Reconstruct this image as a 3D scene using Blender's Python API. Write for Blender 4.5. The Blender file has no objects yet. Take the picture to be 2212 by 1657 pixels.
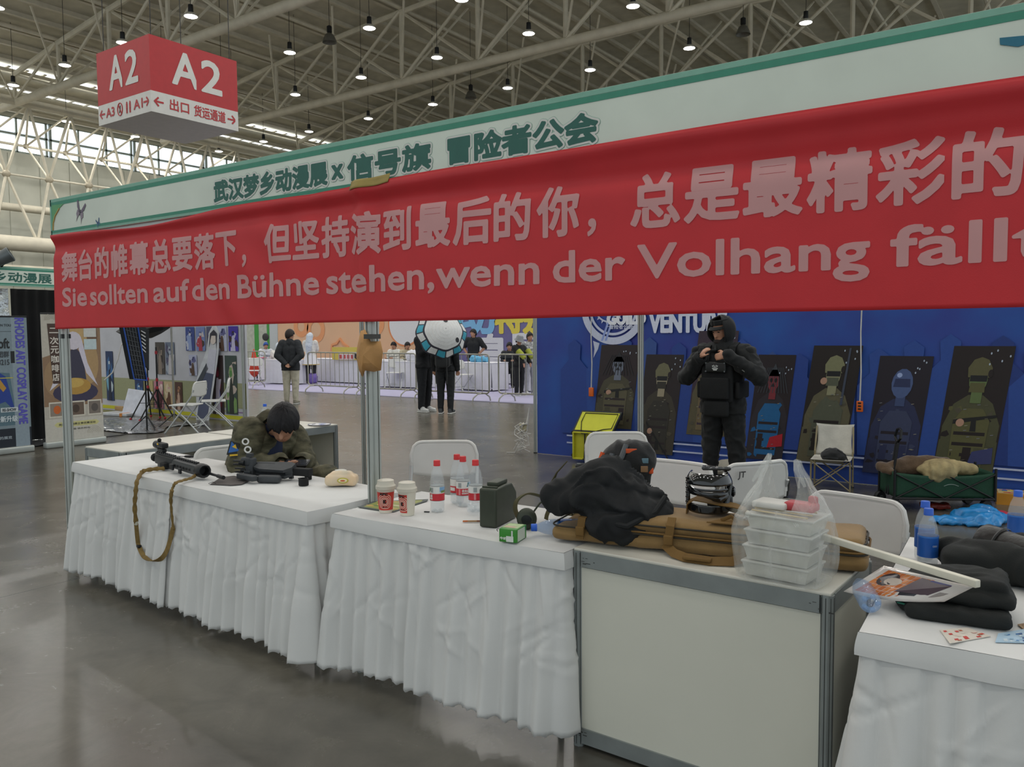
import bpy, bmesh, math, random
import numpy as np
from mathutils import Vector, Matrix, Euler, noise
R = math.radians
random.seed(7)
S = bpy.context.scene
COL = S.collection

# ---------------------------------------------------------------- camera, world, exposure
F_PX, CXP, CYP = 1758.52, 1106.0, 828.5
CAM = np.array([5.8149, -2.8212, 1.567])
YAW, PITCH, ROLL = .6133, .0624, .0074
_f = np.array([-math.sin(YAW) * math.cos(PITCH), math.cos(YAW) * math.cos(PITCH), -math.sin(PITCH)])
_r0 = np.array([math.cos(YAW), math.sin(YAW), 0.])
_d0 = np.cross(_f, _r0)
_r = math.cos(ROLL) * _r0 + math.sin(ROLL) * _d0
_d = -math.sin(ROLL) * _r0 + math.cos(ROLL) * _d0
cam_data = bpy.data.cameras.new('camera')
cam = bpy.data.objects.new('camera', cam_data)
COL.objects.link(cam)
cam_data.sensor_fit = 'HORIZONTAL'
cam_data.sensor_width = 36.
cam_data.lens = 36. * F_PX / 2212.
cam_data.clip_end = 400
m = Matrix.Identity(4)
for i in range(3):
    m[i][0] = _r[i]; m[i][1] = -_d[i]; m[i][2] = -_f[i]; m[i][3] = CAM[i]
cam.matrix_world = m
S.camera = cam

w = bpy.data.worlds.new('world')
S.world = w
w.use_nodes = True
bg = w.node_tree.nodes['Background']
bg.inputs[0].default_value = (.86, .95, 1.0, 1)
bg.inputs[1].default_value = .95
vs = S.view_settings
vs.view_transform = 'Standard'
vs.look = 'None'
vs.gamma = 1.
vs.exposure = 0.0
vs.use_curve_mapping = False
S.cycles.use_denoising = True
S.cycles.max_bounces = 7
S.cycles.diffuse_bounces = 3
S.cycles.glossy_bounces = 3
S.cycles.transmission_bounces = 6
S.cycles.transparent_max_bounces = 12
S.cycles.caustics_reflective = False
S.cycles.caustics_refractive = False
S.cycles.sample_clamp_indirect = 6


def ray(px, py):
    return _f + _r * ((px - CXP) / F_PX) + _d * ((py - CYP) / F_PX)


def at(px, py, z=0.):          # a point of the photograph on the level z
    v = ray(px, py)
    return Vector(CAM + v * ((z - CAM[2]) / v[2]))


def atv(px, py, y):            # on the vertical plane y = const
    v = ray(px, py)
    return Vector(CAM + v * ((y - CAM[1]) / v[1]))


def atu(px, py, x):
    v = ray(px, py)
    return Vector(CAM + v * ((x - CAM[0]) / v[0]))


# ---------------------------------------------------------------- materials
def lin(c):
    if isinstance(c, str):
        c = [int(c[i:i + 2], 16) / 255 for i in (0, 2, 4)]
    return tuple((x / 12.92 if x <= .04045 else ((x + .055) / 1.055) ** 2.4) for x in c) + (1.,)


MATS = {}


def mat(name, col='808080', rough=.6, metal=0., var=.12, scale=8., bump=0., bscale=60., trans=0., ior=1.45,
        alpha=1., emit=0., coat=0., sheen=0., spec=.5, col2=None, detail=4., stretch=None):
    if name in MATS:
        return MATS[name]
    m = bpy.data.materials.new(name)
    m.use_nodes = True
    n, l = m.node_tree.nodes, m.node_tree.links
    b = n['Principled BSDF']
    c = lin(col)
    tc = n.new('ShaderNodeTexCoord')
    src = tc.outputs['Object']
    if stretch:
        mp = n.new('ShaderNodeMapping')
        mp.inputs['Scale'].default_value = stretch
        l.new(src, mp.inputs[0]); src = mp.outputs[0]
    nz = n.new('ShaderNodeTexNoise')
    nz.inputs['Scale'].default_value = scale
    nz.inputs['Detail'].default_value = detail
    l.new(src, nz.inputs['Vector'])
    rp = n.new('ShaderNodeValToRGB')
    rp.color_ramp.elements[0].position = .3
    rp.color_ramp.elements[1].position = .7
    c2 = lin(col2) if col2 else None
    rp.color_ramp.elements[0].color = tuple(x * (1 - var) for x in c[:3]) + (1,)
    rp.color_ramp.elements[1].color = c2 or tuple(min(1, x * (1 + var)) for x in c[:3]) + (1,)
    l.new(nz.outputs['Fac'], rp.inputs[0])
    l.new(rp.outputs[0], b.inputs['Base Color'])
    b.inputs['Roughness'].default_value = rough
    b.inputs['Metallic'].default_value = metal
    b.inputs['IOR'].default_value = ior
    b.inputs['Transmission Weight'].default_value = trans
    b.inputs['Alpha'].default_value = alpha
    b.inputs['Coat Weight'].default_value = coat
    b.inputs['Sheen Weight'].default_value = sheen
    b.inputs['Specular IOR Level'].default_value = spec
    if emit:
        b.inputs['Emission Color'].default_value = c
        b.inputs['Emission Strength'].default_value = emit
    if bump:
        n2 = n.new('ShaderNodeTexNoise')
        n2.inputs['Scale'].default_value = bscale
        n2.inputs['Detail'].default_value = 3
        l.new(src, n2.inputs['Vector'])
        bp = n.new('ShaderNodeBump')
        bp.inputs['Strength'].default_value = bump
        bp.inputs['Distance'].default_value = .01
        l.new(n2.outputs['Fac'], bp.inputs['Height'])
        l.new(bp.outputs[0], b.inputs['Normal'])
    MATS[name] = m
    return m


def flat(col, rough=.55):      # a printed ink
    return mat('ink_' + col + ('' if rough == .55 else '_%d' % int(rough * 100)), col, rough, var=.05, scale=30)


# ---------------------------------------------------------------- mesh building
class MB:
    def __init__(s):
        s.v, s.f, s.m, s.mats = [], [], [], []

    def mi(s, mt):
        if mt not in s.mats:
            s.mats.append(mt)
        return s.mats.index(mt)

    def add(s, vs, fs, mt, M=None):
        o = len(s.v)
        if M is not None:
            vs = [M @ Vector(p) for p in vs]
        s.v.extend([tuple(p) for p in vs])
        k = s.mi(mt)
        for f in fs:
            s.f.append([i + o for i in f]); s.m.append(k)
        return s

    def box(s, c, d, mt, M=None):
        x, y, z = c; a, b, e = d[0] / 2, d[1] / 2, d[2] / 2
        vs = [(x + i * a, y + j * b, z + k * e) for k in (-1, 1) for j in (-1, 1) for i in (-1, 1)]
        return s.add(vs, [(0, 2, 3, 1), (4, 5, 7, 6), (0, 1, 5, 4), (2, 6, 7, 3), (0, 4, 6, 2), (1, 3, 7, 5)], mt, M)

    def rbox(s, c, d, r, mt, M=None, k=2):
        h = [x / 2 for x in d]
        r = min(r, min(h) * .999)
        co = [(i / k - 1, -1) for i in range(k + 1)] + [(i / k, 1) for i in range(k + 1)]
        vs, fs, key = [], [], {}

        def vert(a, i, j, sg):
            dd = [0, 0, 0]; cc = [0, 0, 0]
            b, e = (a + 1) % 3, (a + 2) % 3
            dd[a] = sg; cc[a] = sg
            dd[b], cc[b] = co[i]; dd[e], cc[e] = co[j]
            L = math.sqrt(sum(x * x for x in dd))
            p = tuple(round(c[q] + cc[q] * (h[q] - r) + r * dd[q] / L, 6) for q in range(3))
            if p not in key:
                key[p] = len(vs); vs.append(p)
            return key[p]
        n = len(co)
        for a in range(3):
            for sg in (-1, 1):
                for i in range(n - 1):
                    for j in range(n - 1):
                        q = [vert(a, i, j, sg), vert(a, i + 1, j, sg), vert(a, i + 1, j + 1, sg), vert(a, i, j + 1, sg)]
                        if len(set(q)) < 3:
                            continue
                        q = list(dict.fromkeys(q))
                        fs.append(q if sg > 0 else q[::-1])
        return s.add(vs, fs, mt, M)

    def tube(s, pts, r, mt, n=8, closed=False, caps=True, flatten=None, up=None, M=None):
        P = [Vector(p) for p in pts]
        rr = list(r) if isinstance(r, (list, tuple)) else [r] * len(P)
        N = len(P)
        T = []
        for i in range(N):
            a = P[(i - 1) % N] if (closed or i > 0) else P[i]
            b = P[(i + 1) % N] if (closed or i < N - 1) else P[i]
            t = (b - a)
            T.append(t.normalized() if t.length > 1e-9 else Vector((0, 0, 1)))
        u = Vector(up) if up else (Vector((0, 0, 1)) if abs(T[0].z) < .9 else Vector((1, 0, 0)))
        vs = []
        for i in range(N):
            u = (u - T[i] * u.dot(T[i]))
            if u.length < 1e-6:
                u = T[i].orthogonal()
            u.normalize()
            w_ = T[i].cross(u)
            if up:
                pass
            for k in range(n):
                a = 2 * math.pi * (k + .5) / n
                fx, fy = (1, 1) if not flatten else flatten
                vs.append(P[i] + u * math.cos(a) * rr[i] * fx + w_ * math.sin(a) * rr[i] * fy)
        fs = []
        for i in range(N if closed else N - 1):
            for k in range(n):
                a, b = i * n + k, i * n + (k + 1) % n
                c, d = ((i + 1) % N) * n + (k + 1) % n, ((i + 1) % N) * n + k
                fs.append((a, b, c, d))
        if caps and not closed:
            fs.append(tuple(range(n))[::-1]); fs.append(tuple((N - 1) * n + k for k in range(n)))
        return s.add(vs, fs, mt, M)

    def strap(s, pts, wdt, th, mt, side, M=None):     # flat ribbon, 'side' = width direction(s)
        P = [Vector(p) for p in pts]
        vs, fs = [], []
        N = len(P)
        for i in range(N):
            t = (P[min(i + 1, N - 1)] - P[max(i - 1, 0)]).normalized()
            sd = Vector(side[i]) if isinstance(side[0], (tuple, list, Vector)) else Vector(side)
            sd = (sd - t * sd.dot(t)).normalized()
            nn = t.cross(sd)
            for a, b in ((-1, -1), (1, -1), (1, 1), (-1, 1)):
                vs.append(P[i] + sd * a * wdt / 2 + nn * b * th / 2)
        for i in range(N - 1):
            for k in range(4):
                fs.append((i * 4 + k, i * 4 + (k + 1) % 4, i * 4 + 4 + (k + 1) % 4, i * 4 + 4 + k))
        fs.append((3, 2, 1, 0)); fs.append(tuple((N - 1) * 4 + k for k in range(4)))
        return s.add(vs, fs, mt, M)

    def lathe(s, prof, mt, n=20, M=None, caps=True):
        vs, fs = [], []
        for (r, z) in prof:
            for k in range(n):
                a = 2 * math.pi * k / n
                vs.append((r * math.cos(a), r * math.sin(a), z))
        for i in range(len(prof) - 1):
            for k in range(n):
                fs.append((i * n + k, i * n + (k + 1) % n, (i + 1) * n + (k + 1) % n, (i + 1) * n + k))
        if caps:
            if prof[0][0] > 1e-4: fs.append(tuple(range(n))[::-1])
            if prof[-1][0] > 1e-4: fs.append(tuple((len(prof) - 1) * n + k for k in range(n)))
        return s.add(vs, fs, mt, M)

    def prism(s, poly, z0, z1, mt, M=None):           # polygon in xy, extruded z0..z1
        n = len(poly)
        vs = [(x, y, z0) for x, y in poly] + [(x, y, z1) for x, y in poly]
        fs = [tuple(range(n))[::-1], tuple(range(n, 2 * n))] + [(i, (i + 1) % n, n + (i + 1) % n, n + i) for i in range(n)]
        return s.add(vs, fs, mt, M)

    def poly(s, pts, mt, M=None):
        return s.add(pts, [tuple(range(len(pts)))], mt, M)

    def grid(s, fn, nu, nv, mt, M=None, mfn=None):
        o = len(s.v)
        vs = [fn(i / nu, j / nv) for j in range(nv + 1) for i in range(nu + 1)]
        fs = [(j * (nu + 1) + i, j * (nu + 1) + i + 1, (j + 1) * (nu + 1) + i + 1, (j + 1) * (nu + 1) + i) for j in range(nv) for i in range(nu)]
        return s.add(vs, fs, mt, M)

    def ell(s, c, r, mt, M=None, n=16, k=10):
        if not isinstance(r, (tuple, list)): r = (r, r, r)
        vs, fs = [], []
        for j in range(k + 1):
            t = math.pi * j / k
            for i in range(n):
                a = 2 * math.pi * i / n
                vs.append((c[0] + r[0] * math.sin(t) * math.cos(a), c[1] + r[1] * math.sin(t) * math.sin(a), c[2] - r[2] * math.cos(t)))
        for j in range(k):
            for i in range(n):
                fs.append((j * n + i, j * n + (i + 1) % n, (j + 1) * n + (i + 1) % n, (j + 1) * n + i))
        return s.add(vs, fs, mt, M)

    def build(s, name, parent=None, angle=.7, smooth=True, solid=0., loc=None):
        me = bpy.data.meshes.new(name)
        me.from_pydata(s.v, [], s.f)
        for mt in s.mats:
            me.materials.append(mt)
        me.polygons.foreach_set('material_index', s.m)
        if smooth:
            me.polygons.foreach_set('use_smooth', [True] * len(me.polygons))
            me.set_sharp_from_angle(angle=angle)
        me.validate()
        me.update()
        o = bpy.data.objects.new(name, me)
        COL.objects.link(o)
        if parent is not None:
            o.parent = parent
        if loc is not None:
            o.location = loc
        if solid:
            md = o.modifiers.new('thickness', 'SOLIDIFY')
            md.thickness = solid; md.offset = 0
        return o


def tag(o, label=None, cat=None, group=None, kind=None):
    if label: o['label'] = label
    if cat: o['category'] = cat
    if group: o['group'] = group
    if kind: o['kind'] = kind
    return o


def thing(name, label, cat, loc=(0, 0, 0), rz=0., group=None, kind=None):
    o = bpy.data.objects.new(name, None)
    COL.objects.link(o)
    o.location = loc
    o.rotation_euler = (0, 0, rz)
    o.empty_display_size = .1
    return tag(o, label, cat, group, kind)


def dup(root, loc=None, rz=None, label=None, group=None):
    def cp(o, par):
        c = o.copy()
        COL.objects.link(c)
        if par is not None: c.parent = par
        for ch in o.children: cp(ch, c)
        return c
    c = cp(root, None)
    if loc is not None: c.location = loc
    if rz is not None: c.rotation_euler = (0, 0, rz)
    return tag(c, label, None, group)


def smooth_path(pts, k=4):             # smooth curve through the points
    P = [Vector(p) for p in pts]
    out = []
    for i in range(len(P) - 1):
        a, b, c, d = P[max(i - 1, 0)], P[i], P[i + 1], P[min(i + 2, len(P) - 1)]
        for j in range(k):
            t = j / k
            out.append(.5 * (2 * b + (c - a) * t + (2 * a - 5 * b + 4 * c - d) * t * t + (3 * b - a - 3 * c + d) * t ** 3))
    return out + [P[-1]]


def T(loc=(0, 0, 0), rot=(0, 0, 0), sc=(1, 1, 1)):
    return Matrix.Translation(loc) @ Euler(rot).to_matrix().to_4x4() @ Matrix.Diagonal((*sc, 1))


def frame(o, ex, ey, ez=None):  # matrix with origin o and axes ex, ey
    ex, ey = Vector(ex).normalized(), Vector(ey)
    ey = (ey - ex * ey.dot(ex)).normalized()
    ez = ex.cross(ey)
    M = Matrix.Identity(4)
    for i in range(3):
        M[i][0], M[i][1], M[i][2], M[i][3] = ex[i], ey[i], ez[i], o[i]
    return M


_TXT = {}


def text_geo(body):
    k = body
    if k in _TXT: return _TXT[k]
    c = bpy.data.curves.new('tmp', 'FONT')
    c.body = body; c.resolution_u = 3
    o = bpy.data.objects.new('tmp', c)
    COL.objects.link(o)
    dg = bpy.context.evaluated_depsgraph_get()
    me = bpy.data.meshes.new_from_object(o.evaluated_get(dg))
    v = np.array([p.co[:] for p in me.vertices]) if len(me.vertices) else np.zeros((1, 3))
    f = [tuple(p.vertices) for p in me.polygons]
    bpy.data.objects.remove(o); bpy.data.curves.remove(c); bpy.data.meshes.remove(me)
    _TXT[k] = (v, f)
    return v, f


def put_text(mb, body, mt, M, x0, x1, y0, y1=None, bold=0., z=0., bend=None, ref=None):
    """lettering stretched to x0..x1 (and y0..y1) in the xy plane of M; bold = extra stroke half-width in metres"""
    v, f = text_geo(body)
    b = text_geo(ref or body)[0]
    lo, hi = b.min(0), b.max(0)
    sx = (x1 - x0) / max(hi[0] - lo[0], 1e-6)
    sy = sx if y1 is None else (y1 - y0) / max(hi[1] - lo[1], 1e-6)
    pts = [((p[0] - lo[0]) * sx + x0, (p[1] - lo[1]) * sy + y0, z) for p in v]
    fs = list(f)
    if bold:                       # thicken through a distance field, contour by marching squares
        cnt = {}
        for q in f:
            for i in range(len(q)):
                e = (q[i], q[(i + 1) % len(q)]); k = (min(e), max(e))
                cnt[k] = cnt.get(k, 0) + 1
        E_ = [k for k, c_ in cnt.items() if c_ == 1]
        A = np.array([pts[i][:2] for i, j in E_]); B = np.array([pts[j][:2] for i, j in E_])
        hgt = max(A[:, 1].max() - A[:, 1].min(), 1e-4)
        h = hgt / 44
        X = np.arange(A[:, 0].min() - bold - h, A[:, 0].max() + bold + 2 * h, h)
        Y = np.arange(A[:, 1].min() - bold - h, A[:, 1].max() + bold + 2 * h, h)
        GX, GY = np.meshgrid(X, Y)
        D = np.full(GX.shape, 1e9); ins = np.zeros(GX.shape, bool)
        for (ax, ay), (bx, by) in zip(A, B):
            dx, dy = bx - ax, by - ay
            L2 = dx * dx + dy * dy
            if L2 < 1e-14: continue
            t = np.clip(((GX - ax) * dx + (GY - ay) * dy) / L2, 0, 1)
            D = np.minimum(D, (GX - ax - t * dx) ** 2 + (GY - ay - t * dy) ** 2)
            if ay != by:
                c_ = (ay > GY) != (by > GY)
                ins ^= c_ & (GX < (bx - ax) * (GY - ay) / (by - ay) + ax)
        Fv = np.where(ins, 1, -1) * np.sqrt(D) + bold
        pts, fs = [], []
        ny, nx = Fv.shape

        def emit(P):
            o = len(pts); pts.extend(P); fs.append(tuple(range(o, o + len(P))))
        for j in range(ny - 1):
            i = 0
            while i < nx - 1:
                c4 = (Fv[j, i], Fv[j, i + 1], Fv[j + 1, i + 1], Fv[j + 1, i])
                if max(c4) < 0: i += 1; continue
                if min(c4) >= 0:
                    e = i + 1
                    while e < nx - 1 and e - i < 6 and Fv[j, e + 1] >= 0 and Fv[j + 1, e + 1] >= 0: e += 1
                    emit([(X[i], Y[j], z), (X[e], Y[j], z), (X[e], Y[j + 1], z), (X[i], Y[j + 1], z)])
                    i = e; continue
                C4 = ((X[i], Y[j]), (X[i + 1], Y[j]), (X[i + 1], Y[j + 1]), (X[i], Y[j + 1]))
                P = []
                for k in range(4):
                    v0, v1 = c4[k], c4[(k + 1) % 4]
                    if v0 >= 0: P.append((*C4[k], z))
                    if (v0 >= 0) != (v1 >= 0):
                        t = v0 / (v0 - v1)
                        P.append((C4[k][0] + t * (C4[(k + 1) % 4][0] - C4[k][0]), C4[k][1] + t * (C4[(k + 1) % 4][1] - C4[k][1]), z))
                if len(P) > 2: emit(P)
                i += 1
    if bend: pts = [bend(*p) for p in pts]
    mb.add(pts, fs, mt, M)


def voxel(prims, vox=.012, smooth=4):
    """one continuous surface from overlapping rounded pieces: (p0, r0, p1, r1) capsules, ('e', c, (rx,ry,rz), rot) ellipsoids, ('b', c, dims, r, rot) rounded boxes"""
    mb = MB(); mt = flat('808080')
    for p in prims:
        if p[0] == 'e':
            mb.ell((0, 0, 0), p[2], mt, T(p[1], p[3] if len(p) > 3 else (0, 0, 0)), 16, 10)
        elif p[0] == 'b':
            mb.rbox((0, 0, 0), p[2], p[3], mt, T(p[1], p[4] if len(p) > 4 else (0, 0, 0)), 3)
        elif p[0] == 't':
            mb.tube(p[1], p[2], mt, 10)
        else:
            a, ra, b, rb = Vector(p[0]), p[1], Vector(p[2]), p[3]
            d = b - a
            L = d.length
            if L < 1e-6:
                mb.ell(a, ra, mt); continue
            q = d.to_track_quat('Z', 'Y').to_matrix().to_4x4()
            pr = []
            for k in range(6):
                t = math.pi / 2 * k / 5
                pr.append((max(ra * math.sin(t), .0002), -ra * math.cos(t)))
            for k in range(6):
                t = math.pi / 2 * (1 - k / 5)
                pr.append((max(rb * math.sin(t), .0002), L + rb * math.cos(t)))
            mb.lathe(pr, mt, 14, Matrix.Translation(a) @ q)
    o = mb.build('tmp')
    md = o.modifiers.new('r', 'REMESH'); md.mode = 'VOXEL'; md.voxel_size = vox
    if smooth:
        sm = o.modifiers.new('s', 'SMOOTH'); sm.factor = .5; sm.iterations = smooth
    dg = bpy.context.evaluated_depsgraph_get()
    me = bpy.data.meshes.new_from_object(o.evaluated_get(dg))
    nv = len(me.vertices)
    v = np.zeros(nv * 3); me.vertices.foreach_get('co', v); v = v.reshape(-1, 3)
    nn = np.zeros(nv * 3); me.vertex_normals.foreach_get('vector', nn); nn = nn.reshape(-1, 3)
    f = [tuple(p.vertices) for p in me.polygons]
    om = o.data
    bpy.data.objects.remove(o); bpy.data.meshes.remove(om); bpy.data.meshes.remove(me)
    return v, f, nn


def wrinkle(v, n, amp=.006, freq=9., seed=0., stretch=(1, 1, 1), fine=0.):
    out = v.copy()
    for i in range(len(v)):
        p = Vector((v[i][0] * stretch[0] + seed, v[i][1] * stretch[1], v[i][2] * stretch[2])) * freq
        w_ = noise.noise(p * .6 + Vector((9, 2, 7)))
        p2 = p + Vector((w_, -w_, .5 * w_))
        a = 1 - 2 * abs(noise.noise(p2)) - .45
        b = noise.noise(p * 2.3 + Vector((5, 1, 3)))
        d = amp * (a + .4 * b)
        if fine: d += fine * (max(0, 1 - 5 * abs(noise.noise(p2 * Vector((1.1, 2.6, 1.5)) + Vector((2, 8, 4))))) - .2)
        out[i] = v[i] + n[i] * d
    return out


def lump(name, prims, mt, parent=None, vox=.012, smooth=4, amp=0., freq=9., seed=0., stretch=(1, 1, 1), zmin=None, fine=0.):
    v, f, n = voxel(prims, vox, smooth)
    if amp: v = wrinkle(v, n, amp, freq, seed, stretch, fine)
    if zmin is not None: v[:, 2] = np.maximum(v[:, 2], zmin)
    mb = MB()
    mb.add(v.tolist(), f, mt)
    return mb.build(name, parent, angle=2.)

# ---------------------------------------------------------------- the hall
def floor_material():
    m = mat('polished_concrete', '5a5750', .33, var=.18, scale=.55, detail=8, col2='6e6a61')
    n, l = m.node_tree.nodes, m.node_tree.links
    b = n['Principled BSDF']
    tc = next(x for x in n if x.type == 'TEX_COORD')
    sep = n.new('ShaderNodeSeparateXYZ')
    l.new(tc.outputs['Object'], sep.inputs[0])

    def joint(out, off, per):
        a = n.new('ShaderNodeMath'); a.operation = 'SUBTRACT'; a.inputs[1].default_value = off
        p = n.new('ShaderNodeMath'); p.operation = 'PINGPONG'; p.inputs[1].default_value = per / 2
        c = n.new('ShaderNodeMath'); c.operation = 'LESS_THAN'; c.inputs[1].default_value = .004
        l.new(out, a.inputs[0]); l.new(a.outputs[0], p.inputs[0]); l.new(p.outputs[0], c.inputs[0])
        return c.outputs[0]
    mx = n.new('ShaderNodeMath'); mx.operation = 'MAXIMUM'
    l.new(joint(sep.outputs[0], .53, 5.7), mx.inputs[0]); l.new(joint(sep.outputs[1], 5.75, 12.6), mx.inputs[1])
    base = b.inputs['Base Color'].links[0].from_socket
    # scuffs and blotches with a shape of their own
    nz = n.new('ShaderNodeTexNoise'); nz.inputs['Scale'].default_value = 3.2; nz.inputs['Detail'].default_value = 9; nz.inputs['Roughness'].default_value = .72
    nz.inputs['Distortion'].default_value = .6
    l.new(tc.outputs['Object'], nz.inputs['Vector'])
    rp = n.new('ShaderNodeValToRGB'); rp.color_ramp.elements[0].position = .33; rp.color_ramp.elements[1].position = .66
    rp.color_ramp.elements[0].color = (.74, .74, .74, 1); rp.color_ramp.elements[1].color = (1.1, 1.1, 1.08, 1)
    l.new(nz.outputs['Fac'], rp.inputs[0])
    mu = n.new('ShaderNodeMix'); mu.data_type = 'RGBA'; mu.blend_type = 'MULTIPLY'; mu.inputs[0].default_value = .8
    l.new(base, mu.inputs[6]); l.new(rp.outputs[0], mu.inputs[7])
    mj = n.new('ShaderNodeMix'); mj.data_type = 'RGBA'
    l.new(mx.outputs[0], mj.inputs[0]); l.new(mu.outputs[2], mj.inputs[6]); mj.inputs[7].default_value = (.03, .03, .028, 1)
    l.new(mj.outputs[2], b.inputs['Base Color'])
    r2 = n.new('ShaderNodeMapRange'); r2.inputs[3].default_value = .14; r2.inputs[4].default_value = .36
    l.new(nz.outputs['Fac'], r2.inputs[0]); l.new(r2.outputs[0], b.inputs['Roughness'])
    return m


mb = MB(); mb.box((-18, 22, -.15), (84, 104, .3), floor_material())
o = tag(mb.build('floor', smooth=False), 'polished grey concrete floor with saw-cut joints and scuff marks', 'floor', kind='structure')

STEEL = mat('hall_steel', 'ddd5c0', .55, .05, var=.08, scale=2)
DECK = mat('roof_deck', 'd6d0bd', .6, 0., var=.12, scale=1.2)
PURL = mat('roof_purlin', 'd8d0bc', .55, 0., var=.08, scale=2)


def roof_z(x):
    return 19.5 - .0023 * (x + 14) ** 2


Y0, Y1 = -28., 68.
mb = MB()
xs = [-53 + i * 1.76 for i in range(44)]
for a, b in zip(xs[:-1], xs[1:]):
    za, zb = roof_z(a) + .55, roof_z(b) + .55
    mb.add([(a, Y0, za), (b, Y0, zb), (b, Y1, zb), (a, Y1, za), (a, Y0, za + .12), (b, Y0, zb + .12), (b, Y1, zb + .12), (a, Y1, za + .12)],
           [(0, 1, 2, 3), (7, 6, 5, 4), (0, 4, 5, 1), (3, 2, 6, 7)], DECK)
ceiling = tag(mb.build('ceiling', smooth=False), 'arched metal roof deck on close purlins over the hall', 'ceiling', kind='structure')
for i in range(30):
    x = -52.6 + i * 1.76
    mb = MB()
    z = roof_z(x) + .42
    mb.box((x, (Y0 + Y1) / 2, z), (.14, Y1 - Y0, .26), PURL); mb.box((x + .07, (Y0 + Y1) / 2, z - .12), (.22, Y1 - Y0, .03), PURL)
    mb.build('purlin', ceiling, smooth=False)
SKY = mat('daylight_pane', 'f4faff', .5, var=.02, emit=1.7)
for x in (-46.9, -49.6):
    mb = MB(); mb.box((x, 34, roof_z(x) + .5), (.62, 62, .05), SKY); mb.build('skylight', ceiling, smooth=False)
    mb = MB()
    for k in range(60): mb.box((x, 4 + k * 1.02, roof_z(x) + .44), (.8, .16, .06), PURL)
    mb.build('skylight_grille', ceiling, smooth=False)

# roof trusses
NX = [-46.6 + 5.28 * k for k in range(11)]
ZB = 15.4
for ti, y in enumerate((20.6, 31.3, 42., 52.7)):
    t = thing('roof_truss', ['steel roof truss nearest the hanging sign', 'steel roof truss with the heavy lower pipe across the middle of the roof',
                             'third steel roof truss, just above the booth fascia', 'farthest steel roof truss, mostly behind the booth fascia'][ti], 'truss', (0, y, 0), kind='structure')
    mb = MB(); mb.tube([(NX[0] - 2, 0, ZB), (NX[-1], 0, ZB)], .24, STEEL, 10); mb.build('lower_chord', t)
    mb = MB(); mb.tube([(x, 0, roof_z(x)) for x in NX], .16, STEEL, 8); mb.build('upper_chord', t)
    for k, x in enumerate(NX):
        mb = MB(); mb.tube([(x, 0, ZB), (x, 0, roof_z(x))], .12, STEEL, 6); mb.build('vertical', t)
        mb = MB(); mb.tube([(x, -5.35, roof_z(x) + .2), (x, 5.35, roof_z(x) + .2)], .11, STEEL, 6); mb.build('longitudinal_tie', t)
        if k < len(NX) - 1:
            x2 = NX[k + 1]
            mb = MB(); mb.tube([(x, -.12, ZB), (x2, -.12, roof_z(x2))], .09, STEEL, 6); mb.build('diagonal', t)
            mb = MB(); mb.tube([(x2, .12, ZB), (x, .12, roof_z(x))], .09, STEEL, 6); mb.build('diagonal', t)
            for sg in (-1, 1):
                mb = MB(); mb.tube([(x, 0, ZB), ((x + x2) / 2, sg * 2.6, roof_z((x + x2) / 2) + .3)], .06, STEEL, 5); mb.build('brace', t)

# left wall: sheet metal below a strip of high windows, with a ball-node space frame before it
WX = -53.
WM = mat('sheet_metal_wall', 'c4c4b6', .4, .25, var=.08, scale=.7)
mb = MB()
mb.box((WX, 22, 6.9), (.3, 92, 13.8), WM); mb.box((WX, 22, 16.6), (.3, 92, 1.0), WM)
for k in range(46): mb.box((WX + .18, -23 + 2 * k, 6.9), (.06, .5, 13.6), WM)
tag(mb.build('wall_left', smooth=False), 'ribbed grey metal hall wall under the high windows', 'wall', kind='structure')
FR = mat('window_frame', '9aa39c', .5, .3)
for i in range(8):
    y0 = 13.4 + i * 6.1
    wn = thing('window_%d' % (i + 1), 'high window bay %d counted from the left of the bright strip' % (i + 1), 'window', (WX, y0, 13.8), kind='structure')
    mb = MB(); mb.box((0, 2.9, .62), (.05, 5.7, 1.0), SKY); mb.build('pane', wn, smooth=False)
    mb = MB(); mb.box((0, 2.9, 1.82), (.05, 5.7, .9), SKY); mb.build('pane', wn, smooth=False)
    mb = MB()
    for z in (.06, 1.22, 2.3): mb.box((.05, 2.9, z), (.16, 6.0, .12), FR)
    for y in (0, 1.9, 3.9, 5.8): mb.box((.05, y, 1.2), (.16, .12, 2.3), FR)
    mb.build('window_frame', wn, smooth=False)
mb = MB(); mb.box((-18, 66, 10), (72, .3, 20), mat('far_wall', 'a8ab9c', .7, var=.1))
tag(mb.build('wall_back', smooth=False), 'plain grey green far wall of the hall', 'wall', kind='structure')

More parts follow.
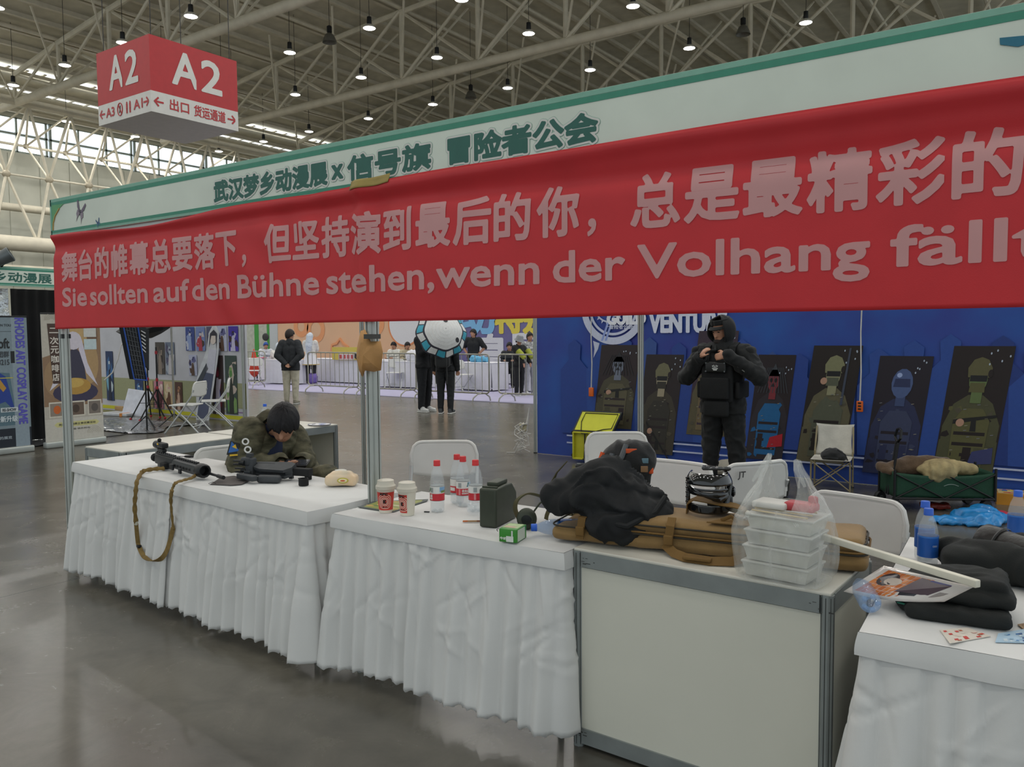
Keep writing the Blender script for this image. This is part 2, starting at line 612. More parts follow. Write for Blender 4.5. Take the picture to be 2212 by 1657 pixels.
sf = thing('space_frame', 'ball-jointed steel space frame in front of the high windows', 'truss', (-46.4, 0, 0), kind='structure')
BALL = mat('node_ball', 'b8ae98', .45, .1)
A = [(0, 13.9 + 2.45 * k, 15.4) for k in range(17)]
B = [(-.4, 15.1 + 2.45 * k, 11.2) for k in range(16)]
Cn = [(-3.2, 15.1 + 2.45 * k, 13.6) for k in range(16)]
D = [(.4, 13.9 + 2.45 * k, 7.2) for k in range(17)]
for nm, row, r in (('upper_chord', A, .2), ('middle_chord', B, .06), ('rear_chord', Cn, .08), ('lower_chord', D, .2)):
    mb = MB(); mb.tube(row, r, STEEL, 8); mb.build(nm, sf)
for k in range(16):
    mb = MB()
    for p, q in ((A[k], B[k]), (A[k + 1], B[k]), (D[k], B[k]), (D[k + 1], B[k])): mb.tube([p, q], .09, STEEL, 6)
    for p, q in ((A[k], Cn[k]), (A[k + 1], Cn[k]), (Cn[k], B[k])): mb.tube([p, q], .06, STEEL, 6)
    mb.build('web', sf)
    mb = MB(); mb.ell(B[k], .24, BALL); mb.build('node_ball', sf)
    mb = MB(); mb.ell(Cn[k], .17, BALL); mb.build('node_ball', sf)
for i, (x, z, r) in enumerate(((-45.6, 7.0, .45), (-47.5, 5.6, .3), (-50.5, 9.8, .25))):
    mb = MB(); mb.tube([(x, 6, z), (x, 60, z)], r, STEEL, 12)
    tag(mb.build('trim_%d' % (i + 1)), ['thick painted steel tie pipe along the left wall', 'thinner pipe run below the thick one', 'round duct high on the left wall'][i], 'pipe', kind='structure')

# high-bay lamps on a grid under the roof
BLK = mat('black_paint', '17181a', .45, .1)
LENS = mat('lamp_lens', 'fffaf2', .4, var=.01, emit=14)
SHADE = mat('lamp_shade', 'd8d6cc', .35, .3)


def lamp(x, y, label, group, z=15.0):
    t = thing('high_bay_lamp', label, 'lamp', (x, y, z), 0, group)
    mb = MB(); mb.lathe([(.03, .5), (.1, .48), (.11, .2), (.09, .14)], BLK, 12); mb.build('housing', t)
    mb = MB(); mb.lathe([(.09, .16), (.19, .13), (.28, .03), (.285, 0), (.27, -.004)], SHADE, 20, caps=False); mb.build('lamp_shade', t)
    mb = MB(); mb.ell((0, 0, 0), (.268, .268, .035), LENS, n=20, k=6); mb.build('lens', t)
    mb = MB(); mb.tube([(0, 0, .48), (0, 0, roof_z(x) + .64 - z)], .012, BLK, 5); mb.build('cord', t)
    lo = bpy.data.objects.new('light', LAMP_FAR if y > 15 else LAMP_DATA); COL.objects.link(lo); lo.parent = t; lo.location = (0, 0, -.045)
    return t


LAMP_DATA = bpy.data.lights.new('high_bay_light', 'AREA')
LAMP_DATA.shape = 'DISK'; LAMP_DATA.size = .5; LAMP_DATA.energy = 76; LAMP_DATA.color = (1., .985, .95)
LAMP_FAR = LAMP_DATA.copy(); LAMP_FAR.energy = 125
ROWS = [(-9., 0), (-3.2, 0), (2.5, 0), (7.7, 0), (13.1, 0), (18.3, 'front'), (23.7, 'second'), (28.4, 'third'), (34.5, 'back')]
ORD = ['first', 'second', 'third', 'fourth', 'fifth', 'sixth', 'seventh', 'eighth', 'ninth', 'tenth', 'eleventh', 'twelfth']
VIS = {'front': [-25.5, -30.8, -36.1], 'second': [-15.2, -20.4, -25.7, -46.9], 'third': [-9.9, -15.1, -20.5, -25.7, -30.9, -36.6, -47.2],
       'back': [-4.6, -10., -15.4, -20.6, -26., -31.3, -36.8, -41.5, -46.6]}
for y, nm in ROWS:
    for k in range(12):
        x = 11.2 - 5.28 * k
        if nm:
            c = [q for q in VIS[nm] if abs(q - x) < 1.2]
            if c:
                i = VIS[nm].index(c[0])
                lamp(c[0], y, 'lit round high-bay lamp, %s from the right in the %s visible row of roof lamps' % (ORD[i], nm), 'lit high-bay lamps under the roof')
                continue
        lamp(x, y, 'lit round high-bay lamp over the part of the hall beside the view', 'high-bay lamps beside the view')
for p, z, lb in (((712, 92), 15., 'unlit grey bowl lamp hanging between the truss verticals left of the middle'), ((1605, 75), 15., 'unlit grey bowl lamp hanging above the right half of the booth sign'),
                 ((1017, 212), 15., 'unlit grey bowl lamp just above the middle of the booth sign')):
    q = at(*p, z)
    t = thing('bowl_lamp', lb, 'lamp', q, 0, 'unlit bowl lamps')
    mb = MB(); mb.lathe([(.1, .42), (.2, .34), (.3, .12), (.33, 0), (.31, .02), (.27, .13), (.1, .36)], mat('grey_bowl', '6c6a62', .4, .3), 20, caps=False); mb.build('lamp_shade', t)
    mb = MB(); mb.lathe([(.05, .4), (.12, .46), (.12, .72), (.04, .78)], BLK, 12); mb.build('housing', t)
    mb = MB(); mb.tube([(0, 0, .75), (0, 0, roof_z(q.x) + .64 - z)], .012, BLK, 5); mb.build('cord', t)

# hanging A2 direction box
RED = mat('sign_red', 'b0282c', .45, var=.05)
WHT = mat('sign_white', 'd2d0ca', .5, var=.04)
SC_ = atv(327, 240, 6.)
zb_, zt_ = SC_.z, atv(323, 72, 6.).z
LW, RW = 1.86, (atu(515, 278, SC_.x).y - 6.)
sg = thing('hanging_sign', 'red and white box sign reading A2 hanging from the roof', 'sign', (SC_.x, SC_.y, zb_))
H_ = zt_ - zb_; hw = .275 * H_
mb = MB(); mb.box((-LW / 2, RW / 2, H_ / 2 + hw / 2), (LW, RW, H_ - hw), RED); mb.build('red_box', sg, smooth=False)
mb = MB(); mb.box((-LW / 2, RW / 2, hw / 2), (LW, RW, hw), WHT); mb.build('white_box', sg, smooth=False)
ML = frame(Vector((-LW, -.006, 0)), (1, 0, 0), (0, 0, 1))      # left face, looking toward -y
MR = frame(Vector((.006, 0, 0)), (0, 1, 0), (0, 0, 1))         # right face
zr0, zr1 = hw + .17 * H_, hw + .60 * H_
mb = MB()
put_text(mb, 'A', WHT, ML, .25 * LW, .51 * LW, zr0, zr1, .018); put_text(mb, '2', WHT, ML, .56 * LW, .78 * LW, zr0, zr1, .018)
put_text(mb, 'A', WHT, MR, .24 * RW, .53 * RW, zr0, zr1, .018); put_text(mb, '2', WHT, MR, .57 * RW, .80 * RW, zr0, zr1, .018)
mb.build('white_lettering', sg, smooth=False)
mb = MB()
b0, b1 = .3 * hw, .74 * hw
put_text(mb, '←', RED, ML, .03 * LW, .13 * LW, b0, b1, .006); put_text(mb, 'A3', RED, ML, .16 * LW, .32 * LW, b0, b1, .006)
put_text(mb, 'A1', RED, ML, .69 * LW, .85 * LW, b0, b1, .006); put_text(mb, '→', RED, ML, .87 * LW, .97 * LW, b0, b1, .006)
bc = (b0 + b1) / 2
cc = [(.43 * LW + .085 * math.cos(a * math.pi / 12), bc + .12 * math.sin(a * math.pi / 12), 0) for a in range(24)]
mb.tube(cc, .009, RED, 4, closed=True, M=ML); mb.tube([(.40 * LW, bc + .09, 0), (.46 * LW, bc - .09, 0)], .009, RED, 4, M=ML)
mb.tube([(.42 * LW, bc - .07, 0), (.432 * LW, bc, 0), (.436 * LW, bc + .07, 0)], .009, mat('cig', '4a4242'), 4, M=ML)
for x in (.56 * LW, .62 * LW):
    mb.ell((x, b1, 0), (.02, .022, .004), RED, ML); mb.box((x, bc + .02, 0), (.045, .1, .006), RED, ML); mb.box((x - .012, bc - .07, 0), (.014, .09, .006), RED, ML); mb.box((x + .012, bc - .07, 0), (.014, .09, .006), RED, ML)
put_text(mb, '←', RED, MR, .03 * RW, .13 * RW, b0, b1, .006); put_text(mb, '→', RED, MR, .87 * RW, .97 * RW, b0, b1, .006)
put_text(mb, '出口', RED, MR, .2 * RW, .41 * RW, b0 - .01, b1 + .03, .004); put_text(mb, '货运通道', RED, MR, .47 * RW, .84 * RW, b0 - .02, b1 + .03, .004)
mb.build('red_lettering', sg, smooth=False)
for px_, py_ in ((-.1, .1), (-LW + .1, .1), (-.1, RW - .1), (-LW + .1, RW - .1)):
    mb = MB(); mb.tube([(px_, py_, H_), (px_, py_, roof_z(SC_.x) - zb_)], .008, BLK, 5); mb.build('hanging_wire', sg)

# ---------------------------------------------------------------- the booth: posts, fascia, red banner
ALU = mat('aluminium', 'aeb2ad', .38, .55, var=.05, scale=6)
GRV = mat('groove_dark', '2e302e', .6, .2)


def post(loc, h, label, group, r=.022, rz=0.):
    """eight-sided exhibition post with a slot in every face"""
    t = thing('booth_post', label, 'post', loc, rz, group)
    pts = []
    R8 = r / math.cos(math.pi / 8)
    for k in range(8):
        a = math.pi / 8 + k * math.pi / 4; b = a + math.pi / 4
        p = Vector((R8 * math.cos(a), R8 * math.sin(a))); q = Vector((R8 * math.cos(b), R8 * math.sin(b)))
        e = (q - p); nn = -((p + q) / 2).normalized()
        for tt, dd in ((0, 0), (.36, 0), (.36, .006), (.64, .006), (.64, 0)):
            v = p + e * tt + nn * dd
            pts.append((v.x, v.y))
    mb = MB(); mb.prism(pts, .012, h, ALU); mb.build('profile', t, smooth=False)
    mb = MB(); mb.prism([(r * .8 * math.cos(k * math.pi / 4 + .39), r * .8 * math.sin(k * math.pi / 4 + .39)) for k in range(8)], .01, h - .004, GRV); mb.build('groove', t, smooth=False)
    mb = MB(); mb.lathe([(r * 1.2, 0), (r * 1.2, .008), (r * .9, .014)], BLK, 12); mb.build('foot', t)
    return t


post((.02, .02, 0), 2.5, 'grey aluminium booth post at the left front corner, beside the skirted tables', 'posts of the near booth', .032, .2)
post((2.988, .02, 0), 2.5, 'aluminium booth post in the middle with kraft paper taped to it', 'posts of the near booth', .034)
post((-.09, 2.97, 0), 2.5, 'aluminium booth post just behind the post with the kraft paper', 'posts of the near booth')
post((2.97, 2.975, 0), 2.5, 'aluminium booth post before the blue backdrop, left of the standing person in black', 'posts of the near booth')
post((0, 5.96, 0), 2.5, 'aluminium booth post at the left edge of the blue backdrop', 'posts of the near booth')
t = thing('cable_tie', 'black tape and cable strap on the left front booth post', 'strap', (.02, .02, 0))
mb = MB(); mb.box((0, 0, 1.565), (.06, .06, .03), BLK); mb.build('tape_band', t)
mb = MB(); mb.tube([(-.028, -.012, 1.56), (-.028, -.014, 1.4), (-.022, -.022, 1.28), (-.016, -.026, 1.2), (-.024, -.018, 1.1), (-.026, -.014, .95)], .004, BLK, 6); mb.build('cable', t)
# kraft paper taped to the middle post
KR = mat('kraft_paper', 'b88a55', .7, var=.1, scale=14, bump=.15, bscale=40)
t = thing('kraft_paper', 'brown kraft paper folded and taped round the middle post', 'paper', (2.97, -.04, 0))
P_ = [(779, 715), (789, 712), (801, 738), (822, 737), (827, 760), (823, 800), (808, 803), (789, 800), (783, 815), (776, 800), (770, 772), (772, 750)]
w3 = [atv(x, y, -.04) - Vector((2.97, -.04, 0)) for x, y in P_]
ctr = sum(w3, Vector()) / len(w3)
mb = MB()
vs = [ctr + Vector((0, -.03, 0))] + w3 + [(p + ctr) / 2 + Vector((0, -.022, 0)) for p in w3]
n_ = len(w3)
mb.add(vs, [(0, 1 + n_ + i, 1 + n_ + (i + 1) % n_) for i in range(n_)] + [(1 + n_ + i, 1 + i, 1 + (i + 1) % n_, 1 + n_ + (i + 1) % n_) for i in range(n_)], KR)
o = mb.build('sheet', t, angle=.2, solid=.002)
mb = MB(); mb.box(tuple(atv(804, 727, -.05) - Vector((2.97, -.04, 0))), (.062, .05, .022), mat('dark_tape', '3a3833', .4)); mb.build('tape', t)

FAS = mat('fascia_print', 'd5ddd0', .5, var=.06, scale=3)
G1 = flat('7fb09c'); G2 = flat('3f8a72')
fz0, fz1 = 2.255, 2.5
fa = thing('booth_fascia', 'long pale green booth fascia board with dark green Chinese lettering', 'sign', (0, 0, 0))
mb = MB(); mb.box((2.985, 0, (fz0 + fz1) / 2), (6.03, .03, fz1 - fz0), FAS); mb.build('board', fa, smooth=False)
mb = MB()
for z, h, mt in ((2.489, .02, G1), (2.466, .024, G2), (2.263, .012, G1), (2.279, .018, G2)): mb.box((2.985, -.0158, z), (6.02, .001, h), mt)
mb.box((-.022, -.0158, 2.378), (.018, .001, .24), G1); mb.box((-.006, -.0159, 2.38), (.014, .001, .2), G2)
mb.prism([(0, 2.46), (.16, 2.455), (.1, 2.43), (.05, 2.40), (.015, 2.36), (0, 2.31)], 0, .001, flat('5f9f6c'), frame(Vector((0, -.0172, 0)), (1, 0, 0), (0, 0, 1)))
mb.tube([(.004, -.0178, 2.29), (.012, -.0178, 2.34), (.04, -.0178, 2.385), (.1, -.0178, 2.43)], .005, flat('b59a58'), 4)
mb.build('printed_border', fa, smooth=False)
MF = frame(Vector((0, -.0165, 0)), (1, 0, 0), (0, 0, 1))
FT = [('武汉梦乡动漫展', 1.825, 2.735), ('x', 2.775, 2.845), ('信号旗', 2.885, 3.405), ('冒险者公会', 3.51, 4.25)]
for nm, bold, mt, z in (('outline', .0155, G1, 0), ('halo', .014, flat('d3d2cb'), .0006), ('lettering', .0058, flat('2f6358'), .0012)):
    mb = MB()
    for s_, a, b in FT:
        put_text(mb, s_, mt, MF, a, b, 2.305 if s_ != 'x' else 2.325, 2.415 if s_ != 'x' else 2.385, bold, z)
    mb.build(nm, fa, smooth=False)


def butterfly(parent, x, z, s_, rot, c1, c2):
    mb = MB()
    M = frame(Vector((x, -.0172, z)), (math.cos(rot), 0, math.sin(rot)), (-math.sin(rot), 0, math.cos(rot)))
    for sx in (-1, 1):
        mb.prism([(0, 0), (sx * .3 * s_, .5 * s_), (sx * .62 * s_, 1. * s_), (sx * .78 * s_, .85 * s_), (sx * .6 * s_, .35 * s_), (sx * .2 * s_, 0)], 0, .0008, c1, M)
        mb.prism([(0, 0), (sx * .5 * s_, .15 * s_), (sx * .6 * s_, -.25 * s_), (sx * .4 * s_, -.5 * s_), (sx * .45 * s_, -.95 * s_), (sx * .28 * s_, -.5 * s_), (sx * .1 * s_, -.2 * s_)], 0, .0008, c2, M)
    mb.box((0, 0, .001), (.06 * s_, .5 * s_, .002), flat('2c2838'), M)
    return mb.build('butterfly', parent, smooth=False)


butterfly(fa, .37, 2.378, .075, -.35, flat('6c6272'), flat('8a7f8a'))
butterfly(fa, .59, 2.292, .03, .3, flat('3f5f86'), flat('56769a'))
butterfly(fa, 5.69, 2.4, .09, .9, flat('2a6f86'), flat('2b3f7c'))
for z in (2.24, 2.478):
    t = tag((lambda mb: (mb.box((2.985, .02, z), (5.9, .03, .04), ALU), mb.build('booth_beam', smooth=False))[1])(MB()), 'aluminium beam behind the %s edge of the green fascia' % ('lower' if z < 2.3 else 'upper'), 'beam')

# red cloth banner
BAN = mat('banner_red', 'd8383e', .5, var=.05, scale=5, bump=.06, bscale=300)
BLT = mat('banner_letters', 'dfa9a8', .5, var=.04)
for _m, _c in ((BAN, 'd8383e'), (BLT, 'dfa9a8')):          # thin cloth lets the light behind glow through
    _n, _l = _m.node_tree.nodes, _m.node_tree.links
    _t = _n.new('ShaderNodeBsdfTranslucent'); _t.inputs[0].default_value = lin(_c)
    _x = _n.new('ShaderNodeMixShader'); _x.inputs[0].default_value = .25
    _l.new(_n['Principled BSDF'].outputs[0], _x.inputs[1]); _l.new(_t.outputs[0], _x.inputs[2]); _l.new(_x.outputs[0], _n['Material Output'].inputs[0])


def ban_top(x):
    return 2.25 - .026 * math.exp(-((x - 1.1) / .55) ** 2) + .035 * min(1, max(0, (x - 1.4) / 2.6)) + .004 * math.sin(x * 4)


def ban_bot(x):
    return 1.613 + .0033 * x + .002 * math.sin(3 * x)


def ban_y(x, z):
    t = (z - 1.6) / .67
    y = -.036 - .012 * math.sin(2.1 * x + .5) * (1 - t) - .008 * math.sin(5.3 * x + 1.3 * z)
    d = x - 2.99                               # the fold that hangs from the tape over the post
    y += -.022 * math.exp(-(d / .05) ** 2) * (.35 + .65 * t) + .014 * math.exp(-((d - .11) / .06) ** 2) * t
    y += -.02 * math.exp(-((z - 2.245 + .02 * math.sin(x)) / .035) ** 2) + .014 * math.exp(-((z - 2.16 - .03 * math.sin(.8 * x)) / .04) ** 2)
    y += .006 * math.sin(22 * x + 14 * z) * math.exp(-((x - 2.6 - (2.25 - z) * -1.2) / .25) ** 2)
    return y


bn = thing('red_banner', 'wide red cloth banner with pale Chinese and German lettering under the fascia', 'banner', (0, 0, 0))
mb = MB()
mb.grid(lambda u, v: ((lambda x: (x, ban_y(x, ban_bot(x) + v * (ban_top(x) - ban_bot(x))), ban_bot(x) + v * (ban_top(x) - ban_bot(x))))(.04 + u * 5.92)), 420, 44, BAN)
mb.build('cloth', bn, angle=2., solid=.0015)


def on_banner(x, z, _):
    return (x, ban_y(x, z) - .003, z)


mb = MB()
I4 = Matrix.Identity(4)
LN = '舞台的帷幕总要落下，但坚持演到最后的你， 总是最精彩的'
xs0, pitch = .145, .2132
for i, ch in enumerate('舞台的帷幕总要落下，但坚持演到最后的你，总是最精彩的'):
    x = xs0 + i * pitch
    slant = 0
    dz = .0009 * i
    if ch == '，':
        put_text(mb, ch, BLT, I4, x + .025, x + .06, 1.925 + dz, 1.985 + dz, .004)
    else:
        b = text_geo(ch)[0]
        w_ = b[:, 0].max() - b[:, 0].min(); h_ = b[:, 1].max() - b[:, 1].min()
        put_text(mb, ch, BLT, I4, x + .004, x + .004 + min(.19, w_ * .205), 1.936 + dz + (.19 - min(.19, h_ * .208)) / 2, 1.936 + dz + (.19 + min(.19, h_ * .208)) / 2, .0062)
mb.v = [on_banner(*p) for p in mb.v]
mb.build('chinese_lettering', bn, angle=2.)
mb = MB()
for wd, a, b in (('Sie', .15, .452), ('sollten', .5, 1.174), ('auf', 1.237, 1.572), ('den', 1.603, 1.958), ('Bühne', 2.03, 2.675), ('stehen,', 2.735, 3.448), ('wenn', 3.467, 3.99),
                 ('der', 4.062, 4.38), ('Volhang', 4.44, 5.241), ('fällt', 5.309, 5.735)):
    z0, z1 = 1.768, 1.894
    k = (z1 - z0) / .729
    lo = text_geo(wd)[0][:, 1].min() * k
    hi = text_geo(wd)[0][:, 1].max() * k
    put_text(mb, wd, BLT, I4, a, b, z0 + lo, z0 + hi, .0045)
mb.v = [on_banner(*p) for p in mb.v]
mb.build('german_lettering', bn, angle=2.)
mb = MB(); tp = [(2.934, 2.289), (3.188, 2.296), (3.187, 2.257), (2.939, 2.245)]
mb.grid(lambda u, v: (2.936 + .252 * u, min(ban_y(2.936 + .252 * u, 2.247 + .012 * u + v * .042), -.036) - .004, 2.247 + .012 * u + v * .042), 14, 4, mat('masking_tape', '9a8647', .6))
tag(mb.build('tape_strip', angle=2., solid=.001), 'short strip of brown tape holding the banner to the fascia', 'tape')

# ---------------------------------------------------------------- skirted tables
CLO = mat('white_cloth', 'd4d4d2', .8, var=.03, scale=4, bump=.12, bscale=900, sheen=.15)
TZ = .755
HEM = .078


def skirt(mb, path, nrm, zt, zb, seed, sl=0., sk=1., flare=.05, pleat=.085, amp=.03):
    rnd = random.Random(seed)
    L = [0.]
    for p, q in zip(path[:-1], path[1:]): L.append(L[-1] + (Vector(q) - Vector(p)).length)
    tot = L[-1]
    cuts, s_ = [0.], 0.
    while s_ < tot:
        s_ += pleat * rnd.uniform(.75, 1.3); cuts.append(s_)
    ams = [rnd.uniform(.6, 1.35) for _ in cuts]
    creases = [(rnd.uniform(0, tot), rnd.uniform(.08, .62), rnd.uniform(-1.4, 1.4), rnd.uniform(.07, .2), rnd.uniform(.003, .008) * rnd.choice((-1, 1))) for _ in range(int(tot * 26))]
    nu, nv = int(tot / .0066), 46

    def pos(s):
        for i in range(len(L) - 1):
            if s <= L[i + 1] or i == len(L) - 2:
                t = (s - L[i]) / max(1e-6, L[i + 1] - L[i])
                p = Vector(path[i]).lerp(Vector(path[i + 1]), t)
                n = Vector(nrm[i]).lerp(Vector(nrm[i + 1]), t)
                return p, n.normalized()

    def fn(u, v):
        s = u * tot
        p, n = pos(s)
        t = v                                   # 0 top .. 1 hem
        i = max(k for k in range(len(cuts)) if cuts[k] <= s + 1e-9)
        i = min(i, len(cuts) - 2)
        fr = (s - cuts[i]) / (cuts[i + 1] - cuts[i])
        am = ams[i] * (1 - fr) + ams[i + 1] * fr
        knife = (fr if fr < .86 else (1 - fr) / .14 * .86)       # knife pleat near the top
        wave = .5 - .5 * math.cos(2 * math.pi * fr)
        k = min(1, t * 1.6)
        d = .013 * knife * (1 - .6 * k) + amp * am * (wave * k) + flare * t ** 1.2
        d += .016 * t * math.sin(27 * s + seed + 1.5 * math.sin(5 * s)) + .012 * t * math.sin(7.1 * s + seed) + .006 * t * noise.noise(Vector((s * 9, t * 3, seed)))
        for (cs, ct, ang, ln, h) in creases:
            ds, dt = s - cs, (t - ct) * (zt - zb)
            if abs(ds) > ln or abs(dt) > ln: continue
            along = ds * math.cos(ang) + dt * math.sin(ang); ac = -ds * math.sin(ang) + dt * math.cos(ang)
            d += h * math.exp(-(ac / .007) ** 2) * max(0, 1 - (along / ln) ** 2)
        if s < sl: d *= sk + (1 - sk) * (s / sl) ** 6
        z = zt + (zb - zt) * t
        if t > .999: z += .011 * abs(math.sin(math.pi * s / .036)) - .012
        if t > .9: z += .006 * math.sin(s * 11 + seed) * (t - .9) * 10
        q = p + n * d
        return (q.x, q.y, z)
    mb.grid(fn, nu, nv, CLO)


def skirted_table(x0, x1, y0, y1, ry, label, cl_label, seed, sides='fl', z=TZ, lk=1.):
    """a folding table under a fitted white cloth; local frame at the table's left front corner turned by ry"""
    Wd, Dp = x1 - x0, y1 - y0
    t = thing('folding_table', label, 'table', (x0, y0, 0), ry, 'folding tables under the white cloths')
    g = mat('table_grey', '9a9c9c', .6)
    mb = MB(); mb.rbox((Wd / 2, Dp / 2, z - .022), (Wd - .012, Dp - .012, .03), .008, g); mb.build('tabletop', t)
    for sx in (.06, Wd - .06):
        for sy in (.08, Dp - .08):
            mb = MB(); mb.tube([(sx, sy, 0), (sx, sy, z - .036)], .013, ALU, 8); mb.build('leg', t)
    c = thing('tablecloth', cl_label, 'tablecloth', (x0, y0, 0), ry, 'white skirted tablecloths')
    mb = MB()
    rr = random.Random(seed)
    ph = [rr.uniform(0, 6) for _ in range(6)]

    def top(u, v):
        x, y = -.006 + u * (Wd + .012), -.006 + v * (Dp + .012)
        e = min(x + .006, Wd + .006 - x, y + .006, Dp + .006 - y)
        zz = z + .003 - .006 * math.exp(-(e / .012) ** 2) + .0012 * math.sin(9 * x + ph[0]) * math.sin(11 * y + ph[1])
        return (x, y, zz)
    mb.grid(top, 40, 26, CLO)
    # hanging band round the table edge
    band = .062
    loop = [(-.006, -.006), (Wd + .006, -.006), (Wd + .006, Dp + .006), (-.006, Dp + .006), (-.006, -.006)]
    for i in range(4):
        p, q = Vector(loop[i]), Vector(loop[i + 1])
        d = (q - p).normalized(); nn = Vector((d.y, -d.x))

        def bf(u, v, p=p, q=q, nn=nn, i=i):
            off = .002 + .008 * math.sin(v * math.pi * .6)
            c_ = p.lerp(q, u) + nn * (off + .003 * math.sin(u * 17 + seed + i) * v * math.sin(math.pi * u)) + (q - p).normalized() * off * (2 * u - 1)
            return (c_.x, c_.y, z - .003 - band * v - .007 * v * math.sin(math.pi * u))
        mb.grid(bf, 30, 5, CLO)
    mb.build('top_cover', c, angle=1.2)
    pth, nr = [], []
    def arc(cx, cy, a0):
        for k in range(5):
            a_ = a0 + math.pi / 2 * k / 4
            pth.append((cx + .012 * math.cos(a_), cy + .012 * math.sin(a_), 0)); nr.append((math.cos(a_), math.sin(a_), 0))
    if 'l' in sides:
        pth.append((0, Dp, 0)); nr.append((-1, 0, 0)); arc(.012, .012, math.pi)
    else:
        pth.append((-.07, .004, 0)); nr.append((0, -1, 0)); pth.append((.0, .002, 0)); nr.append((0, -1, 0))
    if 'r' in sides:
        arc(Wd - .012, .012, -math.pi / 2); pth.append((Wd, Dp, 0)); nr.append((1, 0, 0))
    else:
        pth.append((Wd + .012, 0, 0)); nr.append((0, -1, 0))
    mb = MB(); skirt(mb, pth, nr, z - .058, HEM, seed, Dp + .03 if lk < 1 else 0., lk)
    mb.build('skirt', c, angle=2., solid=.0012)
    return c


skirted_table(.483, 1.698, -.175, .425, -.0665, 'folding table hidden under the leftmost white cloth', 'white skirted cloth at the left end, under the scoped rifle', 3, 'lf', lk=.25)
skirted_table(1.700, 2.912, -.256, .344, -.0665, 'folding table hidden under the cloth in front of the seated man', 'white skirted cloth under the folded rifle and tissue pack', 11, 'fr')
skirted_table(3.045, 4.255, -.294, .306, .008, 'folding table hidden under the cloth with the paper cups', 'white skirted cloth under the paper cups and red-capped bottles', 23, 'lfr')
skirted_table(5.343, 5.98, -.513, .66, .055, 'folding table hidden under the cloth at the right edge', 'white skirted cloth at the right edge under the black garments', 31, 'lf')

# ---------------------------------------------------------------- exhibition counters
PAN = mat('counter_panel', 'd2d1c4', .45, var=.03, scale=2)
RAIL = mat('counter_rail', '8f9594', .4, .5, var=.1, scale=9)
TOPM = mat('counter_top', 'cbc8bd', .4, var=.06, scale=5)
SCUF = mat('scuff', '3f403e', .7)


def counter(x0, y0, wd, dp, h, rz, label, open_back=True, scuffs=False):
    t = thing('display_counter', label, 'counter', (x0, y0, 0), rz, 'aluminium framed display counters')
    for px_, py_ in ((.02, .02), (wd - .02, .02), (.02, dp - .02), (wd - .02, dp - .02)):
        mb = MB()
        mb.prism([(px_ + .0216 * math.cos(k * math.pi / 4 + .3927), py_ + .0216 * math.sin(k * math.pi / 4 + .3927)) for k in range(8)], 0, h - .003, RAIL)
        for k in range(8):
            a = k * math.pi / 4
            mb.box((px_ + .0195 * math.cos(a), py_ + .0195 * math.sin(a), h / 2), (.0022, .0022, h - .02), GRV, None)
        mb.build('post', t, smooth=False)
    zt = h - .032
    for z, hh in ((zt, .058), (.045, .058)):
        for a, b in (((wd / 2, .012), (wd - .08, .02)), ((wd / 2, dp - .012), (wd - .08, .02))):
            mb = MB(); mb.box((a[0], a[1], z), (b[0], b[1], hh), RAIL); mb.build('rail', t, smooth=False)
        for a in (.012, wd - .012):
            mb = MB(); mb.box((a, dp / 2, z), (.02, dp - .08, hh), RAIL); mb.build('rail', t, smooth=False)
    mb = MB(); mb.box((wd / 2, .013, h / 2), (wd - .06, .006, h - .13), PAN); mb.build('front_panel', t, smooth=False)
    for a in (.013, wd - .013):
        mb = MB(); mb.box((a, dp / 2, h / 2), (.006, dp - .06, h - .13), PAN); mb.build('side_panel', t, smooth=False)
    mb = MB(); mb.rbox((wd / 2, dp / 2, h + .0), (wd - .012, dp - .012, .012), .004, TOPM); mb.build('top', t)
    mb = MB(); mb.box((wd / 2, dp / 2, h * .5), (wd - .05, dp - .07, .016), PAN); mb.build('shelf', t, smooth=False)
    mb = MB(); mb.box((wd / 2, dp / 2, .05), (wd - .05, dp - .05, .012), PAN); mb.build('bottom', t, smooth=False)
    if scuffs:
        mb = MB(); rr = random.Random(4)
        for (cx_, cz_, n_) in ((.06, h - .03, 7), (.05, .05, 6), (wd - .03, h - .05, 6), (wd - .055, h - .06, 4)):
            for _ in range(n_):
                a = rr.uniform(0, 6)
                w_ = rr.uniform(.004, .02)
                mb.box((min(max(cx_ + rr.gauss(0, .02), .004), wd - .004), .0013, cz_ + rr.gauss(0, .009)), (w_, .001, rr.uniform(.001, .004)), SCUF)
        mb.build('scuff_marks', t, smooth=False)
    return t


counter(4.262, -.235, .945, .5, .755, -.03, 'white panelled display counter with grey frame in the right foreground', scuffs=True)

# ---------------------------------------------------------------- blue backdrop at the back of the booth
BLU = mat('backdrop_blue', '3840a0', .5, var=.3, scale=1.1, col2='2256a4', bump=.05, bscale=30)
bw = thing('blue_backdrop', 'large blue printed backdrop with military portraits and a white round emblem', 'backdrop', (0, 5.95, 0))
mb = MB()
mb.grid(lambda u, v: (.04 + u * 5.9, -.004 * math.sin(u * 40 + 3 * v) - .01 * math.sin(u * 9) * (1 - v), .005 + v * 2.48), 160, 20, BLU)
mb.build('printed_cloth', bw, angle=2.)
MBW = frame(Vector((0, -.028, 0)), (1, 0, 0), (0, 0, 1))      # local x = along, y = up, z toward the viewer


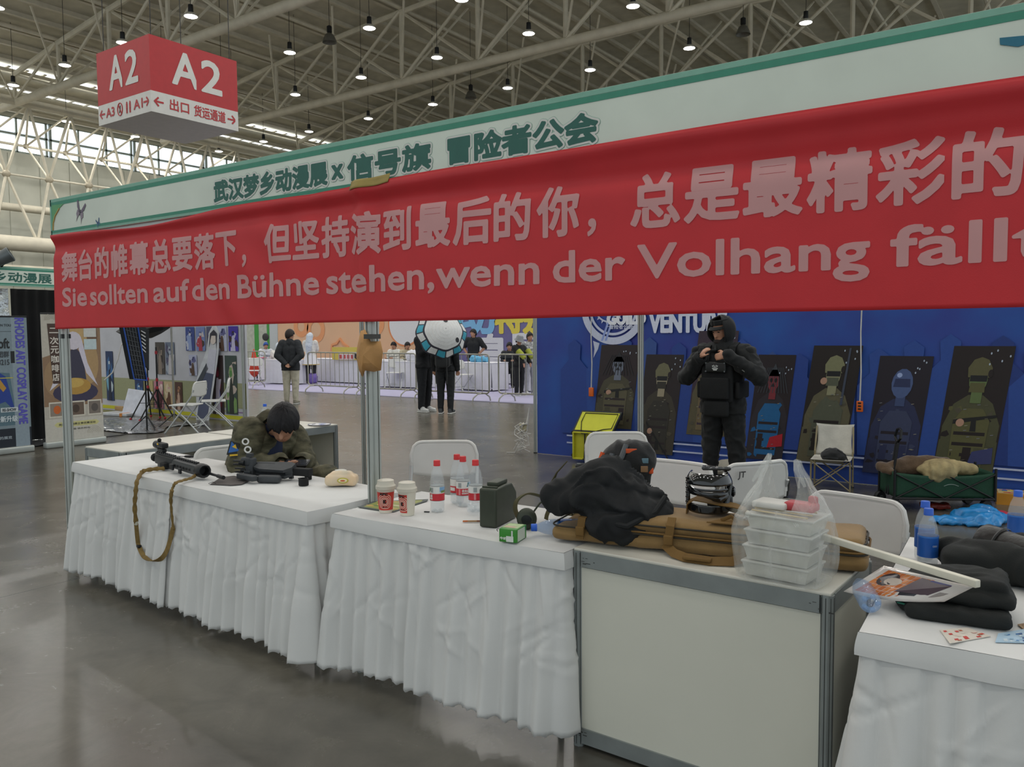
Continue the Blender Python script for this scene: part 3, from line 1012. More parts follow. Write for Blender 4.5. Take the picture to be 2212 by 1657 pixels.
def ring(mb, cx, cy, r0, r1, mt, M, a0=0., a1=360., z=0., n=60):
    k = max(3, int(n * (a1 - a0) / 360))
    for i in range(k):
        a, b = R(a0 + (a1 - a0) * i / k), R(a0 + (a1 - a0) * (i + 1) / k)
        mb.poly([(cx + r0 * math.cos(a), cy + r0 * math.sin(a), z), (cx + r1 * math.cos(a), cy + r1 * math.sin(a), z), (cx + r1 * math.cos(b), cy + r1 * math.sin(b), z), (cx + r0 * math.cos(b), cy + r0 * math.sin(b), z)], mt, M)


PW = flat('c6cbe0')
mb = MB()
ring(mb, 1.155, 1.85, .35, .436, PW, MBW); ring(mb, 1.155, 1.85, .295, .325, PW, MBW)
mb.poly([(.88, 1.46, 0), (.97, 1.43, 0), (.95, 1.36, 0), (.885, 1.25, 0), (.9, 1.36, 0)][::-1], PW, MBW)
ring(mb, 1.1, 1.88, .18, .2, PW, MBW, 150, 380, .0004)
for k in range(9):
    a = R(190 + k * 18)
    mb.poly([(1.1 + .2 * math.cos(a - .06), 1.88 + .2 * math.sin(a - .06), .0006), (1.1 + .235 * math.cos(a), 1.88 + .235 * math.sin(a), .0006), (1.1 + .2 * math.cos(a + .06), 1.88 + .2 * math.sin(a + .06), .0006)], PW, MBW)
for o_ in (0, .05): mb.poly([(.99 + o_, 1.46, .0008), (1.02 + o_, 1.46, .0008), (1.16 + o_, 1.83, .0008), (1.13 + o_, 1.83, .0008)], flat('8fa0d8'), MBW)
mb.poly([(1.07, 1.63, .001), (1.47, 1.63, .001), (1.47, 1.636, .001), (1.07, 1.636, .001)], PW, MBW)
mb.build('emblem', bw, smooth=False)
mb = MB()
put_text(mb, 'GUILD', flat('e4e6ee'), MBW, 1.08, 1.58, 1.66, 1.79, .012, .0012)
put_text(mb, '冒险者公会', PW, MBW, 1.11, 1.42, 1.60, 1.655, .001, .0012)
put_text(mb, 'VENTURE', flat('d4d9ea'), MBW, 1.64, 2.56, 1.56, 1.78, .013, -.0006)
put_text(mb, 'ADVENTURER GUILD', flat('e8eaf0'), MBW, 1.7, 4.6, 1.95, 2.2, .012, 0)
mb.build('lettering', bw, smooth=False)
mb = MB()
for z in (.27, .18): mb.box((3.2, z, 0), (5.4, .018, .001), flat('b9c0da'), MBW)
mb.build('white_lines', bw, smooth=False)
# faint crowd printed into the blue behind the portraits
mb = MB()
rr = random.Random(5)
for i in range(15):
    x = .6 + i * .35 + rr.uniform(-.05, .05); h = rr.uniform(1.3, 1.5)
    c = flat(rr.choice(['26418a', '2a4a94', '21397c', '35508f']))
    mb.poly([(x - .19, .3, .0002 * i - .004), (x + .19, .3, .0002 * i - .004), (x + .2, h - .35, .0002 * i - .004), (x + .08, h - .22, .0002 * i - .004), (x + .09, h - .04, .0002 * i - .004), (x, h + .03, .0002 * i - .004), (x - .09, h - .04, .0002 * i - .004), (x - .08, h - .22, .0002 * i - .004), (x - .2, h - .35, .0002 * i - .004)], c, MBW)
mb.build('printed_crowd', bw, smooth=False)

PANELS = [([(1.0, 1.41), (1.52, 1.41), (1.40, .4), (.88, .4)], dict(bg='2e2426', body='4a4636', vest='5a5540', head='6d7484', hair='2a282c', kind='hood', gun=1)),
          ([(1.60, 1.30), (2.07, 1.30), (1.93, .13), (1.46, .13)], dict(bg='2a2223', body='3f3a30', vest='35322c', head='9a9078', hair='6d6a50', kind='helmet', gun=2)),
          ([(2.25, 1.57), (2.71, 1.57), (2.56, .39), (2.10, .39)], dict(bg='3a2c38', body='57503a', vest='6a5c42', head='c8b0b0', hair='2c3a58', kind='cap', gun=0)),
          ([(2.93, 1.31), (3.33, 1.31), (3.19, .17), (2.79, .17)], dict(bg='261d20', body='2f2a30', vest='1f5f92', head='7a2c34', hair='3c4046', kind='hood', gun=0, extra='a8202c')),
          ([(3.51, 1.41), (3.99, 1.41), (3.82, .19), (3.34, .19)], dict(bg='241d1a', body='5f5a44', vest='555848', head='8c8a6c', hair='7c7c5c', kind='helmet', gun=3)),
          ([(4.15, 1.31), (4.63, 1.31), (4.48, .13), (4.0, .13)], dict(bg='221d26', body='2a3050', vest='39405c', head='3c4a70', hair='4b5c86', kind='visor', gun=0)),
          ([(4.80, 1.41), (5.30, 1.41), (5.13, .13), (4.63, .13)], dict(bg='231b1a', body='4c4c34', vest='5a5836', head='5f7044', hair='5c583a', kind='helmet', gun=1, extra='3a3f6a'))]


def portrait(parent, quad, bg, body, vest, head, hair, kind, gun=0, extra=None, seed=0):
    """a printed photograph of a kitted-out figure: inks laid over the dark ground of the panel"""
    rr = random.Random(seed)
    mb = MB()
    TL, TR, BR, BL = [Vector((*q, 0)) for q in quad]

    def P(a, b): return (TL.lerp(TR, a)).lerp(BL.lerp(BR, a), 1 - b)
    lay = [.0012]

    def ink(pts, c):
        lay[0] += .00012
        q = [P(a, b) + Vector((0, 0, lay[0])) for a, b in pts]
        if (q[1] - q[0]).cross(q[2] - q[1]).z < 0: q = q[::-1]
        mb.poly(q, flat(c), MBW)

    def disc(cx, cy, rx, ry, c, n=14): ink([(cx + rx * math.cos(k * 2 * math.pi / n), cy + ry * math.sin(k * 2 * math.pi / n)) for k in range(n)], c)
    ink([(0, 0), (1, 0), (1, 1), (0, 1)], bg)
    ink([(.02, .3), (.98, .3), (1, .0), (0, .0)], body)
    ink([(.06, .0), (.95, .0), (.97, .42), (.8, .58), (.62, .64), (.38, .64), (.16, .57), (.03, .4)], body)
    for _ in range(26):
        cx, cy = rr.uniform(.1, .9), rr.uniform(.02, .55)
        c = rr.choice([bg, vest, body, vest, '4f4a3c' if 'b' != body[0] else vest])
        ink([(cx + rr.uniform(.02, .1) * math.cos(k * 1.25), cy + rr.uniform(.01, .035) * math.sin(k * 1.25)) for k in range(5)], c)
    ink([(.22, .05), (.78, .05), (.8, .45), (.66, .54), (.34, .54), (.2, .44)], vest)
    for k in range(4): ink([(.24, .1 + k * .08), (.76, .1 + k * .08), (.76, .125 + k * .08), (.24, .125 + k * .08)], bg)
    for k in range(3): ink([(.26 + k * .18, .12), (.4 + k * .18, .12), (.4 + k * .18, .25), (.26 + k * .18, .25)], rr.choice([body, vest, bg]))
    ink([(.42, .58), (.6, .58), (.6, .68), (.42, .68)], head)
    disc(.5, .75, .15, .095, head)
    if kind == 'helmet':
        ink([(.32, .77), (.68, .77), (.7, .84), (.62, .9), (.5, .92), (.38, .9), (.3, .84)], hair); ink([(.36, .74), (.64, .74), (.64, .785), (.36, .785)], '1c1c1e'); disc(.68, .8, .04, .03, bg)
        ink([(.37, .66), (.63, .66), (.62, .73), (.38, .73)], vest)
    elif kind == 'hood':
        for k in range(11):
            a = .3 + k * .04
            ink([(a, .88), (a + .02, .88), (.5 + (a - .5) * 2 + .02, .64), (.5 + (a - .5) * 2, .64)], hair)
        ink([(.36, .8), (.5, .92), (.64, .8), (.58, .86), (.42, .86)], hair); disc(.44, .76, .035, .022, '17171a'); disc(.56, .76, .035, .022, '17171a'); ink([(.45, .7), (.55, .7), (.52, .73), (.48, .73)], '202024')
    elif kind == 'visor':
        disc(.5, .77, .2, .125, hair); ink([(.34, .74), (.66, .74), (.64, .81), (.36, .81)], '2c3558'); disc(.43, .84, .05, .02, '9fb0d8')
    else:
        ink([(.35, .79), (.65, .79), (.68, .84), (.5, .88), (.33, .85)], hair); ink([(.4, .74), (.47, .74), (.47, .755), (.4, .755)], '202024'); ink([(.53, .74), (.6, .74), (.6, .755), (.53, .755)], '202024')
    if gun:
        y = [0, .42, .3, .7][gun]; sl = [0, .06, -.35, .0][gun]
        if gun == 3: ink([(.72, .5), (.77, .5), (.78, .98), (.74, .98)], '3f4656')
        else:
            ink([(.2, y), (.9, y + sl), (.9, y + sl + .02), (.2, y + .035)], '1d1d1c'); ink([(.5, y - .08 + sl / 2), (.6, y - .08 + sl / 2), (.58, y + sl / 2 + .01), (.5, y + sl / 2 + .01)], '1d1d1c')
        disc(.32, y + sl * .2, .07, .03, 'b08a74'); 
    if extra: ink([(.55, .12), (.95, .14), (.93, .26), (.6, .22)], extra)
    for _ in range(5): disc(rr.uniform(.6, .95), rr.uniform(.82, .97), .014, .009, 'a9b4c4', 8)
    for _ in range(14):
        cx, cy = rr.uniform(.12, .88), rr.uniform(.08, .6)
        ink([(cx, cy), (cx + .05, cy + .004), (cx + .05, cy + .009), (cx, cy + .006)], rr.choice(['8a8676', '77787c', '5d594a']))
    return mb.build('portrait_panel', parent, smooth=False)


for i, (q, kw) in enumerate(PANELS): portrait(bw, q, seed=i + 2, **kw)

# orange sockets hanging on white cables before the backdrop
ORA = mat('orange_plastic', 'd9641e', .45)
CAB = mat('white_cable', 'c9c7c2', .5)
for i, (x, y0, lb) in enumerate(((.89, 854, 'orange power socket on a white cable above the yellow suitcase'), (3.98, 880, 'orange power socket on a white cable above the camp chair'))):
    z0 = [.78, .745][i]
    t = thing('socket_block', lb, 'socket', (x, 5.86, z0), 0, 'hanging power sockets')
    mb = MB(); mb.rbox((0, 0, .055), (.062, .03, .11), .008, ORA); mb.build('housing', t)
    if i:
        mb = MB()
        for k in range(3): mb.box((0, -.0155, .03 + .03 * k), (.03, .002, .016), BLK)
        mb.build('outlet', t, smooth=False)
    mb = MB(); mb.tube([(0, 0, .11), (.004, .01, .4), (-.004, .0, .8), (.0, .02, 1.2), (0, .05, 1.72)], .007, CAB, 6); mb.build('cable', t)
t = thing('cable_bundle', 'tangle of white cables on the floor at the left end of the blue backdrop', 'cable', (-.12, 5.86, 0))
rr = random.Random(2)
mb = MB()
for k in range(6):
    pts = [(rr.uniform(-.12, .1), rr.uniform(-.08, .02), .02 + .045 * j + rr.uniform(0, .03)) for j in range(9)]
    mb.tube(pts, .007, CAB, 5)
mb.tube([(.05, .0, .4), (.08, .02, .6), (.06, .0, .3), (-.1, -.05, .006), (-.2, -.1, .006)], .007, CAB, 5)
mb.build('cable', t)
mb = MB(); mb.rbox((0, 0, .34), (.1, .04, .1), .01, flat('b9b090')); mb.build('adapter', t)

# low counters along the left side of the booth
counter(-.10, 1.175, .99, .5, .76, -math.pi / 2, 'low white counter along the left side of the booth, nearest the left post')
cr = counter(-.10, 2.185, .99, .5, .76, -math.pi / 2, 'white counter with open shelves behind the seated man')
t = thing('label_card', 'small white card with red print stuck on the end of the left low counter', 'card', (0, .178, .62))
mb = MB(); mb.box((.0, -.001, .02), (.14, .002, .06), WHT); mb.build('card', t)
mb = MB(); put_text(mb, 'A2', RED, frame(Vector((0, -.0025, 0)), (1, 0, 0), (0, 0, 1)), -.055, 0, .008, .034, .002); mb.build('print', t)
q = at(690, 917, .772)
t = thing('paper_fan', 'round white fan with blue print lying on the counter behind the seated man', 'fan', q)
mb = MB(); mb.lathe([(.0, .001), (.1, .001), (.1, .003), (0, .003)], flat('d4d4d8'), 24); mb.build('disc', t)
mb = MB(); ring(mb, 0, 0, .092, .101, flat('2b3354'), T(), z=.0036); 
for k in range(7): mb.box((.05 * math.cos(k), .05 * math.sin(k), .004), (.05, .012, .001), flat(['3a4f9a', '7c8fc8', '24304f'][k % 3]), T(rot=(0, 0, k)))
mb.build('print', t)

# white folding chairs
CWH = mat('chair_white', 'd4d4d0', .4, var=.03)
CLEG = mat('chair_leg', 'b9bcbc', .35, .3)


def folding_chair(label, loc, rz, group='white folding chairs', back_text=False):
    t = thing('folding_chair', label, 'chair', loc, rz, group)
    W = .43
    mb = MB()
    fn = lambda u, v: (-W / 2 * .92 + u * W * .92, -.2 + .39 * v, .455 - .014 * math.sin(math.pi * u) * math.sin(math.pi * v) - .01 * (2 * v - 1) ** 4)
    mb.rbox((0, 0, .447), (W * .93, .39, .024), .011, CWH); mb.build('seat', t)
    # back: bent sheet with a rounded upper edge
    top, bot = .815, .60

    def bk(u, v):
        s = 2 * u - 1
        half = W / 2 + .012
        zt = bot + (top - bot) * v
        if abs(s) > .68: zt -= .085 * (1 - math.sqrt(max(0, 1 - ((abs(s) - .68) / .32) ** 2))) * v
        zt -= .025 * (1 - s * s) * (1 - v)
        y = .205 + .11 * (zt - .45) + .03 * (1 - s * s)
        return (s * half, y, zt)
    mb = MB(); mb.grid(bk, 26, 10, CWH); b_ = mb.build('backrest', t, angle=2., solid=.014)
    mb = MB()
    rim = [bk(u, 1.) for u in [i / 24 for i in range(25)]]
    rim = [bk(0, .0), bk(0, .3), bk(0, .6)] + rim + [bk(1, .6), bk(1, .3), bk(1, 0)]
    mb.tube(rim, .0125, CWH, 8); mb.build('back_rim', t)
    for sx in (-1, 1):
        x = sx * (W / 2 + .012)
        mb = MB(); mb.tube([(x, .245, .70), (x, .205, .60), (x * 1.0, .02, .34), (x * 1.02, -.255, .0)], .0125, CLEG, 8); mb.build('front_leg', t)
        x2 = sx * (W / 2 - .012)
        mb = MB(); mb.tube([(x2, -.13, .43), (x2, .08, .24), (x2, .3, .0)], .0115, CLEG, 8); mb.build('rear_leg', t)
        mb = MB(); mb.box((x, .228, .655), (.02, .018, .05), CWH); mb.build('bracket', t)
        for yy in (-.25, .295):
            mb = MB(); mb.ell((x2 if yy > 0 else x * 1.02, yy, .012), (.017, .017, .012), flat('8d8f90'), n=8, k=6); mb.build('foot_cap', t)
    for y, z, w_ in ((-.17, .11, W + .02), (.2, .11, W - .03)):
        mb = MB(); mb.tube([(-w_ / 2, y, z), (w_ / 2, y, z)], .009, CLEG, 8); mb.build('crossbar', t)
    if back_text:
        mb = MB(); M = frame(Vector((.16, .285, .735)), (-1, 0, 0), (0, .13, 1))
        put_text(mb, 'JT', flat('4c4c4c'), M, .0, .05, 0, .045, .0015, .001); mb.build('marker_lettering', t)
    return t


def atd(px, py, d): return Vector(CAM + ray(px, py) * d)


def chair_at(px, py, rz, label, **k):
    p = at(px, py, .81)
    c, s_ = math.cos(R(rz)), math.sin(R(rz))
    return folding_chair(label, (p.x + .24 * s_, p.y - .24 * c, 0), R(rz), **k)


chair_at(959, 957, 36, 'white folding chair behind the red-capped water bottles')
chair_at(1332, 938, 36, 'white folding chair behind the black cap, in front of the yellow suitcase')
chair_at(1462, 1002, -6, 'white folding chair between the black backpack and the black mask')
chair_at(1632, 1001, 238, 'white folding chair seen from behind, marked JT, at the feet of the person in black', back_text=True)
chair_at(1848, 1078, -14, 'white folding chair behind the clear plastic food bag and white pole')
_c = atd(566, 975, 5.08)
folding_chair('white folding chair the camouflage-jacketed person sits on', (_c.x - .27 * math.sin(R(78)), _c.y + .27 * math.cos(R(78)), 0), R(78))

# yellow suitcase lying open on its side
SHL = mat('suitcase_shell', '2f3230', .5); YEL = mat('yellow_lining', 'b9b52a', .6, var=.06, scale=12, bump=.1, bscale=30)
q = at(1241, 997, 0)
t = thing('suitcase', 'open suitcase with bright yellow lining standing on its side before the blue backdrop', 'suitcase', (q.x, q.y - .05, 0), .1)
W_, D_, H_ = .52, .18, .345
mb = MB(); mb.rbox((W_ / 2, D_ / 2 + .02, .035 + H_ / 2), (W_, D_, H_), .04, SHL); mb.build('shell', t)
mb = MB()
for c, d in (((W_ / 2, .0, .05), (W_ - .03, .05, .02)), ((W_ / 2, .0, H_ + .02), (W_ - .03, .05, .02)), ((.02, .0, .035 + H_ / 2), (.02, .05, H_ - .02)), ((W_ - .02, .0, .035 + H_ / 2), (.02, .05, H_ - .02)), ((W_ / 2, .012, .035 + H_ / 2), (W_ - .04, .006, H_ - .04))):
    mb.rbox(c, d, .006, YEL)
mb.build('lining', t)
mb = MB(); mb.tube([(.17, -.012, .36), (.172, -.016, .2), (.165, -.02, .06), (.2, -.03, .05), (.15, -.03, .052)], .008, BLK, 6); mb.build('strap', t)
Ml = T((0, .0, .035 + H_), (R(-28), 0, 0))
mb = MB(); mb.prism([(0, 0), (W_, 0), (W_ + .07, .27), (.07, .27)], -.05, 0, SHL, Ml @ T(rot=(R(90), 0, 0))); mb.build('lid', t, smooth=False)
mb = MB(); mb.prism([(.03, .015), (W_ - .01, .015), (W_ + .05, .25), (.085, .25)], 0, .006, mat('yellow_mesh', 'd6d640', .6, var=.05), Ml @ T(rot=(R(90), 0, 0))); mb.build('lid_lining', t, smooth=False)
mb = MB()
zp = [(.12, .0), (.1, .12), (.13, .235), (W_ + .03, .235), (W_ - .02, .05), (W_ - .12, .035), (.2, -.03), (.13, -.03), (.12, .0)]
mb.tube([(a, -.011, b) for a, b in zp], .005, BLK, 6, M=Ml); mb.build('zip', t)
for z in (.07, H_ - .0):
    mb = MB(); mb.lathe([(.004, -.018), (.026, -.016), (.026, .016), (.004, .018)], BLK, 12, T((-.03, .1, z), (R(90), 0, 0))); mb.build('wheel', t)
    mb = MB(); mb.box((-.012, .1, z), (.03, .03, .04), BLK); mb.build('wheel_mount', t)

# camp chair with a black helmet bag
TANM = mat('tan_metal', '9b8f70', .4, .3); CANV = mat('pale_canvas', 'c9c6bb', .75, bump=.2, bscale=50)
a_, b_ = at(1757, 1046, 0), at(1832, 1060, 0)
t = thing('camp_chair', 'small pale canvas camp chair with tan legs before the blue backdrop', 'chair', (((a_ + b_) / 2).x + .05, ((a_ + b_) / 2).y - .2, 0), R(8))
w2 = .18
for sx in (-1, 1):
    for sy, nm in ((-1, 'front_leg'), (1, 'rear_leg')):
        mb = MB(); mb.tube([(sx * w2, sy * .16 + .1, 0), (-sx * w2 * .0 + sx * w2 * .98, sy * .15 + .1, .3 if sy < 0 else .36)], .009, TANM, 8); mb.build(nm, t)
        mb = MB(); mb.ell((sx * w2, sy * .16 + .1, .008), (.014, .014, .008), BLK, n=8, k=4); mb.build('foot_cap', t)
    mb = MB(); mb.tube([(sx * w2, .26, .34), (sx * w2 * .95, .34, .6)], .009, TANM, 8); mb.build('back_post', t)
for sy in (-.06, .26):
    for sx in (-1, 1):
        mb = MB(); mb.tube([(sx * w2, sy, .02), (-sx * w2, sy, .3)], .007, TANM, 6); mb.build('cross_brace', t)
mb = MB(); mb.grid(lambda u, v: (w2 * (2 * u - 1), -.08 + .36 * v, .315 - .05 * math.sin(math.pi * u) * math.sin(math.pi * v)), 16, 12, CANV); mb.build('seat', t, angle=2., solid=.004)
mb = MB(); mb.grid(lambda u, v: (w2 * (2 * u - 1) * (1 - .12 * v * (1 - v) * 4), .27 + .09 * v + .035 * math.sin(math.pi * u), .32 + .29 * v + .015 * (2 * u - 1) ** 2 * v), 16, 12, CANV); mb.build('backrest', t, angle=2., solid=.004)
BFAB = mat('black_fabric', '191b1c', .75, var=.2, scale=20, bump=.15, bscale=120, sheen=.2)
p = t.location + Vector((.0, .06, .29))
o = thing('helmet_bag', 'black helmet bag sitting on the camp chair', 'bag', p, t.rotation_euler.z)
lump('bag', [('e', (0, .02, .06), (.1, .09, .065)), ('e', (-.04, .0, .05), (.075, .08, .05)), ('e', (.07, 0, .04), (.06, .07, .04))], BFAB, o, .01, 3, .008, 12, 1., zmin=.0)
mb = MB(); mb.tube([(.05, -.06, .12), (.12, -.08, .08), (.16, -.07, -.02), (.19, -.08, -.06)], .007, BFAB, 6); mb.build('strap', o)
mb = MB(); mb.strap([(-.09, -.07, .03), (-.02, -.105, .05), (.06, -.09, .04)], .02, .004, flat('2b2d30', .3), (0, 0, 1)); mb.build('band', o)

# green folding wagon with blankets
WGN = mat('wagon_green', '17402c', .7, var=.15, scale=10, bump=.15, bscale=60)
a_, b_ = at(1932, 1105, 0), at(2146, 1108, 0)
t = thing('folding_wagon', 'dark green fabric folding wagon with black frame loaded with blankets', 'wagon', (*a_[:2], 0), math.atan2(b_.y - a_.y, b_.x - a_.x))
L_ = (b_ - a_).length
dp = .36
mb = MB()
mb.grid(lambda u, v: (u * L_, -.012 * math.sin(math.pi * u * 2) ** 2 * v, .125 + .215 * v - .03 * math.sin(math.pi * u) * v), 30, 8, WGN)
mb.grid(lambda u, v: (u * L_, dp + .0 * v, .125 + .215 * v), 20, 6, WGN)
mb.grid(lambda u, v: (0, u * dp, .125 + .215 * v), 12, 6, WGN); mb.grid(lambda u, v: (L_, u * dp, .125 + .215 * v), 12, 6, WGN)
mb.grid(lambda u, v: (u * L_, v * dp, .13), 12, 6, WGN)
mb.build('fabric_tub', t, angle=1.2, solid=.006)
for x in (-.006, L_ + .006):
    for y in (-.01, dp + .01):
        mb = MB(); mb.tube([(x, y, .1), (x, y, .38 if x > 0 else .36)], .011, BLK, 8); mb.build('frame_post', t)
for y in (-.014, dp + .014):
    mb = MB(); mb.tube([(0, y, .12), (L_ * .5, y, .33), (L_, y, .12)], .007, BLK, 6); mb.tube([(0, y, .33), (L_ * .5, y, .12), (L_, y, .33)], .007, BLK, 6); mb.build('scissor_brace', t)
    mb = MB(); mb.tube([(0, y, .115), (L_, y, .115)], .009, BLK, 6); mb.build('lower_rail', t)
for x, y in ((.0, .0), (.0, dp), (L_ * .93, .02), (L_ * .93, dp)):
    mb = MB(); mb.lathe([(.012, -.022), (.05, -.02), (.056, -.01), (.056, .01), (.05, .02), (.012, .022)], BLK, 18, T((x, y, .057), (R(90), 0, R(20)))); wl = mb.build('wheel', t)
    mb = MB(); mb.lathe([(.001, -.024), (.02, -.024), (.02, .024), (.001, .024)], flat('4a4c4c'), 10, T((x, y, .057), (R(90), 0, R(20)))); mb.build('hub', wl)
    mb = MB(); mb.tube([(x, y + .03, .06), (x, y + .03, .12)], .01, BLK, 6); mb.build('fork', t)
mb = MB(); mb.tube([(-.01, .14, .12), (.045, .14, .4), (.07, .14, .58)], .011, BLK, 8); mb.tube([(-.01, .19, .12), (.045, .19, .4), (.07, .19, .58)], .009, BLK, 8)
mb.tube([(.07, .165, .575), (.075, .10, .625), (.085, .12, .69), (.09, .165, .70), (.085, .21, .69), (.075, .23, .625)], .012, BLK, 8, closed=True); mb.build('pull_handle', t)
mb = MB(); M = frame(Vector((L_ * .56, -.02, .2)), (1, 0, 0), (0, 0, 1))
mb.tube([(-.06 + .12 * k / 8, .03 + .016 * math.sin(math.pi * k / 8), 0) for k in range(9)], .002, flat('a9b4ac'), 4, M=M); put_text(mb, 'OUTDOOR', flat('7d8a80'), M, -.055, .055, 0, .016, .0008, .001) if False else None
mb.build('white_mark', t)
base = Matrix.Translation(t.location) @ Matrix.Rotation(t.rotation_euler.z, 4, 'Z')
BRN = mat('brown_blanket', '5a4632', .85, var=.2, scale=14, bump=.3, bscale=70, sheen=.3)
o = thing('brown_blanket', 'rolled brown blanket on the left of the green wagon', 'blanket', base @ Vector((.0, .1, .34)), t.rotation_euler.z)
lump('blanket', [((-.03, .06, .0), .04, (.1, .1, .05), .055), ((.1, .1, .05), .055, (.3, .14, .06), .06), ((.3, .14, .06), .06, (.5, .12, .05), .05), ((.0, .0, -.01), .03, (-.05, .1, .02), .045), ((.1, .1, .0), .06, (.5, .12, .0), .08)], BRN, o, .012, 4, .012, 9, 3., zmin=-.04)
CRM = mat('cream_print_cloth', 'a3936a', .8, var=.28, scale=16, bump=.2, bscale=60)
o = thing('patterned_cloth', 'cream patterned cloth bundle on the right of the green wagon', 'cloth', base @ Vector((.3, .05, .34)), t.rotation_euler.z)
lump('cloth', [('e', (.12, .05, .03), (.16, .12, .075)), ('e', (.04, -.02, .0), (.1, .06, .1)), ((.12, -.03, .02), .07, (.2, -.02, -.05), .035), ((.2, .03, .04), .06, (.36, .03, .02), .05), ((-.05, .02, .02), .04, (.1, .0, .04), .06)], CRM, o, .012, 4, .014, 10, 8., zmin=-.12)

# grey sack, shoes and odds and ends on the booth floor
SACK = mat('grey_sack', '9c978a', .75, var=.12, bump=.25, bscale=40)
p = at(1560, 1030, 0)
o = thing('grey_sack', 'grey drawstring sack on the floor behind the standing person in black', 'bag', (p.x, p.y, 0))
lump('sack', [('e', (.04, 0, .09), (.16, .12, .1)), ((-.1, -.02, .08), .07, (-.2, -.04, .06), .03)], SACK, o, .014, 4, .014, 8, 2., zmin=0)
mb = MB(); mb.tube([(-.2, -.04, .06), (-.25, -.07, .03), (-.22, -.1, .01)], .012, flat('4e4a3c'), 6); mb.build('drawstring', o)
p = at(1258, 1012, 0)
o = thing('black_glove', 'black and grey glove lying on the floor below the yellow suitcase', 'glove', (p.x, p.y, 0), .6)
lump('glove', [('e', (0, 0, .03), (.09, .06, .03)), ((.05, .03, .025), .02, (.17, .05, .02), .015), ((.05, .0, .025), .02, (.18, .0, .02), .015), ((.04, -.03, .025), .02, (.15, -.05, .02), .014), ((-.03, .05, .02), .018, (.03, .1, .015), .013)], BFAB, o, .01, 2, .004, 20, zmin=0)
mb = MB(); mb.box((-.04, 0, .055), (.04, .05, .008), flat('777b7c')); mb.build('cuff_patch', o)
BLB = mat('blue_plastic_bag', '1f7fc0', .3, var=.25, scale=9, bump=.4, bscale=18, coat=.3)
p = at(2100, 1128, 0)
o = thing('blue_plastic_bag', 'crumpled bright blue plastic bag lying on the floor below the wagon', 'bag', (p.x, p.y, 0), .6)
lump('bag', [('e', (.05, 0, .04), (.22, .17, .06)), ('e', (-.2, -.03, .02), (.16, .1, .03)), ('e', (.14, .1, .06), (.1, .1, .05)), ('e', (.0, -.14, .02), (.16, .06, .025))], BLB, o, .012, 2, .03, 9, 4., zmin=.0)
mb = MB(); mb.rbox((.27, .05, .04), (.1, .14, .07), .02, flat('b03040')); mb.build('red_print', o)
p = at(2020, 1100, 0)
o = thing('red_brown_packet', 'dark red packet on the floor under the wagon', 'packet', (p.x, p.y, 0), .3)
lump('packet', [('b', (0, 0, .03), (.24, .12, .05), .02, (0, 0, .2))], mat('red_packet', '6e241a', .4, var=.3, scale=20), o, .01, 2, .01, 14, zmin=0)
p = at(2020, 1083, 0) + Vector((0, .25, 0))
o = thing('white_plastic_bag', 'white and blue plastic bag on the floor beneath the wagon', 'bag', (p.x, p.y, 0), .3)
lump('bag', [('e', (0, 0, .03), (.2, .1, .035))], mat('white_plastic', 'c4c8d6', .35, bump=.4, bscale=20), o, .012, 2, .02, 12, zmin=0)
p = at(2168, 1085, 0)
o = thing('toy_box', 'flat orange cardboard box with a colourful lid at the right of the wagon', 'box', (p.x, p.y - .1, 0), .12)
mb = MB(); mb.box((.12, .08, .05), (.34, .22, .1), mat('orange_card', 'c98a2a', .5)); mb.build('box', o, smooth=False)
mb = MB(); rr = random.Random(3)
mb.box((.12, .08, .1035), (.32, .2, .005), flat('c9b27a'))
for k in range(26): mb.box((.12 + rr.uniform(-.13, .13), .08 + rr.uniform(-.08, .08), .1065 + k * .0001), (rr.uniform(.02, .06), rr.uniform(.02, .05), .0012), flat(rr.choice(['b04a6a', 'c25a34', '3f6fa8', 'd9c04a', '8a58a0', 'd8c9b0'])), None)
mb.build('lid_print', o, smooth=False)
p = at(2195, 1052, 0)
o = thing('dark_bundle', 'dark olive bundle behind the orange box at the right edge', 'bag', (p.x, p.y + .15, 0))
lump('bundle', [('e', (0, 0, .1), (.2, .16, .12)), ('e', (.2, -.02, .07), (.14, .12, .08))], mat('olive_dark', '33321f', .8, var=.3, scale=10), o, .014, 4, .02, 8, zmin=0)
p = at(1443, 1068, 0)
o = thing('marker_tube', 'small white tube with a green band on the floor by the middle chair', 'tube', (p.x, p.y, .014))
mb = MB(); mb.lathe([(.013, 0), (.013, .08)], flat('d4d4d0'), 12, T(rot=(0, R(90), .5))); mb.build('tube', o)
mb = MB(); mb.lathe([(.0135, .02), (.0135, .04)], flat('5a8a3a'), 12, T(rot=(0, R(90), .5)), caps=False); mb.build('band', o)
p = at(1655, 1075, 0)
o = thing('orange_black_case', 'black case with orange trim on the floor behind the JT chair', 'case', (p.x, p.y + .1, 0), .3)
lump('case', [('b', (0, 0, .1), (.36, .22, .2), .05)], BFAB, o, .014, 3, .01, 9, zmin=0)
mb = MB(); mb.tube([(-.15, -.115, .17), (-.1, -.122, .12), (-.06, -.122, .05), (-.03, -.12, .02)], .012, mat('orange_trim', 'd4572a', .5), 6); mb.build('trim', o)

# ---------------------------------------------------------------- things on the tables
TT = .7595           # top of the table cloths
CT = .768            # top of the counter


def wrap(mb, r, M=Matrix.Identity(4), a0=0., slope=0.):
    """roll a flat drawing (x along, y up) round a cylinder of radius r facing -y"""
    mb.v = [tuple(M @ Vector(((r + slope * y + z) * math.sin(x / r + a0), -(r + slope * y + z) * math.cos(x / r + a0), y))) for x, y, z in mb.v]
    return mb


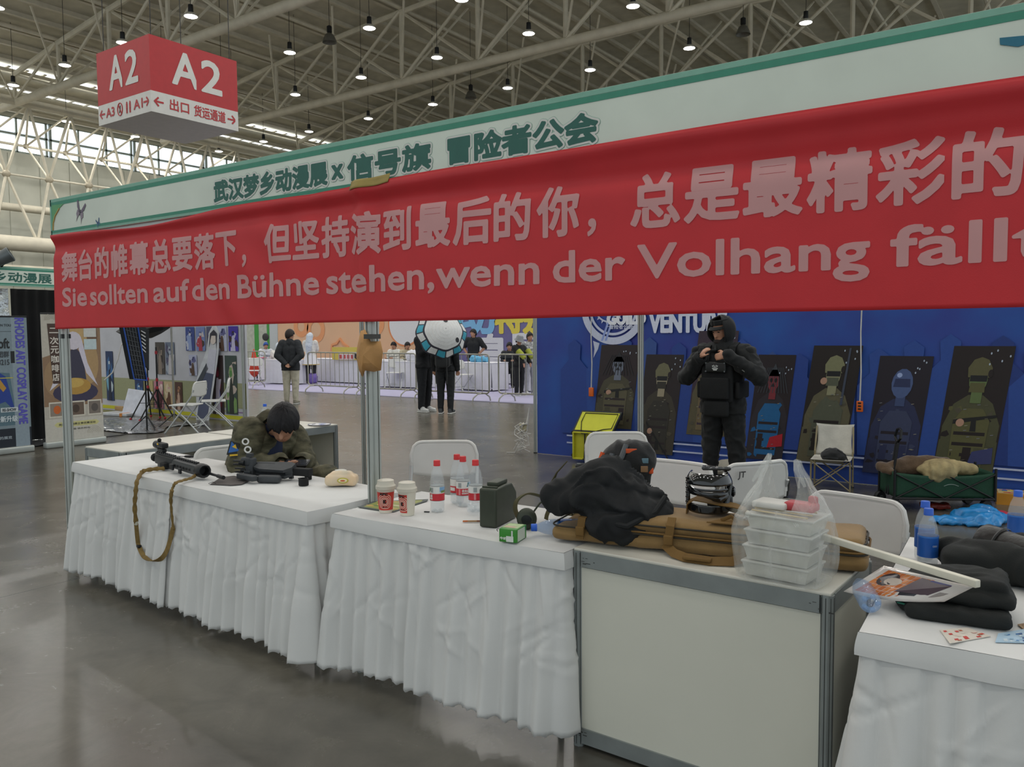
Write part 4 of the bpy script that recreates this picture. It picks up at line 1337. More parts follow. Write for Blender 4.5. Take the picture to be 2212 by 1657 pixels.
# scoped rifle with sling
GUN = mat('gun_black', '1d1f21', .5, .2, var=.15, scale=30); GUN2 = mat('gun_grey', '303336', .45, .3); RUB = mat('rubber', '141516', .8)
p0, p1 = at(338, 992, .8), at(447, 1024, .8)
rt = thing('scoped_rifle', 'black toy rifle with scope and tan sling lying on the leftmost table', 'rifle', (p0.x, p0.y, TT))
rt.rotation_euler = (0, 0, math.atan2(p1.y - p0.y, p1.x - p0.x))
Lr = (p1 - p0).length
k = Lr / .62
X90 = R(90)


def seg(mb, x0, x1, r0, r1, z, mt, n=12, y=0.): mb.lathe([(r0, 0), (r1, x1 - x0)], mt, n, T((x0, y, z), (0, X90, 0)))


mb = MB(); mb.rbox((.14 * k, 0, .05), (.24 * k, .042, .06), .008, GUN); mb.rbox((.1 * k, 0, .025), (.1 * k, .036, .05), .006, GUN2); mb.box((.14 * k, 0, .084), (.26 * k, .02, .01), GUN2)
for j in range(9): mb.box((.03 * k + j * .026 * k, 0, .092), (.012 * k, .02, .008), GUN2)
mb.build('receiver', rt)
mb = MB(); seg(mb, .27 * k, .54 * k, .034, .036, .05, GUN2, 8)
for j in range(6):
    for s_ in (-1, 1): mb.rbox((.31 * k + j * .036 * k, s_ * .034, .05), (.022 * k, .006, .014), .002, RUB)
for j in range(10): mb.box((.29 * k + j * .025 * k, 0, .088), (.012 * k, .02, .008), GUN)
mb.build('handguard', rt)
mb = MB(); mb.lathe([(.036, 0), (.04, .01), (.04, .06), (.034, .075), (.026, .07), (.024, .02), (.0, .018)], GUN, 14, T((.53 * k, .005, .05), (0, X90, 0))); mb.build('muzzle_shroud', rt)
mb = MB(); seg(mb, .5 * k, .70 * k, .008, .008, .035, GUN, 8, .03); seg(mb, .68 * k, .74 * k, .011, .011, .035, GUN, 10, .03); mb.build('barrel', rt)
mb = MB(); mb.rbox((.02 * k, 0, .045), (.07 * k, .03, .03), .008, GUN); mb.lathe([(.022, 0), (.026, .01), (.026, .03), (.02, .04)], RUB, 12, T((-.03 * k, .0, .05), (0, X90, 0))); mb.build('buffer_end', rt)
mb = MB(); mb.rbox((.08 * k, 0, .107), (.07 * k, .028, .02), .004, GUN); mb.lathe([(.02, 0), (.024, .008), (.024, .06), (.02, .07)], GUN, 14, T((.0 * k, 0, .135), (0, X90, 0)))
mb.rbox((.09 * k, .0, .138), (.08 * k, .04, .034), .01, GUN); mb.ell((.05 * k, 0, .165), .012, RUB, n=10, k=6); mb.build('scope', rt)
mb = MB(); mb.box((.07 * k, -.021, .145), (.022, .002, .01), flat('d8b030')); mb.box((.05 * k, -.02, .14), (.016, .002, .012), flat('3563a8')); mb.build('sticker', rt)
mb = MB(); mb.rbox((.17 * k, -.03, .03), (.06 * k, .03, .03), .006, RUB); mb.rbox((.3 * k, -.045, .04), (.05, .012, .035), .004, GUN); mb.rbox((.4 * k, -.045, .03), (.03, .012, .03), .004, GUN); mb.build('side_grip', rt)
SLG = mat('tan_webbing', '7d6638', .8, var=.2, scale=50, bump=.2, bscale=300)
Minv = (Matrix.Translation(rt.location) @ Matrix.Rotation(rt.rotation_euler.z, 4, 'Z')).inverted()
vS = -.315


def L_(p): return Minv @ Vector(p)


fr_ = [at(356, 1012, .775), at(335, 1013, .775), at(312, 1017, .775), at(305, 1022, .765)]
hang = [(296, 1040), (293, 1065), (291, 1095), (294, 1130), (297, 1165), (300, 1180), (312, 1203), (330, 1212), (348, 1207), (360, 1190), (368, 1165), (374, 1140), (371, 1110), (369, 1080), (371, 1062), (374, 1052)]
hp = [atv(x, y, vS - .02 * math.sin(i)) for i, (x, y) in enumerate(hang)]
bk_ = [at(380, 1043, .775), at(398, 1037, .775), at(415, 1032, .78), at(424, 1024, .79)]
mb = MB(); pts = smooth_path([L_(p) for p in fr_ + hp[:4]], 5)
mb.tube(pts, [.012 + .0028 * math.sin(1.9 * i) for i in range(len(pts))], SLG, 8, flatten=(1, .6)); mb.build('sling_front', rt)
mb = MB(); pts = smooth_path([L_(p) for p in hp[3:12]], 5)
mb.strap(pts, .026, .0035, SLG, (.83, .55, 0)); mb.build('sling_loop', rt)
mb = MB(); pts = smooth_path([L_(p) for p in hp[11:] + bk_], 5)
rs = [.010 + (.004 if 8 < i < 17 else 0) + .0022 * math.sin(2.1 * i) for i in range(len(pts))]
mb.tube(pts, rs, SLG, 8, flatten=(1, .6)); mb.build('sling_rear', rt)
mb = MB(); mb.rbox(L_(hp[5]), (.034, .02, .016), .004, BLK); mb.rbox(L_(hp[3]), (.02, .014, .024), .003, flat('b9b6a4')); mb.rbox(L_(hp[11]), (.02, .012, .02), .003, SLG); mb.build('buckle', rt)

# screwdriver
p = at(398, 989, TT)
o = thing('screwdriver', 'thin dark screwdriver lying behind the scoped rifle', 'tool', (p.x, p.y, TT + .009), .45)
mb = MB(); mb.lathe([(.004, 0), (.008, .01), (.009, .04), (.006, .075)], BLK, 10, T((.0, 0, 0), (0, X90, 0))); mb.build('handle', o)
mb = MB(); mb.lathe([(.0022, -.09), (.0025, 0)], GUN2, 6, T((0, 0, 0), (0, X90, 0))); mb.build('shaft', o)

# folded grey rifle and its flat pouch
p0, p1 = at(512, 1030, .78), at(632, 1036, .78)
rz = math.atan2(p1.y - p0.y, p1.x - p0.x)
rt = thing('folded_rifle', 'dark grey stubby toy rifle folded open in front of the seated man', 'rifle', (p0.x, p0.y, TT), rz)
Lr = (p1 - p0).length
GG = mat('gun_polymer', '3a3d40', .55, .05, var=.12, scale=40)
mb = MB(); M_ = T((.08, .06, .045), (0, 0, 0))
for pl, z0, z1 in (([(0, -.01), (.05, -.03), (.20, -.035), (.235, .0), (.235, .045), (.2, .06), (.0, .05)], -.02, -.004), ([(0, -.01), (.05, -.03), (.20, -.035), (.235, .0), (.235, .045), (.2, .06), (.0, .05)], .018, .034),
                   ([(-.01, .0), (.04, -.005), (.04, .05), (-.01, .05)], -.004, .018), ([(.2, -.02), (.235, 0), (.235, .045), (.2, .05)], -.004, .018)):
    mb.prism(pl, z0, z1, GG, M_ @ T(rot=(R(20), 0, 0)))
mb.build('receiver', rt, angle=.4)
mb = MB(); mb.rbox((.05, .06, .06), (.05, .05, .12), .01, GG); mb.rbox((.03, .05, .1), (.06, .04, .05), .012, GG); mb.rbox((.1, .09, .085), (.18, .02, .014), .004, GG); mb.box((.045, .06, .135), (.03, .03, .02), GG); mb.build('frame', rt)
mb = MB()
for y, z in ((.045, .05), (.03, .095)):
    for dz in (-.01, .01): mb.rbox((-.015, y, z + dz), (.05, .022, .008), .003, GUN)
    mb.lathe([(.014, 0), (.014, .03)], GUN, 10, T((.0, y, z), (0, X90, 0)))
mb.build('muzzle', rt)
mb = MB(); mb.rbox((.1, .0, .03), (.16, .035, .03), .006, GG, T(rot=(0, 0, R(-24)))); mb.rbox((.06, .01, .045), (.04, .012, .02), .003, GUN2); mb.build('grip_arm', rt)
mb = MB(); mb.rbox((.215, -.045, .022), (.135, .05, .042), .017, GG, T(rot=(0, 0, R(6)))); mb.build('magazine', rt)
mb = MB(); mb.rbox((.33, .115, .05), (.16, .045, .042), .006, RUB, T(rot=(0, 0, R(-6)))); mb.box((.28, .1, .02), (.02, .02, .03), GG); mb.build('stock', rt)
pts = [at(x, y, TT + .002) for x, y in ((455, 1047), (478, 1032), (505, 1029), (545, 1036), (522, 1047), (500, 1049))]
c_ = sum(pts, Vector()) / 6
o = thing('flat_pouch', 'flat grey drawstring pouch half under the folded rifle', 'pouch', c_)
mb = MB(); mb.prism([((p - c_).x, (p - c_).y) for p in pts], 0, .004, mat('grey_pouch', '55504e', .8, bump=.2, bscale=200)); mb.build('cloth', o, smooth=False)
q = pts[0] - c_
mb = MB(); mb.tube([q, q + Vector((-.02, .0, .004)), q + Vector((-.0, .015, .012)), q + Vector((.02, .02, .006))], .0015, BLK, 5); mb.build('drawstring', o)
for (px, py, rr_, lb) in ((656, 1049, .027, 'larger black lens cap with a tab, nearest the tissue pack'), (666, 1036, .02, 'smaller black lens cap behind the larger one')):
    p = at(px, py, TT)
    o = thing('lens_cap', lb, 'cap', (p.x, p.y, TT))
    mb = MB(); mb.lathe([(rr_ * .85, 0), (rr_, .004), (rr_, .034), (rr_ * .94, .04), (rr_ * .8, .04), (rr_ * .78, .03), (0, .03)], RUB, 18); mb.build('cup', o)
    mb = MB(); mb.rbox((-rr_ * 1.1, 0, .036), (.016, .016, .005), .002, RUB); mb.build('tab', o)
# tissue pack
p = at(700, 1053, TT)
o = thing('tissue_pack', 'cream soft tissue pack with orange print on the table before the middle post', 'tissue pack', (p.x, p.y, TT), .62)
TIS = mat('tissue_film', 'e3d6bc', .35, var=.12, scale=12, bump=.2, bscale=30, col2='e6c8a2')
lump('film_pack', [('b', (.085, .05, .032), (.17, .1, .06), .02), ('b', (.085, .05, .055), (.12, .06, .05), .018)], TIS, o, .008, 3, .003, 14, zmin=0)
mb = MB(); M_ = T((.1, -.0035, .036), (R(90), 0, 0)); mb.ell((0, 0, 0), (.03, .015, .003), flat('b9ae3a'), M_); mb.ell((0, 0, .002), (.024, .010, .003), flat('e8dcb0'), M_); mb.ell((0, 0, .0035), (.014, .005, .003), flat('c25a34'), M_); mb.build('oval_label', o)
mb = MB(); mb.grid(lambda u, v: (.05 + u * .06, .045 + .02 * math.sin(3 * u) * v, .07 + .016 * v), 6, 3, mat('tissue_white', 'eceae2', .9)); mb.build('tissue', o, angle=2., solid=.001)

# printed map under the cups
pts = [at(x, y, TT + .001) for x, y in ((773, 1096), (806, 1084), (925, 1079), (922, 1083), (850, 1107), (815, 1103))]
c_ = sum(pts, Vector()) / 6
o = thing('printed_map', 'folded printed map with dark border under the two paper cups', 'map', c_)
mb = MB(); mb.prism([((p - c_).x, (p - c_).y) for p in pts], 0, .002, flat('3c4644')); mb.build('sheet', o, smooth=False)
mb = MB()
qs = [(p - c_) * .84 for p in pts]
mb.prism([(q.x, q.y) for q in qs], .002, .0024, flat('8a8f45'))
rr = random.Random(3)
for j in range(14):
    a, b = rr.random(), rr.random()
    q = qs[1].lerp(qs[2], a).lerp(qs[0].lerp(qs[4], a), b) * .9
    mb.ell((q.x, q.y, .0024 + j * .00005), (rr.uniform(.01, .03), rr.uniform(.006, .016), .0003), flat(rr.choice(['4f8f86', 'b9a24a', 'c9c3a4', '5a7a3c', 'c79c56'])), n=8, k=4)
mb.build('map_print', o, smooth=False)

# paper coffee cups
CUPW = mat('cup_white', 'dcd6c6', .5, var=.02); CUPR = mat('cup_red', 'c63a2e', .5, var=.04); LID = mat('cup_lid', 'd9d3c4', .35, alpha=.85, var=.02)


def cup(px, py, rot, label, sleeve):
    p = at(px, py, TT)
    t = thing('paper_cup', label, 'cup', (p.x, p.y, TT), rot, 'red and white paper coffee cups')
    r0, r1, h = .030, .041, .118
    sl = (r1 - r0) / h
    mb = MB(); mb.lathe([(.0, .004), (r0 - .002, .004), (r0, 0), (r0 + .0004, .002), (r1, h), (r1 + .002, h + .002), (r1 + .002, h + .006)], CUPW, 32); mb.build('cup_body', t)
    mb = MB(); mb.lathe([(r1 + .001, h - .012), (r1 + .0045, h - .01), (r1 + .0045, h + .004), (r1 + .001, h + .008), (r1 - .002, h + .012), (r1 - .004, h + .028), (r1 - .008, h + .03), (0, h + .026)], LID, 32); mb.build('lid', t)
    mb = MB()
    a0, a1 = sleeve
    mb.grid(lambda u, v: (lambda z, a: ((r0 + sl * z + .0007) * math.sin(a), -(r0 + sl * z + .0007) * math.cos(a), z))(.014 + .082 * v, R(a0 + (a1 - a0) * u)), 30, 6, CUPR)
    mb.build('red_sleeve', t, angle=2.)
    mb = MB(); I_ = Matrix.Identity(4)
    for j, rad in enumerate((.031, .0245, .018, .0125)):
        pts = []
        for q in range(40):
            a = 2 * math.pi * q / 40
            f = rad * (1 + .06 * math.cos(4 * a + math.pi))
            pts.append((f * math.cos(a), .054 + f * math.sin(a) * 1.12))
        w_ = .0022
        for q in range(40):
            a, b = pts[q], pts[(q + 1) % 40]
            c1 = Vector((0, .054)); va, vb = Vector(a) - c1, Vector(b) - c1
            ia, ib = c1 + va * (1 - w_ / va.length), c1 + vb * (1 - w_ / vb.length)
            mb.poly([(*ia, .0012), (*ib, .0012), (*b, .0012), (*a, .0012)][::-1], flat('e9dfcd'), None)
    mb.build('rings', t, angle=2.) if False else None
    wrap(mb, .0365, I_); 
    mb.v = [(x * (r0 + sl * z + .0014) / .0375, y * (r0 + sl * z + .0014) / .0375, z) for x, y, z in mb.v]
    mb.build('ring_print', t, angle=2.)
    mb = MB()
    put_text(mb, 'KFC', flat('28211e'), I_, -.019, .012, .084, .093, .0012); put_text(mb, 'K', flat('28211e'), I_, -.006, .006, .047, .061, .0018); put_text(mb, 'I ♥ KFC', flat('28211e'), I_, -.014, .012, .026, .031, .0004)
    wrap(mb, .0365, I_)
    mb.v = [(x * (r0 + sl * z + .0019) / .0365, y * (r0 + sl * z + .0019) / .0365, z) for x, y, z in mb.v]
    mb.build('black_lettering', t, angle=2.)
    return t


cup(834, 1106, R(36), 'left paper cup, its red ringed print facing the camera', (-78, 80))
cup(880, 1112, R(5), 'right paper cup, turned so its red print ends in a white strip', (-150, 36))

# water bottles
PET = mat('clear_plastic', 'dfe6ea', .06, alpha=.20, spec=.8, var=.02); PETB = mat('blue_tint_plastic', '8fb2dc', .06, alpha=.4, spec=.8, var=.02)
WAT = mat('water', 'c9d4d8', .03, alpha=.12, spec=.6, var=.01)


def bottle(loc, rz, label, group, cap, wraps, h=.235, r=.0325, tilt=None, body=None, fill=.25):
    t = thing('water_bottle', label, 'bottle', loc, rz, group)
    if tilt: t.rotation_euler = tilt
    f = h / .235
    mb = MB()
    prof = [(.012, .004), (r * .7, .0), (r * .95, .006), (r, .014), (r * .97, .022), (r, .03), (r * .97, .04), (r, .048), (r, .135), (r * .97, .145), (r * .93, .155), (r * .8, .178), (r * .58, .198), (.0135, .212), (.0135, .222)]
    mb.lathe([(a, b * f) for a, b in prof], body or PET, 24, caps=False)
    for q in range(5):
        a = q * 2 * math.pi / 5
        mb.ell((r * .62 * math.cos(a), r * .62 * math.sin(a), .005 * f), (r * .26, r * .26, .006), body or PET, n=8, k=5)
    mb.build('body', t)
    if cap:
        mb = MB(); mb.lathe([(.0155, .212 * f), (.0155, .218 * f), (.015, .219 * f), (.015, .235 * f), (.0135, .2375 * f), (0, .2375 * f)], cap, 20); mb.build('cap', t)
    if fill:
        mb = MB(); mb.lathe([(0, .005), (r * .9, .006), (r * .95, .014), (r * .95, .235 * f * fill), (0, .235 * f * fill)], WAT, 20); mb.build('water', t)
    if wraps:
        lb = MB()
        for (z0, z1, a0, a1, mt, dr) in wraps:
            lb.grid(lambda u, v, z0=z0, z1=z1, a0=a0, a1=a1, dr=dr: ((r + dr) * math.sin(R(a0 + (a1 - a0) * u)), -(r + dr) * math.cos(R(a0 + (a1 - a0) * u)), (z0 + (z1 - z0) * v) * f), max(4, int((a1 - a0) / 9)), 1, mt)
        lb.build('label', t, angle=2.)
    return t


RCAP = mat('red_cap', 'cf2a2c', .4); BCAP = mat('blue_cap', '2a62cf', .4)
LW_, LR_ = flat('dcdcd8', .35), flat('c6303a', .35)
LSKY, LGRN, LGRY = flat('7fa8cc', .35), flat('6f8a4a', .35), flat('9aa0a0', .35)
red_label = [(.055, .122, -180, 180, LW_, .0006), (.055, .088, -180, 180, LR_, .0009), (.121, .1225, -180, 180, flat('3c3c3c'), .001), (.0545, .056, -180, 180, flat('3c3c3c'), .001),
             (.096, .118, 40, 110, LSKY, .0011), (.092, .102, 50, 108, LGRN, .0013), (.093, .115, -40, -12, LGRY, .0011), (.058, .086, -36, -20, flat('d88a8c', .35), .0012), (.066, .082, -160, -110, LW_, .0012)]


def bottle_text(t, s_, mt, x0, x1, y0, y1, r, a0):
    mb = MB(); put_text(mb, s_, mt, Matrix.Identity(4), x0, x1, y0, y1, .0006); wrap(mb, r, Matrix.Identity(4), a0)
    mb.build('label_lettering', t, angle=2.)


for px, py, rz, lb, tx in ((945, 1105, 20, 'red-capped water bottle standing apart, nearest the paper cups', -1.2), (988, 1087, 130, 'red-capped water bottle at the back left of the three grouped bottles', None),
                           (1001, 1093, 36, 'red-capped water bottle in the middle of the group, label text facing out', .35), (1028, 1104, 60, 'red-capped water bottle on the right of the group, beside the olive can', None)):
    p = at(px, py, TT)
    t = bottle((p.x, p.y, TT), R(rz), lb, 'red-capped water bottles', RCAP, red_label, h=.232)
    if tx is not None:
        bottle_text(t, '农夫山泉', LW_, -.016, .03, .070, .083, .0342, tx); bottle_text(t, 'NONGFU SPRING', LW_, -.016, .03, .062, .067, .0342, tx)
        mb = MB(); mb.poly([(.006, .095, 0), (.026, .095, 0), (.016, .117, 0)], LGRN if False else flat('2f6b4f', .35)); wrap(mb, .0342, Matrix.Identity(4), tx); mb.build('green_mark', t)
# crushed empty bottle lying in front of them
p = at(1018, 1110, TT)
bottle((p.x, p.y, TT + .03), 0, 'crushed empty clear bottle lying beside the olive can', None, None, None, h=.15, r=.03, tilt=(R(90), 0, R(75)), fill=0)
p = at(922, 1107, TT)
o = thing('metal_pin', 'tiny grey metal pin on the cloth left of the lone bottle', 'pin', (p.x, p.y, TT + .003), .4)
mb = MB(); mb.rbox((0, 0, 0), (.026, .008, .005), .002, GUN2); mb.build('pin', o); 

# olive ammunition can
OLV = mat('olive_can', '3a3f33', .5, .1, var=.12, scale=20)
pL, pM, pR = at(1037, 1138, TT), at(1072, 1142, TT), at(1117, 1118, TT)
ex = Vector((pR.x - pM.x, pR.y - pM.y, 0)); Lc = ex.length
o = thing('ammo_can', 'dark olive plastic can with slanted shoulder and flat lid knob', 'can', (pM.x, pM.y, TT), math.atan2(ex.y, ex.x))
hC = .166; wC = (pM - pL).length * 1.02
pl = [(0, 0), (Lc, 0), (Lc, hC * .70), (Lc * .78, hC * .98), (Lc * .5, hC), (0, hC * .98)]
bmx = MB(); bmx.prism(pl, -wC, 0, OLV, T(rot=(R(90), 0, 0)))
b_ = bmx.build('body', o, smooth=True, angle=.5)
bv = b_.modifiers.new('b', 'BEVEL'); bv.width = .008; bv.segments = 3; bv.limit_method = 'ANGLE'
mb = MB(); mb.rbox((Lc * .45, wC / 2, hC + .008), (Lc * .5, wC * .62, .018), .005, OLV); mb.build('lid', o)
mb = MB(); mb.rbox((Lc * .12, wC / 2, hC + .0), (.012, wC * .9, .008), .003, OLV); mb.build('hinge', o)
# brush
p = at(1000, 1128, TT)
o = thing('brush', 'small flat brush with orange end lying left of the olive can', 'brush', (p.x, p.y, TT + .004), .62)
mb = MB(); mb.rbox((.01, 0, 0), (.022, .012, .006), .002, flat('b5632e')); mb.build('bristles', o)
mb = MB(); mb.rbox((.04, 0, 0), (.04, .011, .006), .002, flat('9c7a52')); mb.build('ferrule', o)
mb = MB(); mb.rbox((.095, 0, 0), (.075, .009, .007), .003, flat('7a4a2a')); mb.build('handle', o)
# green milk carton
pa, pb, pc = at(1078, 1170, TT), at(1116, 1174, TT), at(1136, 1160, TT)
ex = pb - pa; ey = pc - pb
o = thing('milk_carton', 'small green and white milk carton lying near the front edge of the cup table', 'carton', (pa.x, pa.y, TT), math.atan2(ex.y, ex.x))
GRN = flat('3f8f36', .4); CW_, CD_, CH_ = ex.length, ey.length * .95, .052
mb = MB(); mb.rbox((CW_ / 2, CD_ / 2, CH_ / 2), (CW_, CD_, CH_), .003, GRN); mb.build('box', o)
mb = MB(); M_ = frame(Vector((0, -.0012, 0)), (1, 0, 0), (0, 0, 1))
mb.box((CW_ * .62, .014, 0), (.03, .022, .001), flat('dfe3dc'), M_); mb.box((CW_ * .75, .032, .0004), (.006, .03, .001), flat('dfe3dc'), M_ @ T((0, 0, 0), (0, 0, 0))); put_text(mb, '牛奶', flat('dfe6d8'), M_, .005, .032, .01, .02, .0006)
mb.box((CW_ + .0006, CD_ * .45, CH_ * .5), (.001, CD_ * .7, CH_ * .86), flat('cfd8c8'))
mb.box((CW_ * .5, CD_ * .55, CH_ + .0006), (CW_ * .86, CD_ * .7, .001), flat('b9cf9c')); mb.box((CW_ * .45, CD_ * .35, CH_ + .0012), (CW_ * .6, CD_ * .25, .001), flat('c9b09a'))
mb.build('print', o, smooth=False)
mb = MB(); mb.tube([(.0, -.003, CH_), (-.008, -.004, CH_ - .004), (-.004, -.002, CH_ - .012)], .0015, BLK, 5); mb.build('straw_tip', o)
# olive headset
p = at(1138, 1144, TT)
o = thing('headset', 'olive ear-defender headset with camouflage strap between can and rifle bag', 'headset', (p.x, p.y, TT), .5)
mb = MB(); mb.ell((0, 0, .045), (.042, .028, .045), OLV, n=20, k=12); mb.lathe([(.001, .03), (.02, .028), (.022, .02)], BLK, 16, T((0, 0, .045), (R(90), 0, 0))); mb.build('ear_cup', o)
MCAM = mat('multicam', '6d6244', .85, var=.35, scale=18, col2='4a4a30', bump=.15, bscale=150)
mb = MB(); mb.strap(smooth_path([(-.03, .02, .03), (-.05, .03, .075), (-.045, .05, .11), (-.01, .09, .13), (.03, .12, .12), (.06, .14, .105)]), .026, .006, MCAM, (.5, -.6, .2)); mb.build('headband', o)
mb = MB(); mb.tube([(.02, .02, .06), (.05, .05, .1), (.09, .08, .12)], .004, OLV, 6); mb.rbox((-.06, .0, .012), (.05, .03, .016), .005, BLK); mb.build('cable', o)
# lying blue-capped bottle
p = at(1160, 1141, TT + .03)
bottle((p.x + .155, p.y + .115, TT + .034), 0, 'blue-capped water bottle lying half under the tan rifle bag', None, BCAP, [(.06, .12, -180, 180, flat('2f5fa8', .35), .0006)], h=.215, r=.032, tilt=(R(90), 0, R(-52)), body=PETB, fill=0)

# tan rifle bag
TAN = mat('tan_nylon', '866a40', .8, var=.1, scale=14, bump=.2, bscale=350, sheen=.1); TAN2 = mat('tan_binding', '6f5328', .8, var=.1); PIP = mat('dark_piping', '2e2a22', .7)
pA, pB = at(1188, 1166, CT), at(1885, 1243, CT)
rz = math.atan2(pB.y - pA.y, pB.x - pA.x)
o = thing('rifle_bag', 'long tan padded rifle bag lying across the counter under jacket and mask', 'bag', (pA.x, pA.y, CT), rz)
LB = (pB - pA).length - .015; WB = .27


def bagshape(z0, z1, inset, x0=0., x1=1., bulge=.0):
    pts = []
    L0, L1 = LB * x0 + inset, LB * x1 - inset
    w0, w1 = inset, WB - inset
    r = .05
    for cx, cy, a in ((L1 - r, w0 + r, -90), (L1 - r, w1 - r, 0), (L0 + r, w1 - r, 90), (L0 + r, w0 + r, 180)):
        for q in range(5): pts.append((cx + r * math.cos(R(a + q * 22.5)), cy + r * math.sin(R(a + q * 22.5))))
    return pts


lump('main_compartment', [('b', (LB / 2, WB / 2, .028), (LB, WB, .056), .026), ('b', (LB / 2, WB / 2, .04), (LB * .8, WB * .8, .05), .026)], TAN, o, .009, 3, .004, 7, 4., zmin=.001)
lump('top_compartment', [('b', (LB * .55, WB / 2, .085), (LB * .88, WB * .95, .05), .024), ('b', (LB * .6, WB / 2, .1), (LB * .6, WB * .75, .035), .017)], TAN, o, .009, 3, .004, 7, 7.)
for z, ins in ((.058, -.001), (.066, -.002), (.09, .006)):
    mb = MB(); mb.tube([(x, y, z) for x, y in bagshape(0, 0, ins, .0 if z < .06 else .11, 1.)], .0035, PIP if z != .066 else TAN2, 6, closed=True); mb.build('zip_piping', o)
for x in (LB * .12, LB * .42):
    mb = MB(); mb.strap([(x, .02, .125 if x > .4 else .1), (x + .0, -.008, .1), (x - .004, -.012, .06), (x - .008, -.014, .02)], .03, .004, TAN2, (1, 0, 0)); mb.build('compression_strap', o)
    mb = MB(); mb.rbox((x - .006, -.016, .05), (.034, .012, .035), .004, TAN2); mb.build('buckle', o)
mb = MB(); mb.strap([(LB * .44, .16, .115), (LB * .445, .15, .16), (LB * .47, .14, .178), (LB * .55, .13, .17), (LB * .6, .13, .165), (LB * .63, .13, .155), (LB * .64, .12, .115)], .04, .004, TAN2, (0, 1, .2)); mb.build('carry_handle', o)
mb = MB(); mb.strap([(LB * .40, .0, .03), (LB * .44, -.04, .012), (LB * .48, -.065, .008), (LB * .56, -.075, .008), (LB * .62, -.06, .01), (LB * .66, -.02, .02), (LB * .67, .0, .03)], .034, .004, TAN2, (0, .7, .7)); mb.build('front_handle', o)
mb = MB(); mb.rbox((LB * .52, -.073, .012), (.1, .036, .012), .005, TAN2); mb.build('handle_wrap', o)
mb = MB(); mb.prism([(LB * .53, .02), (LB * .70, .02), (LB * .70, .09), (LB * .57, .09)], .118, .122, TAN2); mb.tube([(LB * .57, .05, .124), (LB * .6, .06, .14), (LB * .62, .05, .125)], .008, TAN2, 6, flatten=(1, .4)); mb.build('patch_panel', o)

# camouflage vest under the black jacket
p = at(1185, 1110, .80)
o = thing('camouflage_vest', 'camouflage webbing vest squashed under the black jacket', 'vest', (p.x, p.y, .86), 0)
lump('vest', [('b', (.1, .08, .015), (.26, .18, .07), .03), ((.0, .0, .0), .03, (.06, -.01, -.03), .025), ('e', (.03, .05, .03), (.07, .07, .04)), ((.14, .0, -.01), .02, (.22, .0, -.01), .022)], MCAM, o, .01, 3, .012, 14, 3.)
for x in (.03, .16):
    mb = MB(); mb.strap([(x, .0, .03), (x - .004, -.02, -.01), (x - .02, -.03, -.06), (x - .03, -.02, -.1 + .02)], .018, .003, mat('olive_web', '6b6344', .85), (1, 0, 0)); mb.build('strap', o)
mb = MB(); mb.rbox((.12, -.02, -.03), (.022, .012, .04), .004, flat('7b7357')); mb.build('buckle', o)
mb = MB(); mb.strap([(-.0, .06, .03), (-.03, .08, .06), (-.02, .1, .1), (.02, .12, .15)], .018, .003, MCAM, (0, 1, .3)); mb.build('shoulder_strap', o)

# black jacket and black-orange cap bag
pJ = at(1300, 1120, .86)
JK = mat('black_jacket', '141618', .8, var=.15, scale=10, bump=.12, bscale=250)
o = thing('black_jacket', 'black jacket heaped over the left half of the rifle bag', 'jacket', (pJ.x, pJ.y, .87))
ux, vx = Vector((.94, .34, 0)), Vector((-.34, .94, 0))


def J(a, b, c): q = ux * (a * .8 + .01) + vx * b * .85; return (q.x, q.y, c * .88 - .005)


lump('jacket', [(J(-.27, .07, .06), .042, J(-.12, .1, .12), .07), (J(-.12, .1, .11), .075, J(-.0, .1, .15), .085), (J(0, .1, .12), .09, J(.16, .1, .05), .075), (J(-.05, .04, .06), .075, J(.2, .02, .02), .06),
                (J(-.02, -.03, -.02), .045, J(.12, -.05, -.03), .045), (J(.1, -.05, -.03), .045, J(.25, .04, .02), .05), (J(-.12, .2, .1), .05, J(.02, .2, .13), .05), (J(.02, .2, .11), .05, J(.2, .16, .05), .06), (J(-.25, .05, .05), .03, J(-.1, .02, .07), .055)],
     JK, o, .0075, 3, .024, 6.5, 2.3, (1, 1, .7), fine=.017)
mb = MB(); mb.tube([J(-.02, -.075, .0), J(.12, -.1, -.012), J(.24, -.03, .04), J(.28, .05, .09)], .011, JK, 8); mb.build('hem_fold', o)
p = atv(1352, 1020, .34)
o = thing('black_orange_bag', 'black and orange daypack standing behind the black jacket', 'bag', (p.x, p.y, .885), .5)
lump('pack', [('e', (0, 0, .1), (.115, .08, .115)), ('b', (.01, .0, .06), (.2, .13, .12), .05), ('e', (.05, -.02, .13), (.08, .07, .09))], BFAB, o, .009, 4, .008, 12, 5., zmin=-.02)
OR2 = mat('orange_fabric', 'd2572a', .7)
mb = MB(); mb.tube([(-.1, -.02, .16), (-.118, -.03, .11), (-.115, -.045, .06)], .011, OR2, 6); mb.rbox((.02, -.075, .175), (.05, .006, .02), .003, OR2, T(rot=(R(-25), 0, 0)) if False else None); mb.build('orange_trim', o)
mb = MB(); mb.rbox((.105, -.05, .09), (.02, .03, .03), .006, OR2); mb.build('orange_tab', o)
mb = MB(); mb.rbox((.065, -.082, .135), (.055, .006, .022), .002, flat('5f7f8c')); mb.rbox((.075, -.088, .1), (.03, .006, .026), .002, flat('8a6a4a')); mb.build('badge', o)
mb = MB(); mb.tube([(-.06, -.06, .16), (-.07, -.075, .12), (-.05, -.085, .1), (-.02, -.08, .15), (.0, -.06, .2)], .012, flat('55595c'), 8); mb.build('grey_panel', o)

